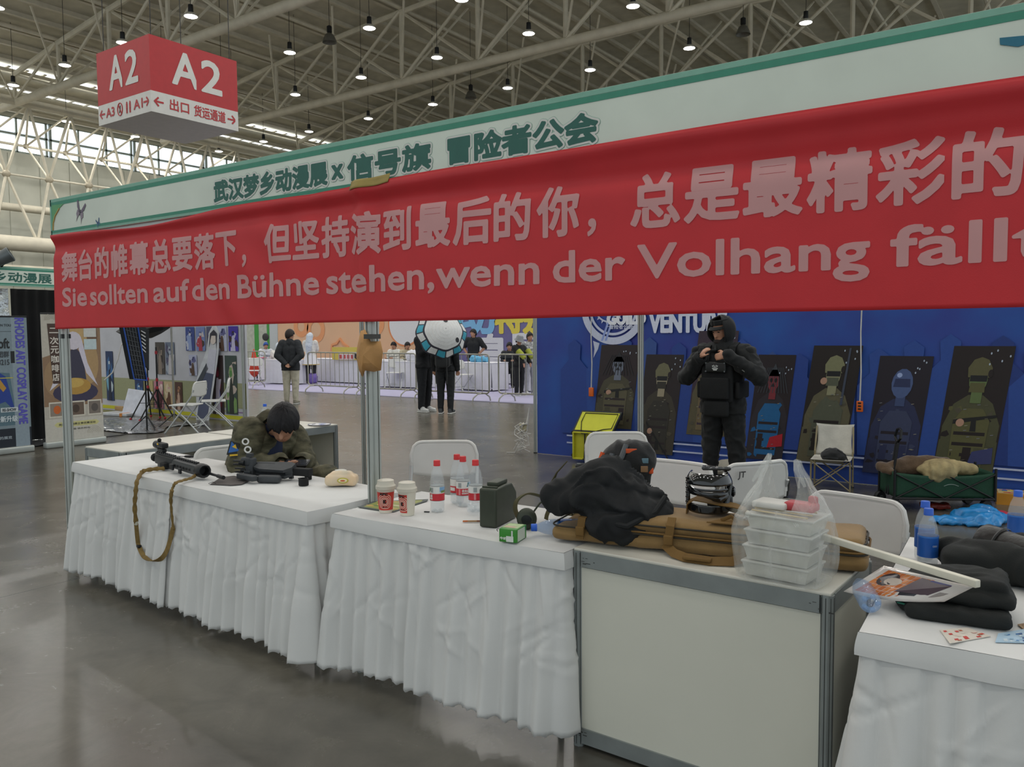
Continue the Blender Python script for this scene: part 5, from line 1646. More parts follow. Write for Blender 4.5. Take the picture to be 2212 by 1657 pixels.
# glossy black skeleton mask
GLS = mat('glossy_black', '0f1113', .12, var=.1, coat=.6)
p = at(1531, 1098, .905)
o = thing('skeleton_mask', 'glossy black open-framed face mask standing on the tan rifle bag', 'mask', (p.x, p.y, .895), R(30))
o.scale = (.95, .95, .8)
mb = MB()


def shell(a0, a1, z0, z1, rx, ry, lean=0.):
    def fn(u, v):
        a = R(a0 + (a1 - a0) * u); z = z0 + (z1 - z0) * v
        k_ = 1 - .35 * max(0, (z - .13) / .07) ** 2
        return (rx * k_ * math.sin(a) + lean * z, -ry * k_ * math.cos(a), z)
    mb.grid(fn, 20, 6, GLS)


shell(-95, 130, .005, .045, .075, .085)
mb.build('chin_plate', o, angle=2., solid=.006)
mb = MB(); shell(-120, 120, .135, .185, .088, .095); mb.build('brow_plate', o, angle=2., solid=.006)
mb = MB()
for a0, z0, a1, z1, rad in ((-95, .03, -100, .15, .009), (-70, .1, 60, .09, .012), (-60, .115, 50, .115, .006), (-90, .13, 20, .07, .01), (20, .07, 110, .13, .014), (95, .03, 105, .15, .016), (40, .04, 70, .14, .012)):
    mb.tube([((.08) * math.sin(R(a0 + (a1 - a0) * q / 8)), -.09 * math.cos(R(a0 + (a1 - a0) * q / 8)), z0 + (z1 - z0) * q / 8) for q in range(9)], rad, GLS, 8, flatten=(1, .5))
mb.build('frame_bars', o)
mb = MB(); mb.rbox((.0, -.03, .2), (.1, .07, .016), .007, GLS, T(rot=(R(-12), R(8), 0))); mb.rbox((.02, -.05, .21), (.11, .025, .014), .006, GLS)
for q in range(4): mb.ell((-.03 + .02 * q, -.055, .214), .007, flat('3a3d40', .3), n=8, k=5)
mb.build('top_mount', o)
mb = MB()
for q in range(6): mb.ell((-.088, -.02 + .0 * q, .05 + .022 * q), (.006, .008, .006), GLS, n=8, k=5)
for y in (-.03, .02): mb.lathe([(.02, 0), (.026, .006), (.02, .012)], GLS, 12, T((.082, y, .1), (0, X90, 0)))
mb.build('stud', o)
mb = MB(); mb.ell((.04, -.01, .045), (.05, .06, .05), RUB, n=14, k=8); mb.build('inner_pad', o)

# food in a clear plastic bag
FILM = mat('bag_film', 'e4e6e2', .25, alpha=.40, var=.06, scale=10, bump=.35, bscale=35, spec=.7)
_n, _l = FILM.node_tree.nodes, FILM.node_tree.links
_tc = next(x for x in _n if x.type == 'TEX_COORD')
_mp = _n.new('ShaderNodeMapping'); _mp.inputs['Scale'].default_value = (16, 16, 3)
_nz = _n.new('ShaderNodeTexNoise'); _nz.inputs['Scale'].default_value = 1.; _nz.inputs['Detail'].default_value = 4; _nz.inputs['Distortion'].default_value = .8
_mr = _n.new('ShaderNodeMapRange'); _mr.inputs[1].default_value = .38; _mr.inputs[2].default_value = .72; _mr.inputs[3].default_value = .15; _mr.inputs[4].default_value = .40
_l.new(_tc.outputs['Object'], _mp.inputs[0]); _l.new(_mp.outputs[0], _nz.inputs['Vector']); _l.new(_nz.outputs['Fac'], _mr.inputs[0]); _l.new(_mr.outputs[0], _n['Principled BSDF'].inputs['Alpha'])
BOXP = mat('food_box_lid', 'e2e2da', .2, alpha=.62, spec=.7, var=.03)
pa, pb = at(1600, 1244, CT), at(1742, 1272, CT)
ex = (pb - pa); rz = math.atan2(ex.y, ex.x)
FOOD = mat('rice', 'd2ccb6', .8, var=.15, scale=60); CUR = mat('curry', '8a7a34', .6, var=.4, scale=25, col2='b0a044'); DRK = mat('stew', '4a3626', .6, var=.4, scale=25)
bl = ex.length
bd = .15
for k_, (nm, lb) in enumerate((('bottom', 'bottom one of four stacked clear food boxes in the plastic bag, full of rice'), ('third', 'second food box from the bottom of the stack in the plastic bag, pale filling'),
                               ('second', 'second food box from the top in the plastic bag, with yellow green and brown food'), ('top', 'topmost food box in the plastic bag, white lid'))):
    o = thing('food_box', lb, 'box', (pa.x + .004 * k_, pa.y + .012, CT + .004 + .052 * k_), rz, 'food boxes in the plastic bag')
    mb = MB()
    prof = [(.9, 0), (1., .042)]
    vs = []
    for s_, z in prof:
        for x, y in ((0, 0), (1, 0), (1, 1), (0, 1)): vs.append((bl / 2 + (x - .5) * bl * s_, bd / 2 + (y - .5) * bd * s_, z))
    mb.add(vs, [(3, 2, 1, 0), (0, 1, 5, 4), (1, 2, 6, 5), (2, 3, 7, 6), (3, 0, 4, 7)], BOXP); mb.build('tray', o, smooth=False)
    mb = MB(); mb.rbox((bl / 2, bd / 2, .045), (bl + .008, bd + .008, .008), .003, BOXP); mb.build('lid', o)
    f_ = [FOOD, FOOD, CUR, FOOD][k_]
    mb = MB(); mb.rbox((bl * (.5 if k_ != 2 else .45), bd / 2, .022), (bl * (.9 if k_ != 2 else .5), bd * .9, .036), .008, f_)
    if k_ == 2: mb.rbox((bl * .13, bd / 2, .02), (bl * .16, bd * .9, .032), .008, DRK); mb.rbox((bl * .82, bd / 2, .02), (bl * .22, bd * .9, .032), .008, DRK)
    if k_ == 3: mb.rbox((bl * .87, bd / 2, .022), (bl * .12, bd * .9, .034), .008, mat('dark_side', '55504c', .6))
    mb.build('food', o)
o = thing('napkin_pack', 'white and red napkin packet on top of the food boxes in the plastic bag', 'packet', (pa.x + .03, pa.y + .05, CT + .222), rz)
mb = MB(); mb.rbox((.05, .02, .014), (.11, .09, .022), .008, WHT); mb.build('packet', o)
mb = MB(); mb.rbox((.14, .03, .016), (.1, .06, .028), .01, mat('red_packet2', 'b8454c', .5)); mb.rbox((.17, .05, .035), (.03, .02, .03), .008, mat('red_packet2')); mb.build('red_end', o)
for q in range(3):
    o2 = thing('chopsticks', ['front', 'middle', 'rear'][q] + ' pair of wrapped wooden chopsticks lying across the top food box', 'chopsticks', (pa.x + .02, pa.y + .03 + .03 * q, CT + .217), rz + .1 * (q - 1), 'chopsticks in the plastic bag')
    mb = MB(); mb.rbox((.1, 0, 0), (.19, .008, .005), .002, flat('c9b48a')); mb.build('stick', o2)
pc_ = (pa + pb) / 2 + Vector((0, .085, 0))
o = thing('plastic_bag', 'clear plastic carrier bag with knotted handles full of food boxes on the counter', 'bag', (pc_.x + .01, pc_.y, CT + .001), rz)


def bagfn(u, v):
    a = 2 * math.pi * u
    c_, s_ = math.cos(a), math.sin(a)
    side = abs(c_)
    top = .235 + (.145 + (.018 if c_ < 0 else .006)) * max(0, (side - .35) / .65) ** .8
    z = top * v
    zz = z
    if z < .21:
        ax = .140 + .012 * math.sin(z / .21 * math.pi); by = .112 + .012 * math.sin(z / .21 * math.pi)
    else:
        t = min(1., (z - .21) / (.39 - .21))
        ax = .140 * (1 - t) ** 1.0 + .026 * t; by = .112 * (1 - t) ** 1.5 + .008
    e = .55 if z < .2 else .75
    x = ax * math.copysign(abs(c_) ** e, c_); y = by * math.copysign(abs(s_) ** e, s_)
    w_ = .006 * noise.noise(Vector((x * 14, y * 14, z * 9))) + .006 * (1 - 2 * abs(noise.noise(Vector((x * 22 + 3, y * 22, z * 7))))) * (1 if z > .02 else 0)
    fold = .006 * math.sin(a * 16) * min(1, max(0, (z - .17) / .1))
    x += (w_ + fold) * c_; y += (w_ + fold) * s_
    if z > .3: x += (-.03 if c_ < 0 else .012) * (z - .3) / .12
    return (x, y, zz)


mb = MB(); mb.grid(bagfn, 144, 54, FILM)
mb.poly([(.14 * math.copysign(abs(math.cos(a)) ** .55, math.cos(a)), .105 * math.copysign(abs(math.sin(a)) ** .55, math.sin(a)), .0005) for a in [2 * math.pi * i / 40 for i in range(40)]], FILM)
mb.build('film', o, angle=2.)
for sx, hh in ((-.058, .392), (.034, .382)):
    mb = MB(); mb.tube([(sx * 1.9, .0, .30), (sx * 1.2, -.01, .355), (sx, 0, hh), (sx * .9, .014, .345), (sx * 1.1, .02, .29)], [.005, .011, .008, .009, .004], FILM, 8, flatten=(1, .6)); mb.build('handle', o)

# hand flag: white pole with a laminated print
p0, p1 = at(1563, 1094, .905), at(2113, 1262, .912)
d = p1 - p0
o = thing('hand_flag', 'white square pole with a laminated orange picture sheet, laid from mask to garments', 'flag', p0)
mb = MB(); ez = Vector((0, 0, 1)); M_ = frame(Vector((0, 0, 0)), d, (-d.y, d.x, 0))
mb.rbox((d.length / 2, 0, 0), (d.length, .02, .02), .003, mat('pole_white', 'd6d2c2', .4)); mb.v = [tuple(M_ @ Vector(v)) for v in mb.v]; mb.build('pole', o)
c0 = [at(1822, 1278, .78), at(2040, 1300, .83), at(2104, 1268, .895), at(1910, 1222, .87)]
c0 = [p - p0 for p in c0]


def quad(u, v):
    q = c0[0].lerp(c0[1], u).lerp(c0[3].lerp(c0[2], u), v)
    return q + Vector((0, 0, -.012 * math.sin(math.pi * u) * (1 - v)))


LAM = mat('laminate', 'cfc9c4', .12, var=.03, coat=.5)
mb = MB(); mb.grid(lambda u, v: tuple(quad(u, v)), 16, 8, LAM); mb.build('laminated_sheet', o, angle=2., solid=.0012)
mb = MB(); up_ = Vector((0, 0, .0016))


def stain(pts, c, lift):
    mb.poly([tuple(quad(a, b) + up_ * (1 + lift)) for a, b in pts], flat(c, .15))


for i in range(12):
    for j in range(5):
        a0, a1, b0, b1 = .08 + i * .055, .08 + (i + 1) * .055 - .004, .1 + j * .16, .1 + (j + 1) * .16 - .01
        stain([(a0 + .03 * j / 5, b0), (a1 + .03 * j / 5, b0), (a1 + .03 * (j + 1) / 5, b1), (a0 + .03 * (j + 1) / 5, b1)], ['c9743c', 'c46a36', 'd07f44'][(i + j) % 3], 0)


def blob_(cx, cy, rx, ry, c, l, n=14): stain([(cx + rx * math.cos(2 * math.pi * k / n), cy + ry * math.sin(2 * math.pi * k / n)) for k in range(n)], c, l)


blob_(.23, .62, .1, .22, '3a3234', .5); blob_(.3, .58, .09, .13, 'cbbdb0', .7); stain([(.42, .3), (.76, .25), (.85, .8), (.5, .88)], '55464e', .5); blob_(.62, .42, .1, .14, 'c9bfb2', .9); stain([(.5, .18), (.66, .2), (.66, .3), (.48, .3)], '2e2c34', 1.0)
stain([(.6, .75), (.84, .66), (.84, .82), (.62, .86)], '3f3f78', .8); stain([(.78, .15), (.94, .14), (.95, .5), (.84, .55)], '8c8480', .6)
mb.build('picture', o, smooth=False)

# things on the right-hand table
BLBL = [(.052, .132, -180, 180, flat('2458a8', .3), .0006), (.06, .125, 55, 80, flat('c9d2dc', .3), .001), (.128, .134, -180, 180, flat('3f78c4', .3), .0009)]
for (px, py, rz, lb) in ((2003, 1229, 40, 'blue-labelled water bottle on the right table, nearer of the pair'), (1996, 1208, 80, 'blue-labelled water bottle on the right table, behind its twin')):
    p = at(px, py, TT)
    t = bottle((p.x, p.y, TT), R(rz), lb, 'blue-capped water bottles on the right table', BCAP, BLBL, h=.205, r=.032)
    mb = MB(); I_ = Matrix.Identity(4)
    for q in range(3): ring(mb, -.004 + q * .006, .085, .0022, .003, flat('dfe6ee', .3), I_, n=14)
    wrap(mb, .0335, I_, .1); mb.build('label_mark', t, angle=2.)
p = at(2196, 1178, TT)
t = bottle((p.x, p.y, TT), R(50), 'blue-labelled water bottle at the right edge of the picture', 'blue-capped water bottles on the right table', BCAP, BLBL, h=.205, r=.032)
p = at(1875, 1312, .79)
bottle((p.x, p.y + .035, .791), 0, 'bluish empty bottle lying end-on between counter and right table', None, None, None, h=.19, r=.031, tilt=(R(-88), 0, R(22)), body=PETB, fill=0)
pG = at(2040, 1330, TT)
GAR = mat('charcoal_cloth', '191c1b', .85, var=.15, scale=12, bump=.15, bscale=250)
o = thing('folded_garment', 'stack of folded black garment with frayed edge and teal tag on the right table', 'clothing', (pG.x, pG.y, TT), .1)
lump('lower_fold', [('b', (.03, .0, .02), (.26, .15, .04), .019, (0, 0, .05)), ('b', (-.03, .05, .018), (.2, .12, .03), .014, (0, 0, .3))], GAR, o, .007, 3, .005, 14, 1., zmin=0)
lump('upper_fold', [('b', (.03, .07, .058), (.28, .2, .04), .019, (0, 0, .03)), ('b', (.03, .09, .09), (.25, .18, .035), .016, (0, -.05, .0)), ('e', (-.1, .05, .05), (.06, .07, .04))], GAR, o, .007, 3, .006, 12, 5.)
mb = MB(); mb.prism([(-.12, -.03), (-.05, -.055), (-.045, -.02), (-.1, .01)], .026, .03, flat('1f6a56')); mb.build('teal_tag', o, smooth=False)
LEA = mat('black_leather', '1c1b1a', .38, var=.2, scale=18, bump=.25, bscale=60)
pK = at(2110, 1255, TT)
o = thing('black_jacket', 'black coat slumped over the back of the right table', 'jacket', (pK.x, pK.y, TT), .15)
lump('coat', [('b', (.02, .06, .05), (.24, .2, .1), .04), ((-.08, .12, .06), .04, (.1, .0, .07), .06), ((.1, .0, .07), .06, (.3, -.12, .05), .06), ((.05, .16, .06), .06, (.3, .1, .08), .08)], GAR, o, .01, 3, .014, 9, 3., zmin=0)
mb = MB(); mb.tube([(-.11, .16, .075), (-.13, .18, .085), (-.15, .2, .09)], .003, BLK, 5); mb.rbox((-.115, .165, .078), (.016, .012, .012), .003, BLK); mb.build('drawcord', o)
p = atv(2132, 1172, pK.y + .2); 
o = thing('leather_boot_shaft', 'black leather tube like a boot shaft lying on the coat at the right edge', 'boot', (p.x, p.y, .845), 0)
mb = MB(); mb.lathe([(.052, -.02), (.06, -.01), (.062, .04), (.058, .05), (.06, .06), (.066, .16), (.075, .3), (.07, .3), (.06, .16), (.05, -.0), (.0, .02)], LEA, 24, T((0, 0, 0), (0, R(98), R(-28)))); mb.build('shaft', o)
mb = MB(); mb.tube([(.045 + .064 * 0, 0, 0)] * 2, .001, LEA) if False else None
mb.lathe([(.0635, .045), (.066, .05), (.0635, .055)], BLK, 24, T((0, 0, 0), (0, R(98), R(-28))), caps=False); mb.build('seam_band', o)
for (pts, lb, nm, cols, sd) in (([(2030, 1362), (2090, 1357), (2140, 1375), (2052, 1391)], 'red and white leaflet on the front edge of the right table', 'leaflet', ['c23a34', 'd8d0c4', 'b06a50', 'd6c9bc', 'c7433c'], 1),
                             ([(2156, 1370), (2225, 1358), (2240, 1390), (2150, 1388)], 'blue and white spiral booklet at the right edge of the front table edge', 'booklet', ['3f78b0', 'a9c4d8', '2d5a90', 'c8d6de', '8fb0c8'], 2),
                             ([(2198, 1350), (2222, 1346), (2226, 1358), (2210, 1360)], 'small brown card just above the blue booklet', 'card', ['7a5a3a', '9c7c56', '6a4a2c'], 3)):
    q = [at(x, y, TT + .001) for x, y in pts]
    c_ = sum(q, Vector()) / len(q)
    o = thing(nm, lb, nm, c_)
    mb = MB(); mb.prism([((p - c_).x, (p - c_).y) for p in q][::-1], 0, .002, flat(cols[1])); mb.build('paper', o, smooth=False)
    mb = MB(); rr = random.Random(sd)
    for j in range(22):
        a, b = rr.uniform(.05, .9), rr.uniform(.08, .9)
        f_ = lambda a, b: (q[0].lerp(q[1], a)).lerp(q[3].lerp(q[2], a), b) - c_
        P_ = [f_(a, b), f_(a + .1, b), f_(a + .1, min(.97, b + .12)), f_(a, min(.97, b + .12))]
        mb.poly([(p.x, p.y, .0022 + j * .00004) for p in P_], flat(rr.choice(cols)))
    mb.build('print', o, smooth=False)
p = at(2205, 1190, TT)
o = thing('yellow_packet', 'small yellow packet beside the bottle at the right edge', 'packet', (p.x, p.y, TT), .4)
mb = MB(); mb.rbox((.03, 0, .008), (.06, .04, .016), .004, mat('yellow_pack', 'd6b62a', .4)); mb.build('packet', o)

# ---------------------------------------------------------------- people
SKIN = mat('skin', 'b98a70', .55, var=.06, scale=30); HAIR = mat('hair_black', '131216', .65, var=.4, scale=60, bump=.6, bscale=140, stretch=(1, 1, .25))
EYE = mat('eye_dark', '1a1412', .3); LIPS = mat('lips', '96594e', .5)


def atd(px, py, d): return Vector(CAM + ray(px, py) * d)


STAND = dict(hipL=(.085, 0, .90), hipR=(-.085, 0, .90), kneeL=(.10, -.01, .49), kneeR=(-.10, -.01, .49), ankL=(.10, .02, .08), ankR=(-.10, .02, .08), toeL=(.12, -.14, .035), toeR=(-.12, -.14, .035),
             shL=(.165, .01, 1.38), shR=(-.165, .01, 1.38), elL=(.22, .03, 1.12), elR=(-.22, .03, 1.12), wrL=(.23, -.05, .88), wrR=(-.23, -.05, .88), hdL=(.0, -.15, -1), hdR=(.0, -.15, -1),
             waist=(0, .01, 1.05), chest=(0, 0, 1.25), neck=(0, .015, 1.45), head=(0, -.01, 1.585), hrot=(0, 0, 0))
SIT = dict(STAND, hipL=(.09, .05, .5), hipR=(-.09, .05, .5), kneeL=(.12, -.36, .5), kneeR=(-.12, -.36, .5), ankL=(.12, -.34, .08), ankR=(-.12, -.34, .08), toeL=(.13, -.5, .035), toeR=(-.13, -.5, .035),
           waist=(0, .06, .64), chest=(0, .03, .86), shL=(.165, .02, 1.0), shR=(-.165, .02, 1.0), neck=(0, .02, 1.08), head=(0, -.02, 1.21), elL=(.22, -.06, .78), elR=(-.22, -.06, .78), wrL=(.12, -.28, .8), wrR=(-.12, -.28, .8), hdL=(-.3, -1, 0), hdR=(.3, -1, 0))


def head_points(c, rot):
    return Matrix.Translation(c) @ Euler(tuple(R(a) for a in rot)).to_matrix().to_4x4()


def hair_cap(M, front=.05, side=-.02, back=-.075, puff=1.09, seed=0., n=72):
    mb = MB()

    def fn(u, v):
        a = 2 * math.pi * u                      # 0 = front (-y)
        fb = .5 + .5 * math.cos(a)
        lim = front * fb ** 2 + back * (1 - fb) ** 2 + side * 2 * fb * (1 - fb)
        lim += .009 * math.sin(a * 9 + seed) + .007 * math.sin(a * 17 + 2 * seed) + .006 * math.sin(a * 31)
        t0 = math.acos(max(-1, min(1, lim / .118)))
        t = t0 * v
        k_ = puff * (1 + .03 * noise.noise(Vector((math.sin(a) * 4, math.cos(a) * 4, v * 5 + seed))) + .035 * abs(noise.noise(Vector((math.sin(a) * 13, math.cos(a) * 13, v * 3 + seed)))))
        return tuple(M @ Vector((.079 * k_ * math.sin(t) * math.sin(a), .003 - .1 * k_ * math.sin(t) * math.cos(a), .112 * k_ * math.cos(t))))
    mb.grid(fn, n, 12, HAIR)
    return mb


def figure(name, label, loc, rz, pose, h=1.70, top='202124', legs='1c1d20', shoe='222222', skin=SKIN, vox=.016, fat=1., group=None, hair=True, hairc=HAIR, sleeve='long', coat=None,
           hair_kw={}, curl=.5, wr=.006, topm=None, legm=None, face=False, tname='jacket', top_hem=None, cat='person', hands=True):
    """one continuous body, posed by its joints, with clothing, shoes and hair as children"""
    s = h / 1.70
    J_ = {k: (Vector(v) * s if k not in ('hrot', 'hdL', 'hdR') else Vector(v)) for k, v in pose.items()}
    t = thing('person', label, cat, loc, rz, group)
    P, lab = [], []

    def cap(a, ra, b, rb, l): P.append((a, ra * s, b, rb * s)); lab.append(l)
    w_ = J_['waist']; c_ = J_['chest']; n_ = J_['neck']
    hp = (J_['hipL'] + J_['hipR']) / 2
    sh = (J_['shL'] + J_['shR']) / 2
    across = (J_['shL'] - J_['shR']).normalized()
    for sg in (-1, 1):
        cap(hp + across * .055 * sg * s, .105 * fat, w_ + across * .05 * sg * s, .095 * fat, 'pelvis')
        cap(w_ + across * .05 * sg * s, .095 * fat, c_ + across * .065 * sg * s, .105 * fat, 'torso')
        cap(c_ + across * .065 * sg * s, .10 * fat, sh + across * .09 * sg * s - Vector((0, 0, .03)) * s, .075 * fat, 'torso')
    cap(sh + (n_ - sh) * .2, .075, n_, .055, 'torso')
    Mh = head_points(J_['head'], J_['hrot']) @ Matrix.Scale(s, 4)
    cap(n_ - Vector((0, 0, .02)) * s, .054, J_['head'] - Vector((0, 0, .05)) * s, .05, 'skin')
    hq = [((0, 0, .005), (.076, .094, .105)), ((0, -.022, -.06), (.056, .066, .058)), ((.078, .012, -.012), (.012, .022, .032)), ((-.078, .012, -.012), (.012, .022, .032))]
    er = tuple(R(a) for a in J_['hrot'])
    for c0, rr_ in hq:
        P.append(('e', tuple(Mh @ Vector(c0)), tuple(q * s for q in rr_), er)); lab.append('skin')
    cap(Mh @ Vector((0, -.088, .0)), .010, Mh @ Vector((0, -.103, -.028)), .014, 'skin')
    for S_ in 'LR':
        cap(J_['sh' + S_], .068 * fat, J_['el' + S_], .05 * fat, 'arm'); cap(J_['el' + S_], .048 * fat, J_['wr' + S_], .034, 'fore')
        cap(J_['hip' + S_], .095 * fat, J_['knee' + S_], .065 * fat, 'leg'); cap(J_['knee' + S_], .064 * fat, J_['ank' + S_], .045, 'leg')
        cap(J_['ank' + S_], .042, (J_['toe' + S_] + J_['ank' + S_]) / 2, .04, 'foot'); cap((J_['toe' + S_] + J_['ank' + S_]) / 2, .04, J_['toe' + S_], .03, 'foot')
        if hands:
            d = J_['hd' + S_].normalized()
            sx = 1 if S_ == 'L' else -1
            pn = d.cross(across * sx)
            if pn.length < .2: pn = d.cross(Vector((0, 0, 1)))
            pn.normalize(); sd = pn.cross(d).normalized()
            if 'pn' + S_ in pose:
                pn = Vector(pose['pn' + S_]).normalized(); pn = (pn - d * pn.dot(d)).normalized(); sd = pn.cross(d).normalized()
            wq = J_['wr' + S_]
            for k in (-1, 0, 1): cap(wq + sd * .012 * k * s, .017, wq + (d * .075 + sd * .02 * k) * s, .0135, 'skin')
            for k, ln in enumerate((.072, .08, .074, .058)):
                b0 = wq + (d * .075 + sd * (.027 - .018 * k)) * s
                b1 = b0 + (d * ln * .5 * (1 - .3 * curl) + pn * ln * .35 * curl) * s
                b2 = b1 + (d * ln * .5 * (1 - 1.2 * curl) + pn * ln * .5 * curl) * s
                cap(b0, .0095, b1, .009, 'skin'); cap(b1, .009, b2, .0078, 'skin')
            tb = wq + (d * .03 + sd * .026) * s
            cap(tb, .013, tb + (d * .035 + sd * .03 + pn * .012) * s, .0105, 'skin'); cap(tb + (d * .035 + sd * .03 + pn * .012) * s, .0105, tb + (d * .062 + sd * .03 + pn * .03) * s, .009, 'skin')
        else:
            cap(J_['wr' + S_], .034, J_['wr' + S_] + J_['hd' + S_].normalized() * .1 * s, .03, 'skin')
    v, f, n = voxel(P, vox, 3)
    fc = np.array([v[list(q)].mean(0) for q in f])
    best = np.full(len(fc), 1e9); who = np.zeros(len(fc), int)
    for i, p in enumerate(P):
        if p[0] == 'e': dd = np.linalg.norm(fc - np.array(p[1]), axis=1) - max(p[2]) * .9
        else:
            a, b = np.array(p[0]), np.array(p[2])
            ab = b - a; L2 = ab @ ab
            tt = np.clip(((fc - a) @ ab) / L2, 0, 1) if L2 > 1e-9 else np.zeros(len(fc))
            dd = np.linalg.norm(fc - a - tt[:, None] * ab, axis=1) - (p[1] + (p[3] - p[1]) * tt)
        m_ = dd < best
        best[m_] = dd[m_]; who[m_] = i
    L = [lab[i] for i in who]
    tm = topm or mat('cloth_' + top, top, .8, var=.15, scale=14, bump=.12, bscale=150); lm = legm or mat('cloth_' + legs, legs, .8, var=.12, scale=14, bump=.1, bscale=150)
    sm = mat('shoe_' + shoe, shoe, .5)
    tops = {'torso', 'arm'} | ({'fore'} if sleeve == 'long' else set())
    if sleeve == 'none': tops = {'torso'}
    mb = MB()
    mi_ = {'skin': skin}
    for k in ('torso', 'arm', 'fore', 'pelvis', 'leg', 'foot'):
        mi_[k] = tm if k in tops else (lm if k in ('pelvis', 'leg') else (sm if k == 'foot' else skin))
    mb.v = [tuple(q) for q in v]
    for q, l in zip(f, L): mb.f.append(list(q)); mb.m.append(mb.mi(mi_[l]))
    body = mb.build('body', t, angle=2.)
    used = coat[0] if coat else None

    def shell(keep, d, m_, nm, cut=None, amp=wr):
        fs = [q for q, l in zip(f, L) if l in keep and (cut is None or cut(v[list(q)].mean(0)))]
        if not fs: return
        ids = sorted({i for q in fs for i in q}); mp = {a: b for b, a in enumerate(ids)}
        vv = v[ids] + n[ids] * d
        vv = wrinkle(vv, n[ids], amp, 11, 2.)
        m2 = MB(); m2.add(vv.tolist(), [[mp[i] for i in q] for q in fs], m_)
        return m2.build(nm, t, angle=2., solid=.004)
    hem = top_hem if top_hem is not None else .86
    shell({'leg', 'pelvis'}, .012 * s, lm, 'trousers')
    shell(tops | {'pelvis', 'leg'}, .024 * s, tm, tname, cut=lambda c: (c[2] > hem * s))
    for S_ in 'LR':
        a, b = J_['ank' + S_], J_['toe' + S_]
        d = (b - a); d.z = 0; d = d.normalized() if d.length > 1e-6 else Vector((0, -1, 0))
        m2 = MB()
        zs = min(a.z, b.z)
        ang = math.atan2(d.x, -d.y)
        c0 = Vector((a.x, a.y, b.z - .035 * s)) + d * .055 * s
        m2.rbox((0, 0, .012), (.088 * s, .265 * s, .024), .011, mat('sole', 'c8c8c4', .6), Matrix.Translation(c0) @ Matrix.Rotation(ang, 4, 'Z'))
        m2.rbox((0, .0, .045), (.084 * s, .255 * s, .06), .03, sm, Matrix.Translation(c0) @ Matrix.Rotation(ang, 4, 'Z'))
        m2.rbox((0, .065 * s, .075), (.08 * s, .11 * s, .07), .03, sm, Matrix.Translation(c0) @ Matrix.Rotation(ang, 4, 'Z'))
        m2.build('shoe', t)
    if hair:
        m2 = hair_cap(Mh, **hair_kw); m2.mats = [hairc]; m2.build('hair', t, angle=2., solid=.012)
    if face:
        for sx in (-1, 1):
            m2 = MB(); m2.ell(tuple(Mh @ Vector((sx * .03, -.086, .012))), (.012 * s, .006 * s, .005 * s), EYE, n=10, k=6); m2.build('eye', t)
            m2 = MB(); m2.tube([tuple(Mh @ Vector((sx * .016, -.092, .03))), tuple(Mh @ Vector((sx * .032, -.09, .036))), tuple(Mh @ Vector((sx * .05, -.08, .03)))], .004 * s, HAIR, 6); m2.build('eyebrow', t)
        m2 = MB(); m2.tube([tuple(Mh @ Vector((x, -.083 + abs(x) * .25, -.062))) for x in (-.022, -.01, 0, .01, .022)], .0045 * s, LIPS, 6); m2.build('mouth', t)
    return t, J_, Mh


# the seated man with his phone
CAMO = mat('tiger_camouflage', '44442f', .85, var=.5, scale=13, col2='6a6650', bump=.3, bscale=120, stretch=(1, 1, 2.2))
CAMP = mat('camouflage_trousers', '6f6b50', .85, var=.3, scale=12, col2='8c8668', bump=.2, bscale=120)
RZ = 78.
FWD = Vector((math.sin(R(RZ)), -math.cos(R(RZ)), 0))
chw = atd(566, 975, 5.08)
hipw = Vector((chw.x, chw.y, 0)) - FWD * .24
Mi = (Matrix.Translation(hipw) @ Matrix.Rotation(R(RZ), 4, 'Z')).inverted()


def lp(px, py, d): return tuple(Mi @ atd(px, py, d))


ps = dict(SIT)
ps.update(hipL=(.1, .02, .53), hipR=(-.1, .02, .53), waist=(.0, -.06, .66), chest=lp(566, 968, 5.08), neck=lp(585, 912, 5.02), head=lp(612, 913, 4.92), hrot=(40, 6, -34),
          shR=lp(540, 935, 4.93), shL=lp(630, 945, 5.22), elR=lp(520, 1010, 4.86), wrR=lp(604, 1000, 4.82), hdR=(.2, -1, -.1), elL=lp(660, 1006, 5.15), wrL=lp(654, 998, 4.98), hdL=(-.9, -.2, -.1),
          kneeL=lp(704, 1036, 5.0), kneeR=lp(610, 1065, 4.9), pnR=(.2, .1, 1), pnL=(-.2, .1, 1))
kl, kr = Vector(ps['kneeL']), Vector(ps['kneeR'])
ps.update(ankL=(kl.x, kl.y + .02, .08), toeL=(kl.x + .02, kl.y - .14, .035), ankR=(kr.x, kr.y + .02, .08), toeR=(kr.x - .02, kr.y - .14, .035))
man, JJ, MH = figure('person', 'person in camouflage jacket, head bowed over a phone, seated behind the left tables', hipw, R(RZ), ps, 1.70, vox=.0085, topm=CAMO, legm=CAMP, face=True,
                     hair_kw=dict(front=.03, side=-.03, back=-.08, puff=1.13), wr=.01, curl=.55, top_hem=.55, fat=1.06)
SHB = mat('navy_shirt', '1d2640', .8, bump=.1, bscale=200)
mb = MB(); c_ = JJ['chest']; n_ = JJ['neck']
fwd = Vector((0, -1, 0))
mb.ell(tuple(c_ + Vector((0, -.10, .02))), (.085, .055, .15), SHB); mb.ell(tuple(n_ + Vector((0, -.035, -.03))), (.068, .05, .04), SHB); mb.build('navy_shirt', man, angle=2.)
mb = MB(); mb.tube([tuple(n_ + Vector((.075 * math.cos(a), .02 + .07 * math.sin(a), .0 + .03 * math.sin(a)))) for a in [R(-20 + 22 * k) for k in range(11)]], .02, CAMO, 8, flatten=(1.3, .6)); mb.build('collar', man)
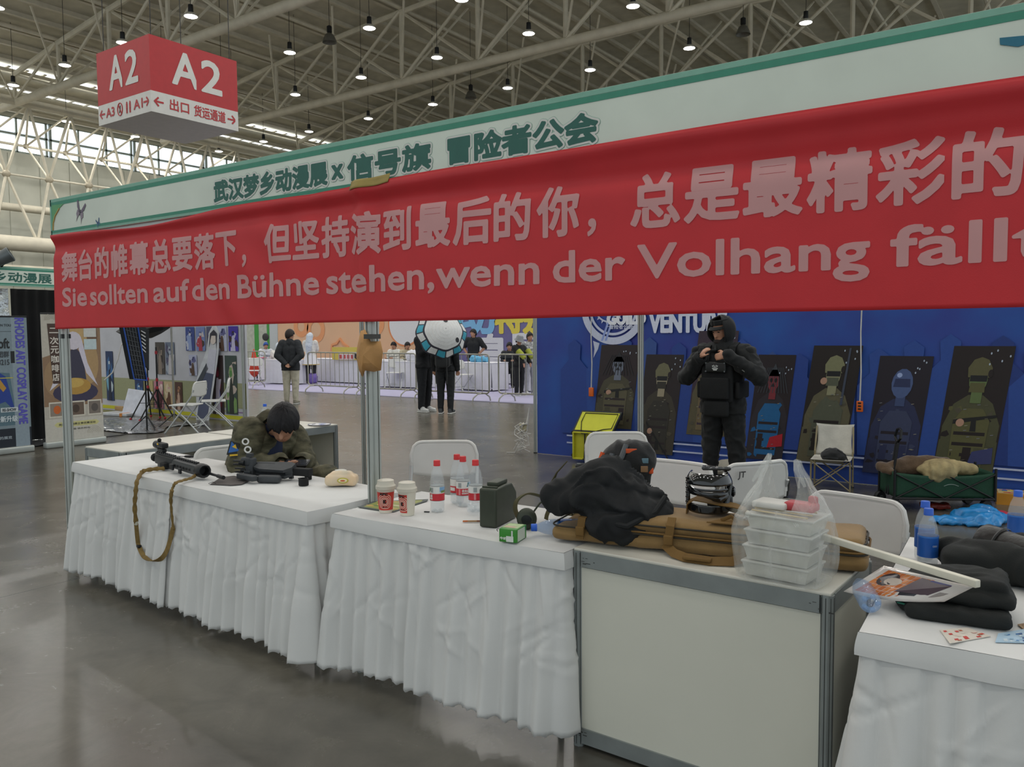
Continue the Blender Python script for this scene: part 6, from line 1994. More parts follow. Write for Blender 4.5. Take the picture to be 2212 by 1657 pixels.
# arm patches on the near sleeve
sR, eR = JJ['shR'], JJ['elR']
ax = (eR - sR).normalized()
toc = (Mi @ Vector(CAM) - (sR + eR) / 2); toc = (toc - ax * toc.dot(ax)).normalized()
side = ax.cross(toc)
Mp = frame(sR + ax * .10 + toc * .1, -side, -ax)
mb = MB()
for sy in (.035, -.035): ring(mb, .0 + (.012 if sy < 0 else -.012), sy * .62, .012, .021, flat('d8d8d4'), Mp, z=.001)
mb.build('white_patch', man, smooth=False)
Mp2 = frame(sR + ax * .135 + toc * .085 + side * .06, -side - toc * .4, -ax)
mb = MB(); mb.box((0, 0, -.001), (.075, .085, .003), flat('1d1f1c'), Mp2); mb.prism([(-.032, -.03), (.032, .0), (-.03, .04)], 0, .002, flat('2d62a8'), Mp2); mb.prism([(-.02, .01), (.012, .006), (-.004, .03)], .002, .003, flat('d8b02a'), Mp2)
mb.box((.0, -.033, .001), (.065, .01, .002), flat('d8b02a'), Mp2 @ T(rot=(0, 0, .35))); mb.build('blue_patch', man, smooth=False)
wl, wr_ = man.matrix_basis @ JJ['wrL'], man.matrix_basis @ JJ['wrR']
pp = atd(640, 1000, 4.78)
o = thing('phone', 'dark phone held by the seated person in the camouflage jacket', 'phone', pp, R(30))
mb = MB(); mb.rbox((0, 0, 0), (.15, .075, .009), .004, BLK, T(rot=(R(18), 0, 0))); mb.build('case', o)
mb = MB(); mb.box((0, 0, .0052), (.14, .068, .001), mat('phone_screen', '2a2f36', .15), T(rot=(R(18), 0, 0))); mb.build('screen', o)
p = at(573, 932, .772)
bottle((.136, 1.6, .772), 0, 'blue-capped clear bottle on the counter behind the seated person', None, BCAP, None, h=.205, fill=.5)

# the standing person in black
BK = mat('black_clothes', '151718', .85, var=.2, scale=12, bump=.15, bscale=180, sheen=.1)
ps = dict(STAND, elR=(-.335, -.08, 1.13), wrR=(-.15, -.22, 1.32), hdR=(.5, -.1, .7), pnR=(.7, .5, -.3), elL=(.36, -.07, 1.14), wrL=(.12, -.235, 1.345), hdL=(-1, -.1, -.12), pnL=(0, 1, -.2),
          shR=(-.19, .01, 1.35), shL=(.19, .01, 1.35), ankL=(.16, .02, .08), toeL=(.18, -.14, .035), kneeL=(.135, -.01, .47), ankR=(-.13, .02, .08), toeR=(-.15, -.14, .035), kneeR=(-.11, -.01, .47), head=(-.01, -.03, 1.565), hrot=(14, 0, -18))
st, JJ, MH = figure('person', 'person in black hooded jacket and plate carrier standing, hands raised to the chest', (3.03, 4.6, 0), R(2), ps, 1.70, vox=.009, topm=BK, legm=BK, shoe='1a1a1a', face=True, hair=False, fat=1.12,
                    top_hem=.80, wr=.012, curl=.5)
mb = MB()


def hood(u, v):
    a = R(-228 + 276 * u + 0); a = R(48 + 264 * u)       # leave the face open at the front
    t = math.pi * (.02 + .80 * v)
    k_ = 1.0 + .05 * noise.noise(Vector((a * 2, v * 4, 1)))
    rim = 1 + .06 * (abs(2 * u - 1) ** 6)
    return tuple(MH @ Vector((.118 * k_ * rim * math.sin(t) * math.sin(a), .012 - .135 * k_ * rim * math.sin(t) * math.cos(a), .138 * k_ * math.cos(t) + .008)))


mb.grid(hood, 40, 20, BK)
for k in range(12): pass
mb.build('hood', st, angle=2., solid=.012)
mb = MB(); mb.grid(lambda u, v: tuple(MH @ Vector((.088 * math.sin(R(-60 + 120 * u)) * (1 + .12 * v), -.095 * math.cos(R(-60 + 120 * u)) * (1 + .45 * v), .062 - .022 * v))), 16, 4, BK); mb.build('cap_brim', st, angle=2., solid=.005)
mb = MB(); mb.grid(lambda u, v: tuple(MH @ Vector((.082 * math.sin(2 * math.pi * u), .0 - .1 * math.cos(2 * math.pi * u), .075 + .05 * v))), 24, 4, BK); mb.build('cap', st, angle=2., solid=.006)
n_ = JJ['neck']
mb = MB(); mb.lathe([(.12, -.05), (.105, .0), (.088, .05), (.08, .085)], BK, 24, Matrix.Translation(n_ + Vector((0, -.02, -.01))), caps=False); mb.build('neck_gaiter', st, solid=.008) if False else mb.build('neck_gaiter', st)
mb = MB(); mb.ell(tuple(MH @ Vector((0, -.066, -.085))), (.042, .036, .034), mat('beard', '2a2220', .8)); mb.build('beard', st)
PLT = mat('carrier_nylon', '101213', .8, bump=.25, bscale=160, var=.2)
mb = MB(); mb.rbox((-.0, -.165, 1.08), (.30, .06, .36), .03, PLT); mb.build('front_plate_carrier', st)
mb = MB(); mb.rbox((0, .155, 1.1), (.30, .05, .36), .03, PLT); mb.build('rear_plate_carrier', st)
for sx in (-1, 1):
    mb = MB(); mb.strap([(sx * .11, -.17, 1.25), (sx * .12, -.1, 1.42), (sx * .12, .02, 1.455), (sx * .12, .12, 1.4), (sx * .11, .165, 1.26)], .06, .016, PLT, (1, 0, 0)); mb.build('shoulder_strap', st)
    mb = MB(); mb.rbox((sx * .255, .0, 1.36), (.09, .15, .13), .04, BK, T(rot=(0, 0, 0))); mb.build('shoulder_pad', st)
    mb = MB(); mb.rbox((sx * .18, .0, 1.02), (.05, .3, .16), .02, PLT); mb.build('cummerbund', st)
mb = MB(); mb.rbox((-.01, -.215, 1.04), (.27, .05, .2), .015, PLT); mb.build('front_pouch', st)
mb = MB(); mb.rbox((-.0, -.19, .85), (.24, .06, .16), .05, PLT); mb.build('dangler_pouch', st)
mb = MB(); mb.rbox((-.0, -.215, 1.235), (.20, .035, .1), .02, mat('hard_case', '1a1d1c', .35)); mb.build('chest_case', st)
Mc = frame(Vector((0, -.2345, 1.235)), (1, 0, 0), (0, 0, 1))
mb = MB(); W_ = flat('cfd3d0')
ring(mb, 0, .004, .015, .021, W_, Mc, 200, 340, n=30); ring(mb, 0, .006, .026, .032, W_, Mc, 205, 335, n=30)
mb.prism([(-.006, -.006), (.006, -.006), (0, .022)], 0, .001, W_, Mc)
for sx in (-1, 1): mb.prism([(sx * .012, .0), (sx * .03, .012), (sx * .018, .018)], 0, .001, W_, Mc); mb.prism([(sx * .006, .006), (sx * .012, .024), (sx * .016, .018)], 0, .001, W_, Mc)
mb.box((0, -.026, 0), (.036, .004, .001), W_, Mc); mb.build('emblem', st, smooth=False)
mb = MB()
for dx, dz in ((-.088, .038), (.088, .038), (-.088, -.038), (.088, -.038)): mb.ell((dx, dz, 0), (.008, .008, .003), flat('5a6062'), Mc, n=8, k=4)
mb.build('corner_stud', st)
a_, b_ = JJ['elL'], JJ['wrL']
mb = MB(); q0, q1 = a_.lerp(b_, .35) + Vector((0, -.062, .0)), a_.lerp(b_, .85) + Vector((0, -.052, .0)); mb.tube([tuple(q0 + Vector((0, 0, -.025))), tuple(q1 + Vector((0, 0, -.025)))], .004, flat('8d8f8a'), 6); mb.build('sleeve_zip', st)
mb = MB(); mb.tube([tuple(JJ['neck'] + Vector((-.04, -.11, -.02))), tuple(JJ['neck'] + Vector((-.03, -.16, -.06))), tuple(JJ['wrR'] + Vector((.07, 0, .07)))], .012, BK, 8); mb.build('chin_strap', st)

# ---------------------------------------------------------------- people and things beyond the booth
FW = mat('far_white_cloth', 'd6d6dc', .8, var=.03)
NAVY = '23262e'
t1, J1, M1 = figure('person', 'person in dark blazer and cream trousers seen from behind, hands clasped behind the back', (-8.74, 9.24, 0), R(215), dict(STAND, elL=(.27, .1, 1.12), elR=(-.27, .1, 1.12), wrL=(.05, .19, .92), wrR=(-.06, .19, .90), hdL=(-1, .2, -.2), hdR=(1, .2, -.3), hrot=(0, 0, -35)), 1.67,
                    top='2c2f33', legs='bdb8a6', shoe='8a8678', fat=1.1, vox=.014, face=True, tname='blazer', top_hem=.78, hairc=mat('hair_brown', '2a211e', .6, bump=.3, bscale=150), hair_kw=dict(front=.05, puff=1.14))
mb = MB(); mb.tube([tuple(M1 @ Vector((x, y, .012))) for x, y in ((-.08, -.01), (-.075, -.08), (-.05, -.1), (0, -.1), (.05, -.1), (.075, -.08), (.08, -.01))], .003, GUN, 5); mb.build('glasses', t1)
LAV = mat('hair_silver', 'c2cbd6', .5, var=.1, scale=40)
t2, J2, M2 = figure('person', 'person with long silver hair in a white dress, beside the skirted tables far left', (-14.0, 14.39, 0), R(215), dict(STAND, elL=(.2, -.08, 1.15), wrL=(.12, -.25, 1.15), elR=(-.2, -.08, 1.15), wrR=(-.12, -.25, 1.15), hrot=(5, 0, 15)), 1.6, top='d8d6d0', legs='26262a', shoe='4a4038', vox=.018, hair=True, hairc=LAV, tname='dress_top', top_hem=.8, hands=False, hair_kw=dict(puff=1.18))
mb = MB(); mb.lathe([(.13, 1.0), (.2, .8), (.27, .62), (.26, .62), (.12, .99)], FW, 24, caps=False); mb.lathe([(.275, .61), (.278, .635)], flat('c9b06a'), 24, caps=False); mb.build('dress_skirt', t2)
lump('long_hair', [((0, .07, 1.5), .1, (.02, .13, 1.2), .11), ((.02, .13, 1.2), .11, (.03, .14, .98), .06)], LAV, t2, .016, 3, .008, 12)

# couple under an umbrella
HB = HAIR
t3, J3, M3 = figure('person', 'person in black jacket and black trousers with white shoes, holding the umbrella', (-4.93, 9.42, 0), R(95), dict(STAND, elR=(-.2, -.1, 1.16), wrR=(-.1, -.3, 1.25), hdR=(.1, -.5, .8), elL=(.2, -.1, 1.15), wrL=(.06, -.3, 1.22), hdL=(-.1, -.5, .8), hrot=(8, 0, 0)), 1.75, top='1b1c1f', legs='1a1c20', shoe='d2d2d0', vox=.014, face=True, fat=1.05)
t4, J4, M4 = figure('person', 'person with black backpack and dark sneakers, back to the camera under the umbrella', (-4.34, 9.36, 0), R(205), dict(STAND, hrot=(6, 0, 0)), 1.66, top='1a1b1d', legs='1c1e20', shoe='3a3d40', vox=.014)
mb = MB(); mb.rbox((0, .20, 1.12), (.3, .16, .42), .07, BFAB); mb.rbox((0, .285, 1.02), (.22, .05, .2), .025, BFAB); mb.build('backpack', t4)
for sx in (-1, 1):
    mb = MB(); mb.strap([(sx * .1, .13, 1.36), (sx * .12, 0.02, 1.43), (sx * .13, -.12, 1.3), (sx * .14, -.02, 1.0), (sx * .12, .14, .95)], .05, .01, BFAB, (1, 0, 0)); mb.build('backpack_strap', t4)
    mb = MB(); mb.tube([(sx * .1, .28, .93), (sx * .11, .3, .75), (sx * .1, .29, .6)], .012, BFAB, 6); mb.build('hanging_strap', t4)
UC = atd(960, 713, 15.45)
o = thing('umbrella', 'white umbrella with dark ring and teal panels, spots for eyes, tilted over a couple', 'umbrella', UC)
tc = (Vector(CAM) - UC).normalized()
axu = (tc + Vector((.42, .25, .25))).normalized()
axu = (tc * .92 + Vector((.0, 0, .34)) + Vector(_r) * .30).normalized()
exu = axu.cross(Vector((0, 0, 1))).normalized()
Mu = frame(Vector((0, 0, 0)), exu, axu.cross(exu))
UW, UD, UT = flat('d9d9d8'), flat('33323c'), flat('3f9db4')
RU = .52


def dome(r, a):
    sc = 1 - .035 * (1 - math.cos(8 * a)) * (r / RU) ** 2
    return tuple(Mu @ Vector((r * sc * math.cos(a), r * sc * math.sin(a), -.30 * (r / RU) ** 2 + .1)))


mb = MB()


def dring(r0, r1, a0, a1, m_, lift=0., n=4):
    for i in range(n):
        a, b = a0 + (a1 - a0) * i / n, a0 + (a1 - a0) * (i + 1) / n
        mb.add([Vector(dome(r0, a)) + axu * lift, Vector(dome(r1, a)) + axu * lift, Vector(dome(r1, b)) + axu * lift, Vector(dome(r0, b)) + axu * lift], [(0, 1, 2, 3)], m_)


for j in range(6): dring(RU * .72 * j / 6 + .001, RU * .72 * (j + 1) / 6, 0, 2 * math.pi, UW, 0, 64)
dring(RU * .72, RU * .78, 0, 2 * math.pi, UD, 0, 64); dring(RU * .96, RU, 0, 2 * math.pi, UD, 0, 64)
for k in range(16):
    a = 2 * math.pi * k / 16; b = a + 2 * math.pi / 16
    dring(RU * .78, RU * .96, a, a + .05, UD, 0, 1); dring(RU * .78, RU * .96, a + .05, b, UT if k % 2 else UW, 0, 4)
mb.build('canopy', o, angle=.5)
mb = MB()
for (cx, cy, rx, ry) in ((-.02, -.17, .045, .045), (-.24, .2, .045, .045)):
    mb.add([Vector(dome(math.hypot(cx + rx * math.cos(q), cy + ry * math.sin(q)), math.atan2(cy + ry * math.sin(q), cx + rx * math.cos(q)))) + axu * .004 for q in [2 * math.pi * i / 14 for i in range(14)]], [tuple(range(14))], flat('2b2a30'))
mb.build('dark_spot', o)
mb = MB(); mb.tube([tuple(Mu @ Vector((0, 0, .1))), tuple(Mu @ Vector((0, 0, -.55)))], .008, GUN, 6); mb.tube([tuple(Mu @ Vector((0, 0, -.55))), tuple(Mu @ Vector((0, 0, -.65)))], .014, BLK, 8); mb.build('shaft', o)
for k in range(8):
    a = 2 * math.pi * k / 8
    mb = MB(); mb.tube([tuple(Vector(dome(.02 + (RU - .03) * q / 6, a)) - axu * .006) for q in range(7)], .003, GUN, 5); mb.build('rib', o)


def far(label, px, py, top_y, rz, pose, hips=None, **k):
    p = at(px, py, 0) + Vector((-.574, .816, 0)) * (1.6 if k.get('sit') and rz < 90 else k.pop('off', 0))
    d = (np.array(p) - CAM) @ _f
    h = (py - top_y) / (F_PX / d) if pose is not SIT and not k.get('sit') else 1.66
    k.pop('sit', None)
    return figure('person', label, p, R(rz), pose, h, vox=.02, hands=False, face=k.pop('face', True), **k)


far('person in black t-shirt with hands on hips behind the far tables', 1019, 841, 718, 20, off=1.3, pose= dict(STAND, elL=(.33, .06, 1.15), wrL=(.19, -.02, .98), elR=(-.33, .06, 1.15), wrR=(-.19, -.02, .98), hrot=(0, 0, -30)), top='1d1f22', legs='25262a', sleeve='short', fat=1.05)
t5, _, M5 = far('person in grey bucket hat and black vest with lime sleeves by the barrier', 1122, 856, 727, 80, dict(STAND, elL=(.18, -.12, 1.12), wrL=(.14, -.3, .95), elR=(-.18, -.14, 1.12), wrR=(-.14, -.32, .95), hrot=(20, 0, 0)), top='191a1c', legs='1b1c1e', shoe='c4c4c4', fat=.95)
mb = MB(); mb.lathe([(.155, -.02), (.11, .03), (.1, .1), (.07, .135), (0, .14)], mat('grey_hat', '8c8f92', .85, bump=.3, bscale=120), 20, M5 @ T((0, 0, .02)), caps=False); mb.build('bucket_hat', t5)
LIME = mat('lime_cloth', '9aa03a', .8)
for sx, el, wr2 in ((1, (.18, -.12, 1.12), (.14, -.3, .95)), (-1, (-.18, -.14, 1.12), (-.14, -.32, .95))):
    mb = MB(); mb.tube([el, ((el[0] + wr2[0]) / 2, (el[1] + wr2[1]) / 2 - .01, (el[2] + wr2[2]) / 2), wr2], [.075, .07, .055], LIME, 10); mb.build('lime_sleeve', t5)
far('person in black and white checked shirt beside the grey bucket hat', 1146, 856, 722, 60, dict(STAND), off=.5, top='6b6c70', topm=mat('check_shirt', '8c8c8c', .8, var=.8, scale=26, col2='d0d0d0'), legs='a9a9ad', shoe='c9c9c9')
for (px, py, rz, lb, kw) in ((836, 832, 10, 'person in white top seated at the far tables, just right of the kraft paper', dict(top='d6d6d0')), (866, 834, 70, 'person in tan vest seated leaning over the far table', dict(top='b0a68c')),
                             (893, 836, 40, 'person in navy cap and dark top seated, partly behind the couple', dict(top='2b2c34', hairc=mat('navy_cap', '24304e', .7))), (1101, 846, 30, 'person in dark top seated at the far right table', dict(top='2a2c30')),
                             (585, 826, 35, 'person with pink hair bow and green top seated at the far left table', dict(top='3f7a4a', hairc=mat('pink_bow', 'd65a70', .6))), (603, 828, 215, 'person with silver hair and white top seated with back to the camera, far left', dict(top='dcd8d2', hairc=LAV)),
                             (545, 824, 60, 'person in white and blue costume at the far left behind the barrier', dict(top='ccd0d8', hairc=mat('blue_hat', '2b4f9a', .6)))):
    far(lb, px, py, 0, rz, dict(SIT, hrot=(12, 0, 0)), sit=True, **kw)

# far stage wall, carpet, tables, chairs and barriers
fwl = thing('stage_backdrop', 'long orange and purple printed backdrop behind the far tables', 'backdrop', (0, 18.2, 0))
MS = frame(Vector((0, -.06, 0)), (1, 0, 0), (0, 0, 1))
ORG, PUR = mat('orange_print', 'd9b08c', .6, var=.04, scale=1), mat('purple_print', '6c6792', .6, var=.08, scale=1.5)
xp = atv(982, 760, 18.14).x
mb = MB(); mb.box(((-20.2 + xp) / 2, 0, 1.7), (xp + 20.2, .1, 3.4), ORG); mb.box(((xp - 3) / 2, 0, 1.7), (-3 - xp, .1, 3.4), PUR); mb.build('panel', fwl, smooth=False)
mb = MB(); OS = flat('df9a6a')


def px_s(x, y): p = atv(x, y, 18.14); return (p.x, p.z)


for cx, cy, r0, r1 in ((682, 712, .28, .5), (650, 705, .2, .42), (812, 700, .2, .4)):
    a, b = px_s(cx, cy); ring(mb, a, b, r0, r1, OS, MS)
pts = [px_s(x, y) for x, y in ((717, 758), (718, 745), (728, 742), (735, 732), (742, 743), (752, 750), (755, 758))]
mb.tube([(a, b, 0) for a, b in pts], .06, OS, 4, M=MS)
a, b = px_s(874, 700); ring(mb, a, b, 0.0, .72, flat('d8d8da'), MS, z=.004); ring(mb, a, b, .72, .78, flat('d98a58'), MS, z=.004)
mb.build('printed_shapes', fwl, smooth=False)
mb = MB()
x0, z0 = px_s(1022, 812); x1, z1 = px_s(1097, 722); put_text(mb, '息', flat('d4d4da'), MS, x0, x1, z0, z1, .045, .004)
x0, z0 = px_s(1110, 812); x1, z1 = px_s(1180, 722); put_text(mb, '区', flat('d4d4da'), MS, x0, x1, z0, z1, .045, .004)
x0, z0 = px_s(1070, 718); x1, z1 = px_s(1128, 655); put_text(mb, '特', flat('d8c650'), MS, x0, x1, z0, z1, .05, .006)
x0, z0 = px_s(1132, 718); x1, z1 = px_s(1190, 655); put_text(mb, '别', flat('d8c650'), MS, x0, x1, z0, z1, .05, .006)
x0, z0 = px_s(985, 720); x1, z1 = px_s(1068, 640); put_text(mb, '动', flat('7db4dc'), MS, x0, x1, z0, z1, .05, .006)
mb.build('lettering', fwl, smooth=False)
lw = thing('striped_panel', 'pale panel with green vertical stripes left of the orange backdrop', 'panel', (0, 19.2, 0))
mb = MB(); mb.box((-22.6, 0, 1.7), (3.6, .1, 3.4), mat('pale_panel', 'b9bcae', .6)); mb.build('board', lw, smooth=False)
mb = MB()
for xa, xb in ((550, 559), (577, 582)):
    a, b = atv(xa, 740, 19.14).x, atv(xb, 740, 19.14).x
    mb.box(((a + b) / 2, -.055, 1.7), (b - a, .01, 3.4), flat('4a9a4a'))
mb.build('green_stripe', lw, smooth=False)
mb = MB(); a = atv(590, 740, 19.1).x; mb.box((a, -.06, 1.7), (.5, .01, 3.4), flat('c2c8ca')); mb.build('white_strip', lw, smooth=False)
mb = MB(); a, b = px_s(572, 728); mb.ell((atv(572, 728, 19.1).x, -.06, atv(572, 728, 19.1).z), (.22, .03, .16), flat('3c3c3c')); mb.build('dark_mark', lw)
mb = MB(); mb.box((-11.5, 15.1, .006), (20, 6.3, .012), mat('lilac_carpet', 'a7a4c0', .85, var=.05, scale=3))
tag(mb.build('carpet', smooth=False), 'pale lilac carpet under the far tables and barriers', 'carpet')


def far_table(label, p0, p1, dep=.7, h=.75):
    a, b = at(*p0, .012), at(*p1, .012)
    t = thing('skirted_table', label, 'table', (a.x, a.y, .012), math.atan2(b.y - a.y, b.x - a.x), 'far skirted tables')
    L_ = (b - a).length
    mb = MB()
    per = [(0, 0), (L_, 0), (L_, dep), (0, dep), (0, 0)]
    for i in range(4):
        p, q = Vector(per[i]), Vector(per[i + 1])
        d = (q - p).normalized(); nn = Vector((d.y, -d.x)); ln = (q - p).length

        def fn(u, v, p=p, q=q, nn=nn, ln=ln):
            c = p.lerp(q, u) + nn * (.03 * v + .018 * v * math.sin(u * ln * 34) + .01 * v * math.sin(u * ln * 13))
            return (c.x, c.y, h - v * (h - .03))
        mb.grid(fn, int(ln * 26), 4, FW)
    mb.build('skirt', t, angle=2.)
    mb = MB(); mb.rbox((L_ / 2, dep / 2, h), (L_ + .02, dep + .02, .02), .008, FW); mb.build('top_cover', t)
    return t, L_


far_table('short skirted table at the far left, behind the person in the blazer', (573, 829), (642, 831), .5)
far_table('skirted table at the far left edge, below the green stripes', (528, 822), (556, 823))
far_table('long skirted table under the orange backdrop, left of the kraft paper', (664, 824), (830, 832))
far_table('skirted table right of the kraft paper, before the orange backdrop', (815, 836), (908, 840))
far_table('skirted table right of the umbrella couple', (985, 842), (1062, 846))
far_table('farthest skirted table, beside the grey bucket hat', (1066, 829), (1112, 831))
far_table('skirted table beyond the checked shirt at the blue backdrop edge', (1128, 846), (1165, 848))


def far_chair(px, py, rz, label):
    p = at(px, py, .012) + Vector((.574, -.816, 0)) * .4
    return folding_chair(label, (p.x, p.y, .012), R(rz), 'far white folding chairs')


far_chair(857, 837, 30, 'white folding chair at the far table right of the kraft paper')
far_chair(1004, 843, 80, 'white folding chair right of the couple, side on')
far_chair(556, 830, 35, 'white folding chair at the far left behind the barrier')
MET = mat('barrier_steel', 'a9a79c', .3, .7)


def barrier(x0, y0, L_, rz, label):
    t = thing('crowd_barrier', label, 'barrier', (x0, y0, 0), rz, 'crowd control barriers')
    H_ = 1.08; r = .08; b = .2
    mb = MB()
    loop = []
    for cx, cz, a0 in ((L_ - r, H_ - r, 0), (r, H_ - r, 90), (r, b + r, 180), (L_ - r, b + r, 270)):
        for k in range(5): loop.append((cx + r * math.cos(R(a0 + 22.5 * k)), 0, cz + r * math.sin(R(a0 + 22.5 * k))))
    mb.tube(loop, .019, MET, 8, closed=True); mb.build('frame', t)
    for k in range(1, 11):
        mb = MB(); mb.tube([(L_ * k / 11, 0, b + .01), (L_ * k / 11, 0, H_ - .01)], .008, MET, 6); mb.build('bar', t)
    for x in (.22, L_ - .22):
        mb = MB(); mb.tube([(x - .06, -.26, .015), (x - .05, -.24, .1), (x, -.14, .19), (x, .14, .19), (x + .05, .24, .1), (x + .06, .26, .015)], .017, MET, 8); mb.build('foot', t)
    return t


barrier(-11.3, 11.95, 1.9, 0, 'crowd barrier between the person in the blazer and the kraft paper')
barrier(-9.33, 11.9, 1.95, 0, 'crowd barrier directly behind the kraft paper and middle post')
barrier(-7.32, 11.85, 2.18, 0, 'crowd barrier behind the umbrella couple')
barrier(-5.02, 12.05, 2.0, .06, 'crowd barrier at the left edge of the blue backdrop')
barrier(-15.4, 11.6, 1.9, R(25), 'crowd barrier at the far left beside the white poster wall')


def on_far(px, py, z=.772): return at(px, py, .012) + Vector((-.1, .22, z - .012))


p = on_far(884, 839); o = thing('white_bag', 'white plastic bag on the far table right of the kraft paper', 'bag', p); lump('bag', [('e', (0, .1, .13), (.28, .2, .2))], FW, o, .03, 3, .03, 6, zmin=-.01)
p = on_far(772, 831); o = thing('dark_bag', 'dark bag lying on the long far table left of the kraft paper', 'bag', p); lump('bag', [('e', (0, .06, .12), (.26, .2, .14))], BFAB, o, .03, 3, .03, 6, zmin=-.01)
p = on_far(738, 830); o = thing('yellow_sign', 'low yellow sign board with red and white print on the long far table', 'sign', p)
mb = MB(); mb.box((-.1, .12, .18), (1.1, .04, .4), flat('d2be5a')); mb.build('board', o, smooth=False)
mb = MB(); mb.box((.0, .095, .08), (.7, .01, .18), flat('d8c9cc')); 
for k in range(4): mb.box((-.25 + .17 * k,   .089, .08), (.1, .006, .12), flat('c04a4a'))
mb.build('print', o, smooth=False)
p = on_far(1028, 844); o = thing('blue_cloth', 'bundled light blue cloth on the far table right of the couple', 'cloth', p); lump('cloth', [('e', (0, .1, .06), (.3, .16, .1)), ('e', (-.2, .1, .06), (.12, .1, .12))], mat('sky_cloth', '5fa6cc', .7, bump=.3, bscale=20), o, .025, 2, .04, 8, zmin=-.01)
p = on_far(548, 823); o = thing('pink_board', 'flat pink board on the far left table', 'board', p); mb = MB(); mb.box((0, .1, .01), (.5, .25, .02), flat('d0607e')); mb.build('board', o, smooth=False)
p = at(672, 829, .012); o = thing('purple_bag', 'small purple bag on the carpet behind the left barrier', 'bag', p); lump('bag', [('b', (0, 0, .17), (.45, .25, .32), .08)], mat('purple_bag', '7a68b0', .6), o, .03, 3, .02, 6, zmin=0); mb = MB(); mb.tube([(-.12, 0, .3), (-.1, 0, .48), (.1, 0, .48), (.12, 0, .3)], .015, flat('8f8f98'), 6); mb.build('handle', o)
p = at(533, 830, .012); o = thing('folded_red_parasol', 'folded red parasol leaning behind the white poster wall', 'parasol', (p.x, p.y + .3, .012)); mb = MB(); mb.lathe([(.02, 0.2), (.12, .3), (.16, .4), (.05, 1.0), (.01, 1.1)], mat('red_cloth', 'c8452e', .7), 12); mb.build('canopy', o); mb = MB(); mb.tube([(0, 0, 0), (0, 0, .3)], .02, GUN, 6); mb.build('shaft', o)

# ---------------------------------------------------------------- neighbouring booth on the left
post((-6.48, 6.3, 0), 2.5, 'booth post at the right end of the white poster wall', 'posts of the left booth')
post((-6.0, 1.2, 0), 2.5, 'booth post of the left booth at the left edge of the picture', 'posts of the left booth') if False else None
nf = thing('neighbour_fascia', 'second green and white fascia board with dark green lettering, at the far left', 'sign', (-6., 0, 0))
mb = MB(); mb.box((0, 3.2, 2.37), (.03, 6.0, .26), FAS); mb.build('board', nf, smooth=False)
mb = MB()
for z, h, mt in ((2.487, .022, G1), (2.462, .024, G2), (2.25, .018, G1), (2.27, .02, G2)): mb.box((.016, 3.2, z), (.001, 6., h), mt)
mb.build('printed_border', nf, smooth=False)
MN = frame(Vector((.0165, 0, 0)), (0, 1, 0), (0, 0, 1))
y0, y1 = atu(-62, 600, -5.98).y, atu(120, 600, -5.98).y
mb = MB(); put_text(mb, '武汉梦乡动漫展', flat('2f6358'), MN, 1.50, 2.82, 2.295, 2.425, .004, .001); mb.build('lettering', nf, smooth=False)
o = thing('clip_spotlight', 'grey clip-on spotlight on top of the left booth fascia', 'lamp', atu(8, 556, -5.9))
mb = MB(); mb.lathe([(.03, -.14), (.08, -.12), (.09, .0), (.1, .09), (.09, .1), (.075, .0)], mat('spot_grey', '5e6466', .4, .4), 18, T(rot=(0, R(60), R(60)))); mb.build('housing', o)
mb = MB(); mb.tube([(0, 0, -.02), (-.05, .02, -.08), (-.08, .0, -.12)], .012, BLK, 6); mb.build('clamp', o)
KBL = mat('black_drape', '0d0e10', .9, var=.2)
mb = MB(); mb.grid(lambda u, v: (-7.0 + .02 * math.sin(u * 40), 2.72 + .95 * u, .02 + 2.24 * v), 60, 4, KBL)
tag(mb.build('black_curtain', angle=2.), 'black curtain hanging behind the two roll-up banners', 'curtain')
FOI = mat('silver_foil', 'b9bcbe', .18, .9, bump=.8, bscale=22, var=.15)
mb = MB(); mb.grid(lambda u, v: (-7.02 + .04 * noise.noise(Vector((u * 9, v * 14, 2))), 1.6 + 1.1 * u, .02 + 2.24 * v), 30, 50, FOI)
tag(mb.build('foil_curtain', angle=.3), 'crinkled silver foil curtain at the left edge, beside the black one', 'curtain')
mb = MB(); mb.grid(lambda u, v: (-8.9 + 2.3 * u + .3 * math.sin(7 * v), 4.2 + 1.4 * v, .012 + .03 * abs(noise.noise(Vector((u * 14, v * 9, 5))))), 70, 40, FOI)
tag(mb.build('foil_sheet', angle=.2), 'crumpled silver foil sheet spread on the floor of the left booth', 'foil')
mb = MB(); mb.grid(lambda u, v: (-7.6 + 1.3 * u, 2.3 + .9 * v, .012 + .03 * abs(noise.noise(Vector((u * 14, v * 9, 9))))), 40, 30, FOI)
tag(mb.build('foil_sheet', angle=.2), 'strip of silver foil on the floor between the two roll-up banners', 'foil')


def rollup(y0, y1, top, x, label, draw):
    t = thing('roll_up_banner', label, 'banner', (x, (y0 + y1) / 2, 0), 0, 'roll-up banners')
    W_ = y1 - y0
    mb = MB(); mb.rbox((0, 0, .045), (.12, W_ + .03, .09), .02, ALU); mb.build('base', t)
    mb = MB(); mb.box((0, 0, .08 + (top - .08) / 2), (.006, W_, top - .08), WHT); mb.build('sheet', t, smooth=False)
    mb = MB(); mb.tube([(0, -W_ / 2, top), (0, W_ / 2, top)], .012, BLK, 8); mb.build('top_rail', t)
    mb = MB(); mb.tube([(-.02, 0, .08), (-.02, 0, top)], .01, GUN, 6); mb.build('support_pole', t)
    M = frame(Vector((.0045, -W_ / 2, .08)), (0, 1, 0), (0, 0, 1))
    mb = MB(); draw(mb, M, W_, top - .08); mb.build('print', t, smooth=False)
    return t


LY = [0.]


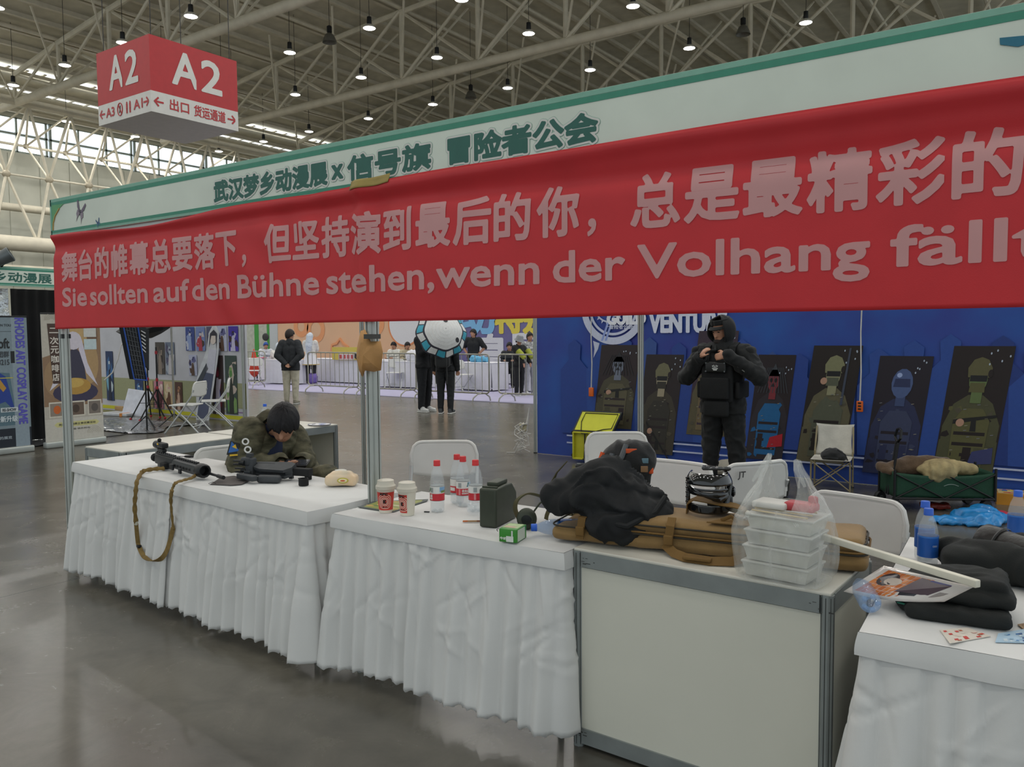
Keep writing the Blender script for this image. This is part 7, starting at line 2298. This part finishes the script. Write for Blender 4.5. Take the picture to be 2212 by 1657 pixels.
def ink2(mb, M, pts, c):
    LY[0] += .00012
    q = [Vector((a, b, LY[0])) for a, b in pts]
    if (q[1] - q[0]).cross(q[2] - q[1]).z < 0: q = q[::-1]
    mb.poly(q, flat(c), M)


def oval(cx, cy, rx, ry, n=16): return [(cx + rx * math.cos(2 * math.pi * k / n), cy + ry * math.sin(2 * math.pi * k / n)) for k in range(n)]


def draw_blue(mb, M, W, H):
    LY[0] = 0
    ink2(mb, M, [(0, 0), (W, 0), (W, H), (0, H)], '7d8c94'); ink2(mb, M, [(0, 0), (W, 0), (W, .26), (0, .26)], '1f2630')
    ink2(mb, M, [(0, .3), (W * .8, .3), (W * .7, 1.0), (0, 1.05)], '56707c'); ink2(mb, M, [(.15, .5), (.5, .62), (.62, .48), (.52, .95), (.3, 1.12), (.15, 1.1)], '28408c'); ink2(mb, M, oval(.28, .95, .1, .16), 'c2a08c')
    ink2(mb, M, [(.3, 1.0), (.48, .75), (.52, .8), (.36, 1.06)], 'b48a3c'); ink2(mb, M, [(.2, 1.2), (.42, 1.1), (.45, 1.25), (.2, 1.3)], '49606c'); ink2(mb, M, [(W - .2, .0), (W - .02, .0), (W - .04, H), (W - .2, H)], '8a98a2')
    put_text(mb, 'soft', flat('25282a'), M, .40, .58, H - .42, H - .29, .004, .004); put_text(mb, '社团群', flat('3c4146'), M, .36, .57, H - .54, H - .46, .002, .004); put_text(mb, '63215', flat('3c4146'), M, .40, .57, H - .64, H - .57, .002, .004)
    ink2(mb, M, [(.59, H - .62), (.64, H - .62), (.64, H - .46), (.59, H - .46)], '1f2224'); ink2(mb, M, [(.3, H - .82), (W - .2, H - .82), (W - .2, H - .81), (.3, H - .81)], 'c4b83c')
    put_text(mb, 'MOON TOU', flat('3a3f44'), M, .38, W - .2, H - .13, H - .1, .001, .004); ink2(mb, M, [(.1, H - .2), (W - .2, H - .2), (W - .2, H - .195), (.1, H - .195)], '3a3f44')
    Mv = M @ T((W - .04, H - .02, .004), (0, 0, R(-90)))
    put_text(mb, 'RHODES ART COSPLAY GAME', flat('5450b0'), Mv, 0, H - .33, -.11, 0, .004)
    ink2(mb, M, [(.44, .48), (.65, .48), (.65, .54), (.44, .54)], 'c9d0d2'); put_text(mb, 'RE-SHOW', flat('25303a'), M, .46, .63, .49, .53, .001, .006); put_text(mb, '全新升级', flat('c9d2d6'), M, .36, .64, .35, .43, .002, .006); put_text(mb, '正在进行的展览', flat('9aa4ac'), M, .2, W - .25, .12, .16, .001, .006)


def draw_brown(mb, M, W, H):
    LY[0] = 0
    ink2(mb, M, [(0, 0), (W, 0), (W, H), (0, H)], 'b8b2a6'); ink2(mb, M, [(.0, .5), (W, .5), (W, H * .98), (.22, H * .98), (.22, H * .7), (0, H * .66)], '8c7158')
    for cx, cy, rx, ry, c in ((.5, 1.55, .16, .2, 'b79a6a'), (.66, 1.1, .12, .3, 'a98c64'), (.15, .9, .14, .25, '9c8060'), (.7, 1.5, .08, .2, '6e5442')): ink2(mb, M, oval(cx, cy, rx, ry), c)
    # a plain pale-haired figure behind a plate of food
    ink2(mb, M, [(.24, .62), (.62, .62), (.56, 1.2), (.44, 1.34), (.32, 1.2)], '3c3a4c'); ink2(mb, M, oval(.43, 1.42, .12, .13), 'c9c2cc'); ink2(mb, M, [(.31, 1.44), (.2, 1.0), (.08, .72), (.24, .85), (.36, 1.3)], 'cfcbd6'); ink2(mb, M, [(.55, 1.44), (.62, 1.1), (.76, .76), (.6, .95), (.5, 1.3)], 'cac4d2')
    ink2(mb, M, oval(.44, .68, .32, .15), '3c3850'); ink2(mb, M, oval(.44, .77, .22, .12), 'b08a44'); ink2(mb, M, oval(.42, .82, .14, .07), 'c4a45a')
    for k, (a, b) in enumerate(((.06, .28), (.3, .56), (.6, .8))): ink2(mb, M, [(a, .34), (b, .34), (b, .56), (a, .56)], 'd0cabc'); ink2(mb, M, [(a + .015, .36), (b - .015, .36), (b - .015, .54), (a + .015, .54)], ['8c8074', '6a5a4e', '7a7068'][k]); ink2(mb, M, oval((a + b) / 2, .45, .05, .06), ['c4642c', '4a3c34', '5a5450'][k])
    ink2(mb, M, [(0, 0), (W, 0), (W, .32), (0, .32)], 'c4c0b6'); ink2(mb, M, [(.16, .2), (W - .1, .2), (W - .06, .235), (W - .1, .27), (.16, .27), (.12, .235)], 'c9c48a')
    put_text(mb, '凭票入场消费立享优惠活动', flat('4a4a3c'), M, .18, W - .12, .22, .25, .0006, .006); put_text(mb, '欢迎光临 快乐时光', flat('5a5a52'), M, .24, W - .2, .15, .175, .0006, .006)
    for k in range(4): ring(mb, .68, .08, .03 + .022 * k, .036 + .022 * k, flat('b0aa9a'), M, 0, 180, .0045); ring(mb, .14, H - .09, .03 + .02 * k, .036 + .02 * k, flat('a8a294'), M, 0, 180, .0045)
    ink2(mb, M, [(.08, H - .14), (.25, H - .14), (.235, H - .98), (.13, H - .98)], '4a3830')
    for k, ch in enumerate('二次元咖啡店'): put_text(mb, ch, flat('d6d0c6'), M, .105 + .004 * k, .225 - .002 * k, H - .3 - .128 * k + (.03 if k == 0 else 0), H - .2 - .128 * k, .002, .006)
    for yy in (H - .18, H - .36): ink2(mb, M, [(.58, yy - .15), (.76, yy - .15), (.76, yy), (.58, yy)], ['c4c4c0', 'b9c9cc'][yy < H - .3])


rollup(1.62, 2.43, 1.83, -5.9, 'grey blue roll-up banner with vertical purple lettering at the left edge', draw_blue)
rollup(2.65, 3.47, 1.88, -5.98, 'brown and white roll-up banner with pale-haired figure and food pictures, behind the left post', draw_brown)

ww = thing('poster_wall', 'white booth wall with olive lower band and yellow base line, hung with posters', 'wall', (0, 6.34, 0))
PWH = mat('poster_wall_white', 'c2c2c8', .7, var=.06, scale=3, bump=.3, bscale=8)
mb = MB(); mb.box((-9.4, .02, 1.25), (5.9, .04, 2.5), PWH); mb.build('panel', ww, smooth=False)
MWW = frame(Vector((0, -.003, 0)), (1, 0, 0), (0, 0, 1))
mb = MB(); mb.box((-9.4, .46, 0), (5.9, .46, .002), flat('9a9c78'), MWW); mb.box((-9.4, .06, .001), (5.9, .07, .002), flat('c9c42c'), MWW); mb.build('printed_band', ww, smooth=False)
mb = MB(); Mv = MWW @ T((-10.15, .85, .002), (0, 0, R(90))); put_text(mb, 'CHAN', flat('9a9ca4'), Mv, 0, .95, -.16, .06, .008); mb.build('grey_lettering', ww, smooth=False)
mb = MB(); mb.box((-6.75, .16, .002), (.5, .018, .002), flat('8a6a9a'), MWW); mb.box((-7.1, .17, .002), (.3, .012, .002), flat('a9b05a'), MWW); mb.build('colour_line', ww, smooth=False)
PAL = [['3a4a8c', 'c2c6d4', '5a3a30', '8fa0cc', '28305c'], ['7c8cc0', 'd0c8cc', '4a342c', 'b04050', '5a6490'], ['5a5a78', 'c9c4cc', '6a5240', '3c4470', 'a8a4b8'], ['b8bcd4', '6a6a98', 'd8d4d8', '5a4234', '3a3a66'], ['4a3aa0', '2a2a6a', '8070c0', 'c0bcd8', '3c2c28'],
       ['3a2c2c', '8c2440', '3c50a0', 'c4bccc', '6a2030'], ['3c4a44', '5a8a4a', 'c0b0a4', '2c3028', '7a9a5a'], ['4a4440', '6c6460', '38302e', '8a7c70', '554a44'], ['6a7488', 'a4acb8', '3c4458', 'c0bcc0', '54506a'], ['2c3c60', '3f6a9c', '7ab0c8', '20283c', 'b8c4cc'], ['b8a878', '8c8474', '4a4a50', 'c9c4b8', '70685c'], ['c08090', '8c4a58', 'd0b0a8', '5a3038', 'e0c8c0'], ['c9b088', 'd8c8a8', 'a07850', '6a4a38', 'd0a0a0'], ['54382c', 'a87a5c', '302420', 'c0a08c', '7a5440']]


def poster(i, a, b, label):
    (x0, z1), (x1, z0) = a, b
    t = thing('poster', label, 'poster', ((x0 + x1) / 2, 6.326, z0), 0, 'posters on the white wall')
    W, H = x1 - x0, z1 - z0
    M = frame(Vector((-W / 2, -.004, 0)), (1, 0, 0), (0, 0, 1))
    pal = PAL[i % len(PAL)]; rr = random.Random(i + 40)
    mb = MB(); mb.box((0, 0, H / 2), (W, .003, H), flat(pal[0])); mb.build('sheet', t, smooth=False)
    mb = MB(); LY[0] = 0
    for k in range(9):
        cx, cy = rr.uniform(.15, .85) * W, rr.uniform(.15, .85) * H
        n_ = rr.randint(4, 7); a0 = rr.uniform(0, 6)
        ink2(mb, M, [(min(W, max(0, cx + rr.uniform(.1, .3) * W * math.cos(a0 + 6.283 * q / n_))), min(H, max(0, cy + rr.uniform(.06, .22) * H * math.sin(a0 + 6.283 * q / n_)))) for q in range(n_)], rr.choice(pal))
    ink2(mb, M, [(.3 * W, 0), (.72 * W, 0), (.66 * W, .45 * H), (.58 * W, .62 * H), (.42 * W, .62 * H), (.34 * W, .45 * H)], pal[3]); ink2(mb, M, oval(W * .5, H * .7, W * .14, H * .07), pal[1]); ink2(mb, M, [(W * .33, H * .6), (W * .4, H * .8), (W * .6, H * .8), (W * .67, H * .6), (W * .6, H * .74), (W * .4, H * .74)], pal[4])
    mb.build('print', t, smooth=False)


for k in range(5): poster(k, (-8.23 + .33 * k, 1.72), (-7.95 + .33 * k, 1.27), 'blue and brown poster, %s from the left in the upper row of five' % ['first', 'second', 'third', 'fourth', 'fifth'][k])
poster(5, (-7.44, 1.19), (-7.10, .1), 'tall dark poster with blue and red figure in the lower row behind the right chair'); poster(6, (-7.04, 1.19), (-6.7, .12), 'tall green and dark poster at the right end of the lower row')
poster(7, (-9.27, 1.43), (-8.96, .8), 'dark brown poster in the middle row behind the red and black stands'); poster(8, (-8.92, 1.43), (-8.62, .8), 'grey blue poster in the middle row left of the stand pole')
poster(9, (-10.05, .66), (-9.75, .12), 'blue poster, leftmost in the bottom row'); poster(10, (-9.7, .66), (-9.4, .12), 'grey and cream poster in the bottom row, second from the left'); poster(11, (-9.36, .66), (-9.05, .12), 'pink poster in the bottom row behind the tripods'); poster(12, (-9.0, .66), (-8.68, .12), 'peach poster in the bottom row, fourth from the left'); poster(13, (-8.64, .66), (-8.4, .12), 'brown poster at the right end of the bottom row')
poster(9, (-11.14, 1.24), (-10.86, .2), 'tall dark blue poster just right of the brown roll-up banner'); poster(3, (-8.15, 1.19), (-7.9, .8), 'small pale poster behind the cut-out figure')

# cut-out figure board, leaning board, boxes, tripods and lights
WHB = mat('board_white', 'c6c8cc', .35)
p = at(407, 911, 0)
o = thing('standee', 'white-edged cut-out figure board leaning before the poster wall', 'standee', (p.x, 6.12, 0), .1)
def SP(pts, y, mt, mb, th=.012): mb.prism(pts, -th / 2, th / 2, mt, T((0, y, 0), (R(90 - 6), 0, 0)))
mb = MB(); SP([(-.2, 0), (.14, 0), (.2, .5), (.26, .95), (.3, 1.3), (.28, 1.62), (.2, 1.74), (.1, 1.74), (.02, 1.62), (-.02, 1.3), (-.16, 1.0), (-.26, .7), (-.22, .3)], 0, WHB, mb); mb.build('board', o, smooth=False)
mb = MB(); F_ = -.012
SP([(-.17, .03), (.1, .03), (.16, .5), (.2, .85), (.0, .9), (-.12, .6)], F_, flat('4a5068'), mb, .004); SP([(.0, .88), (.22, .85), (.25, 1.3), (.05, 1.32)], F_, flat('c4c4d0'), mb, .004); SP([(-.2, .55), (.06, .95), (.0, 1.05), (-.22, .72)], F_, flat('3c4048'), mb, .004)
SP(oval(.15, 1.5, .08, .1), F_ - .002, flat('d4c8c0'), mb, .004); SP([(.05, 1.35), (.06, 1.6), (.15, 1.67), (.24, 1.6), (.25, 1.3), (.21, 1.56), (.1, 1.56)], F_ - .004, flat('33323c'), mb, .004); mb.build('print', o, smooth=False)
a, b = at(245, 893, 0), at(290, 905, 0)
o = thing('white_board', 'blank white board leaning on the floor by the tripods', 'board', (-9.3, 5.75, 0), .25)
mb = MB(); mb.rbox((0, .12, .27), (.62, .02, .56), .008, mat('blank_board', 'cdd0da', .35), T(rot=(R(-16), R(5), 0))); mb.build('board', o)
p = at(262, 893, 0); o = thing('cardboard_piece', 'small cardboard piece on the foam box left of the white board', 'cardboard', (p.x, p.y, .06)); mb = MB(); mb.rbox((0, 0, .04), (.3, .1, .08), .004, flat('a9885a')); mb.build('card', o)
p = at(262, 897, 0); o = thing('foam_box', 'flat white foam box with orange tape on the floor left of the white board', 'box', (p.x, p.y, 0), .2); mb = MB(); mb.rbox((0, 0, .03), (.75, .4, .055), .01, WHB); mb.build('box', o); mb = MB(); mb.box((.22, -.0, .031), (.07, .41, .058), flat('d0843c')); mb.build('tape', o)
p = at(238, 885, 0); o = thing('white_carton', 'white carton behind the foam box', 'box', (p.x - .1, p.y + .3, 0), .3); mb = MB(); mb.box((0, 0, .17), (.3, .25, .34), WHB); mb.build('carton', o, smooth=False)
RDK = mat('red_knob', 'b8323c', .4)


def tripod(px, py, h, label):
    p = at(px, py, 0)
    t = thing('tripod', label, 'tripod', (p.x, p.y, 0), .4, 'red and black light stands')
    mb = MB(); mb.tube([(0, 0, .25), (0, 0, h)], .014, BLK, 8); mb.build('pole', t)
    for k in range(3):
        a = 2.1 * k
        mb = MB(); mb.tube([(0, 0, .6), (.34 * math.cos(a), .34 * math.sin(a), .02)], .012, BLK, 6); lg = mb.build('leg', t)
        mb = MB(); mb.ell((.34 * math.cos(a), .34 * math.sin(a), .025), .025, RDK, n=8, k=6); mb.build('rubber_foot', lg)
        mb = MB(); mb.tube([(0, 0, .3), (.18 * math.cos(a), .18 * math.sin(a), .31)], .006, BLK, 6); mb.build('brace', t)
    for z in (.6, .75, h - .1):
        mb = MB(); mb.lathe([(.02, z - .03), (.024, z), (.02, z + .03)], RDK, 10); mb.build('knob', t)
    return t


tripod(322, 905, 1.3, 'left of the two red and black tripods before the poster wall'); tripod(342, 908, 1.35, 'right of the two red and black tripods, nearer the stand pole')
q = at(377, 921, 0)
t = thing('light_stand', 'grey light stand pole carrying the black dome softbox', 'stand', (q.x, q.y, 0))
mb = MB(); mb.tube([(0, 0, 0), (0, 0, 2.2)], .017, mat('grey_pole', '8c8a84', .4, .4), 8); mb.build('pole', t)
for k in range(3): mb = MB(); mb.tube([(0, 0, .22), (.3 * math.cos(2.1 * k + .5), .3 * math.sin(2.1 * k + .5), .01)], .01, GUN, 6); mb.build('leg', t)
SBF = mat('softbox_black', '16181c', .6, bump=.1, bscale=60)
c_ = Vector(CAM) + Vector(ray(322, 716)) * ((q.y - CAM[1]) / ray(322, 716)[1])
mb = MB(); mb.lathe([(.02, .0), (.2, .05), (.42, .14), (.52, .24), (.5, .25), (.4, .16), (.0, .06)], SBF, 12, Matrix.Translation(c_ - t.location + Vector((0, 0, .02))) @ T(rot=(R(15), 0, 0)) @ T((0, 0, -.14))); mb.build('dome_softbox', t, angle=.2)
mb = MB(); mb.tube([tuple(c_ - t.location), (0, 0, 1.95)], .012, GUN, 6); mb.build('arm', t)
a = [atu(x, y, -6.75) for x, y in ((262, 690), (295, 700), (316, 822), (288, 819))]
o = thing('strip_softbox', 'slanted black strip softbox with grid and blue edges in the left booth', 'softbox', a[2])
aa = [p - a[2] for p in a]
mb = MB(); nn = Vector((.03, .015, 0)); mb.add(aa + [p - nn * 2 for p in aa], [(0, 1, 2, 3), (7, 6, 5, 4), (0, 4, 5, 1), (1, 5, 6, 2), (2, 6, 7, 3), (3, 7, 4, 0)], SBF); mb.build('box', o, smooth=False)
mb = MB()
for i, j in ((0, 3), (1, 2), (3, 2)): mb.tube([tuple(aa[i] + nn * .4), tuple(aa[j] + nn * .4)], .012, flat('2a52a8'), 6)
mb.build('blue_edging', o)
mb = MB()
for k in range(1, 12): u = k / 12; mb.tube([tuple(aa[0].lerp(aa[3], u).lerp(aa[1].lerp(aa[2], u), .12) + nn * .3), tuple(aa[0].lerp(aa[3], u).lerp(aa[1].lerp(aa[2], u), .88) + nn * .3)], .005, flat('55585e'), 4)
for k in range(1, 5): u = k / 5; mb.tube([tuple(aa[0].lerp(aa[1], u) + nn * .3), tuple(aa[3].lerp(aa[2], u) + nn * .3)], .005, flat('55585e'), 4)
mb.build('grid', o)
zf = -a[2].z
mb = MB(); mb.tube([(-.06, .02, zf + .0), (-.06, .02, .1), tuple(aa[0].lerp(aa[2], .5) - nn)], .014, BLK, 8); mb.build('stand_pole', o)
for k in range(3): mb = MB(); mb.tube([(-.06, .02, zf + .25), (-.06 + .25 * math.cos(2.1 * k), .02 + .25 * math.sin(2.1 * k), zf + .01)], .01, BLK, 6); mb.build('stand_leg', o)
b4 = [atu(x, y, -6.85) for x, y in ((296, 700), (322, 712), (322, 800), (300, 770))]
o2 = thing('black_panel_flag', 'black fabric flag panel with white print beside the strip softbox', 'panel', b4[2]); bb = [p - b4[2] for p in b4]
mb = MB(); mb.add(bb + [p - Vector((.02, .01, 0)) for p in bb], [(0, 1, 2, 3), (7, 6, 5, 4), (0, 4, 5, 1), (1, 5, 6, 2), (2, 6, 7, 3), (3, 7, 4, 0)], SBF); mb.build('panel', o2, smooth=False)
mb = MB()
for k in range(6): u = .15 + .1 * k; c1 = bb[0].lerp(bb[3], u).lerp(bb[1].lerp(bb[2], u), .3); c2 = bb[0].lerp(bb[3], u).lerp(bb[1].lerp(bb[2], u), .65); mb.tube([tuple(c1 + Vector((.008, .0, 0))), tuple(c2 + Vector((.008, 0, 0)))], .012, flat('c4c4c4'), 4)
mb.build('white_print', o2)
p = at(392, 935, 0); folding_chair('white folding chair in the left booth, angled toward the grey stand pole', (p.x, p.y + .1, 0), R(-60), 'white chairs in the left booth')
p = at(463, 922, 0); folding_chair('white folding chair in the left booth, nearest the poster wall end', (p.x, p.y + .0, 0), R(-35), 'white chairs in the left booth')
mb = MB(); mb.tube([at(x, y, .01) for x, y in ((215, 945), (260, 940), (300, 930), (330, 915), (345, 905))], .008, BLK, 6)
tag(mb.build('floor_cable'), 'dark cable running along the floor from the roll-up banner to the tripods', 'cable')
mb = MB(); mb.tube([(-8.6, 6.33, 2.45), (-8.55, 6.2, 1.9), atu(262, 745, -8.5), atu(255, 775, -8.5), atu(243, 805, -8.5), atu(225, 822, -8.5)], .012, CAB, 6)
tag(mb.build('hanging_cable'), 'white cable looping down right of the brown roll-up banner', 'cable')
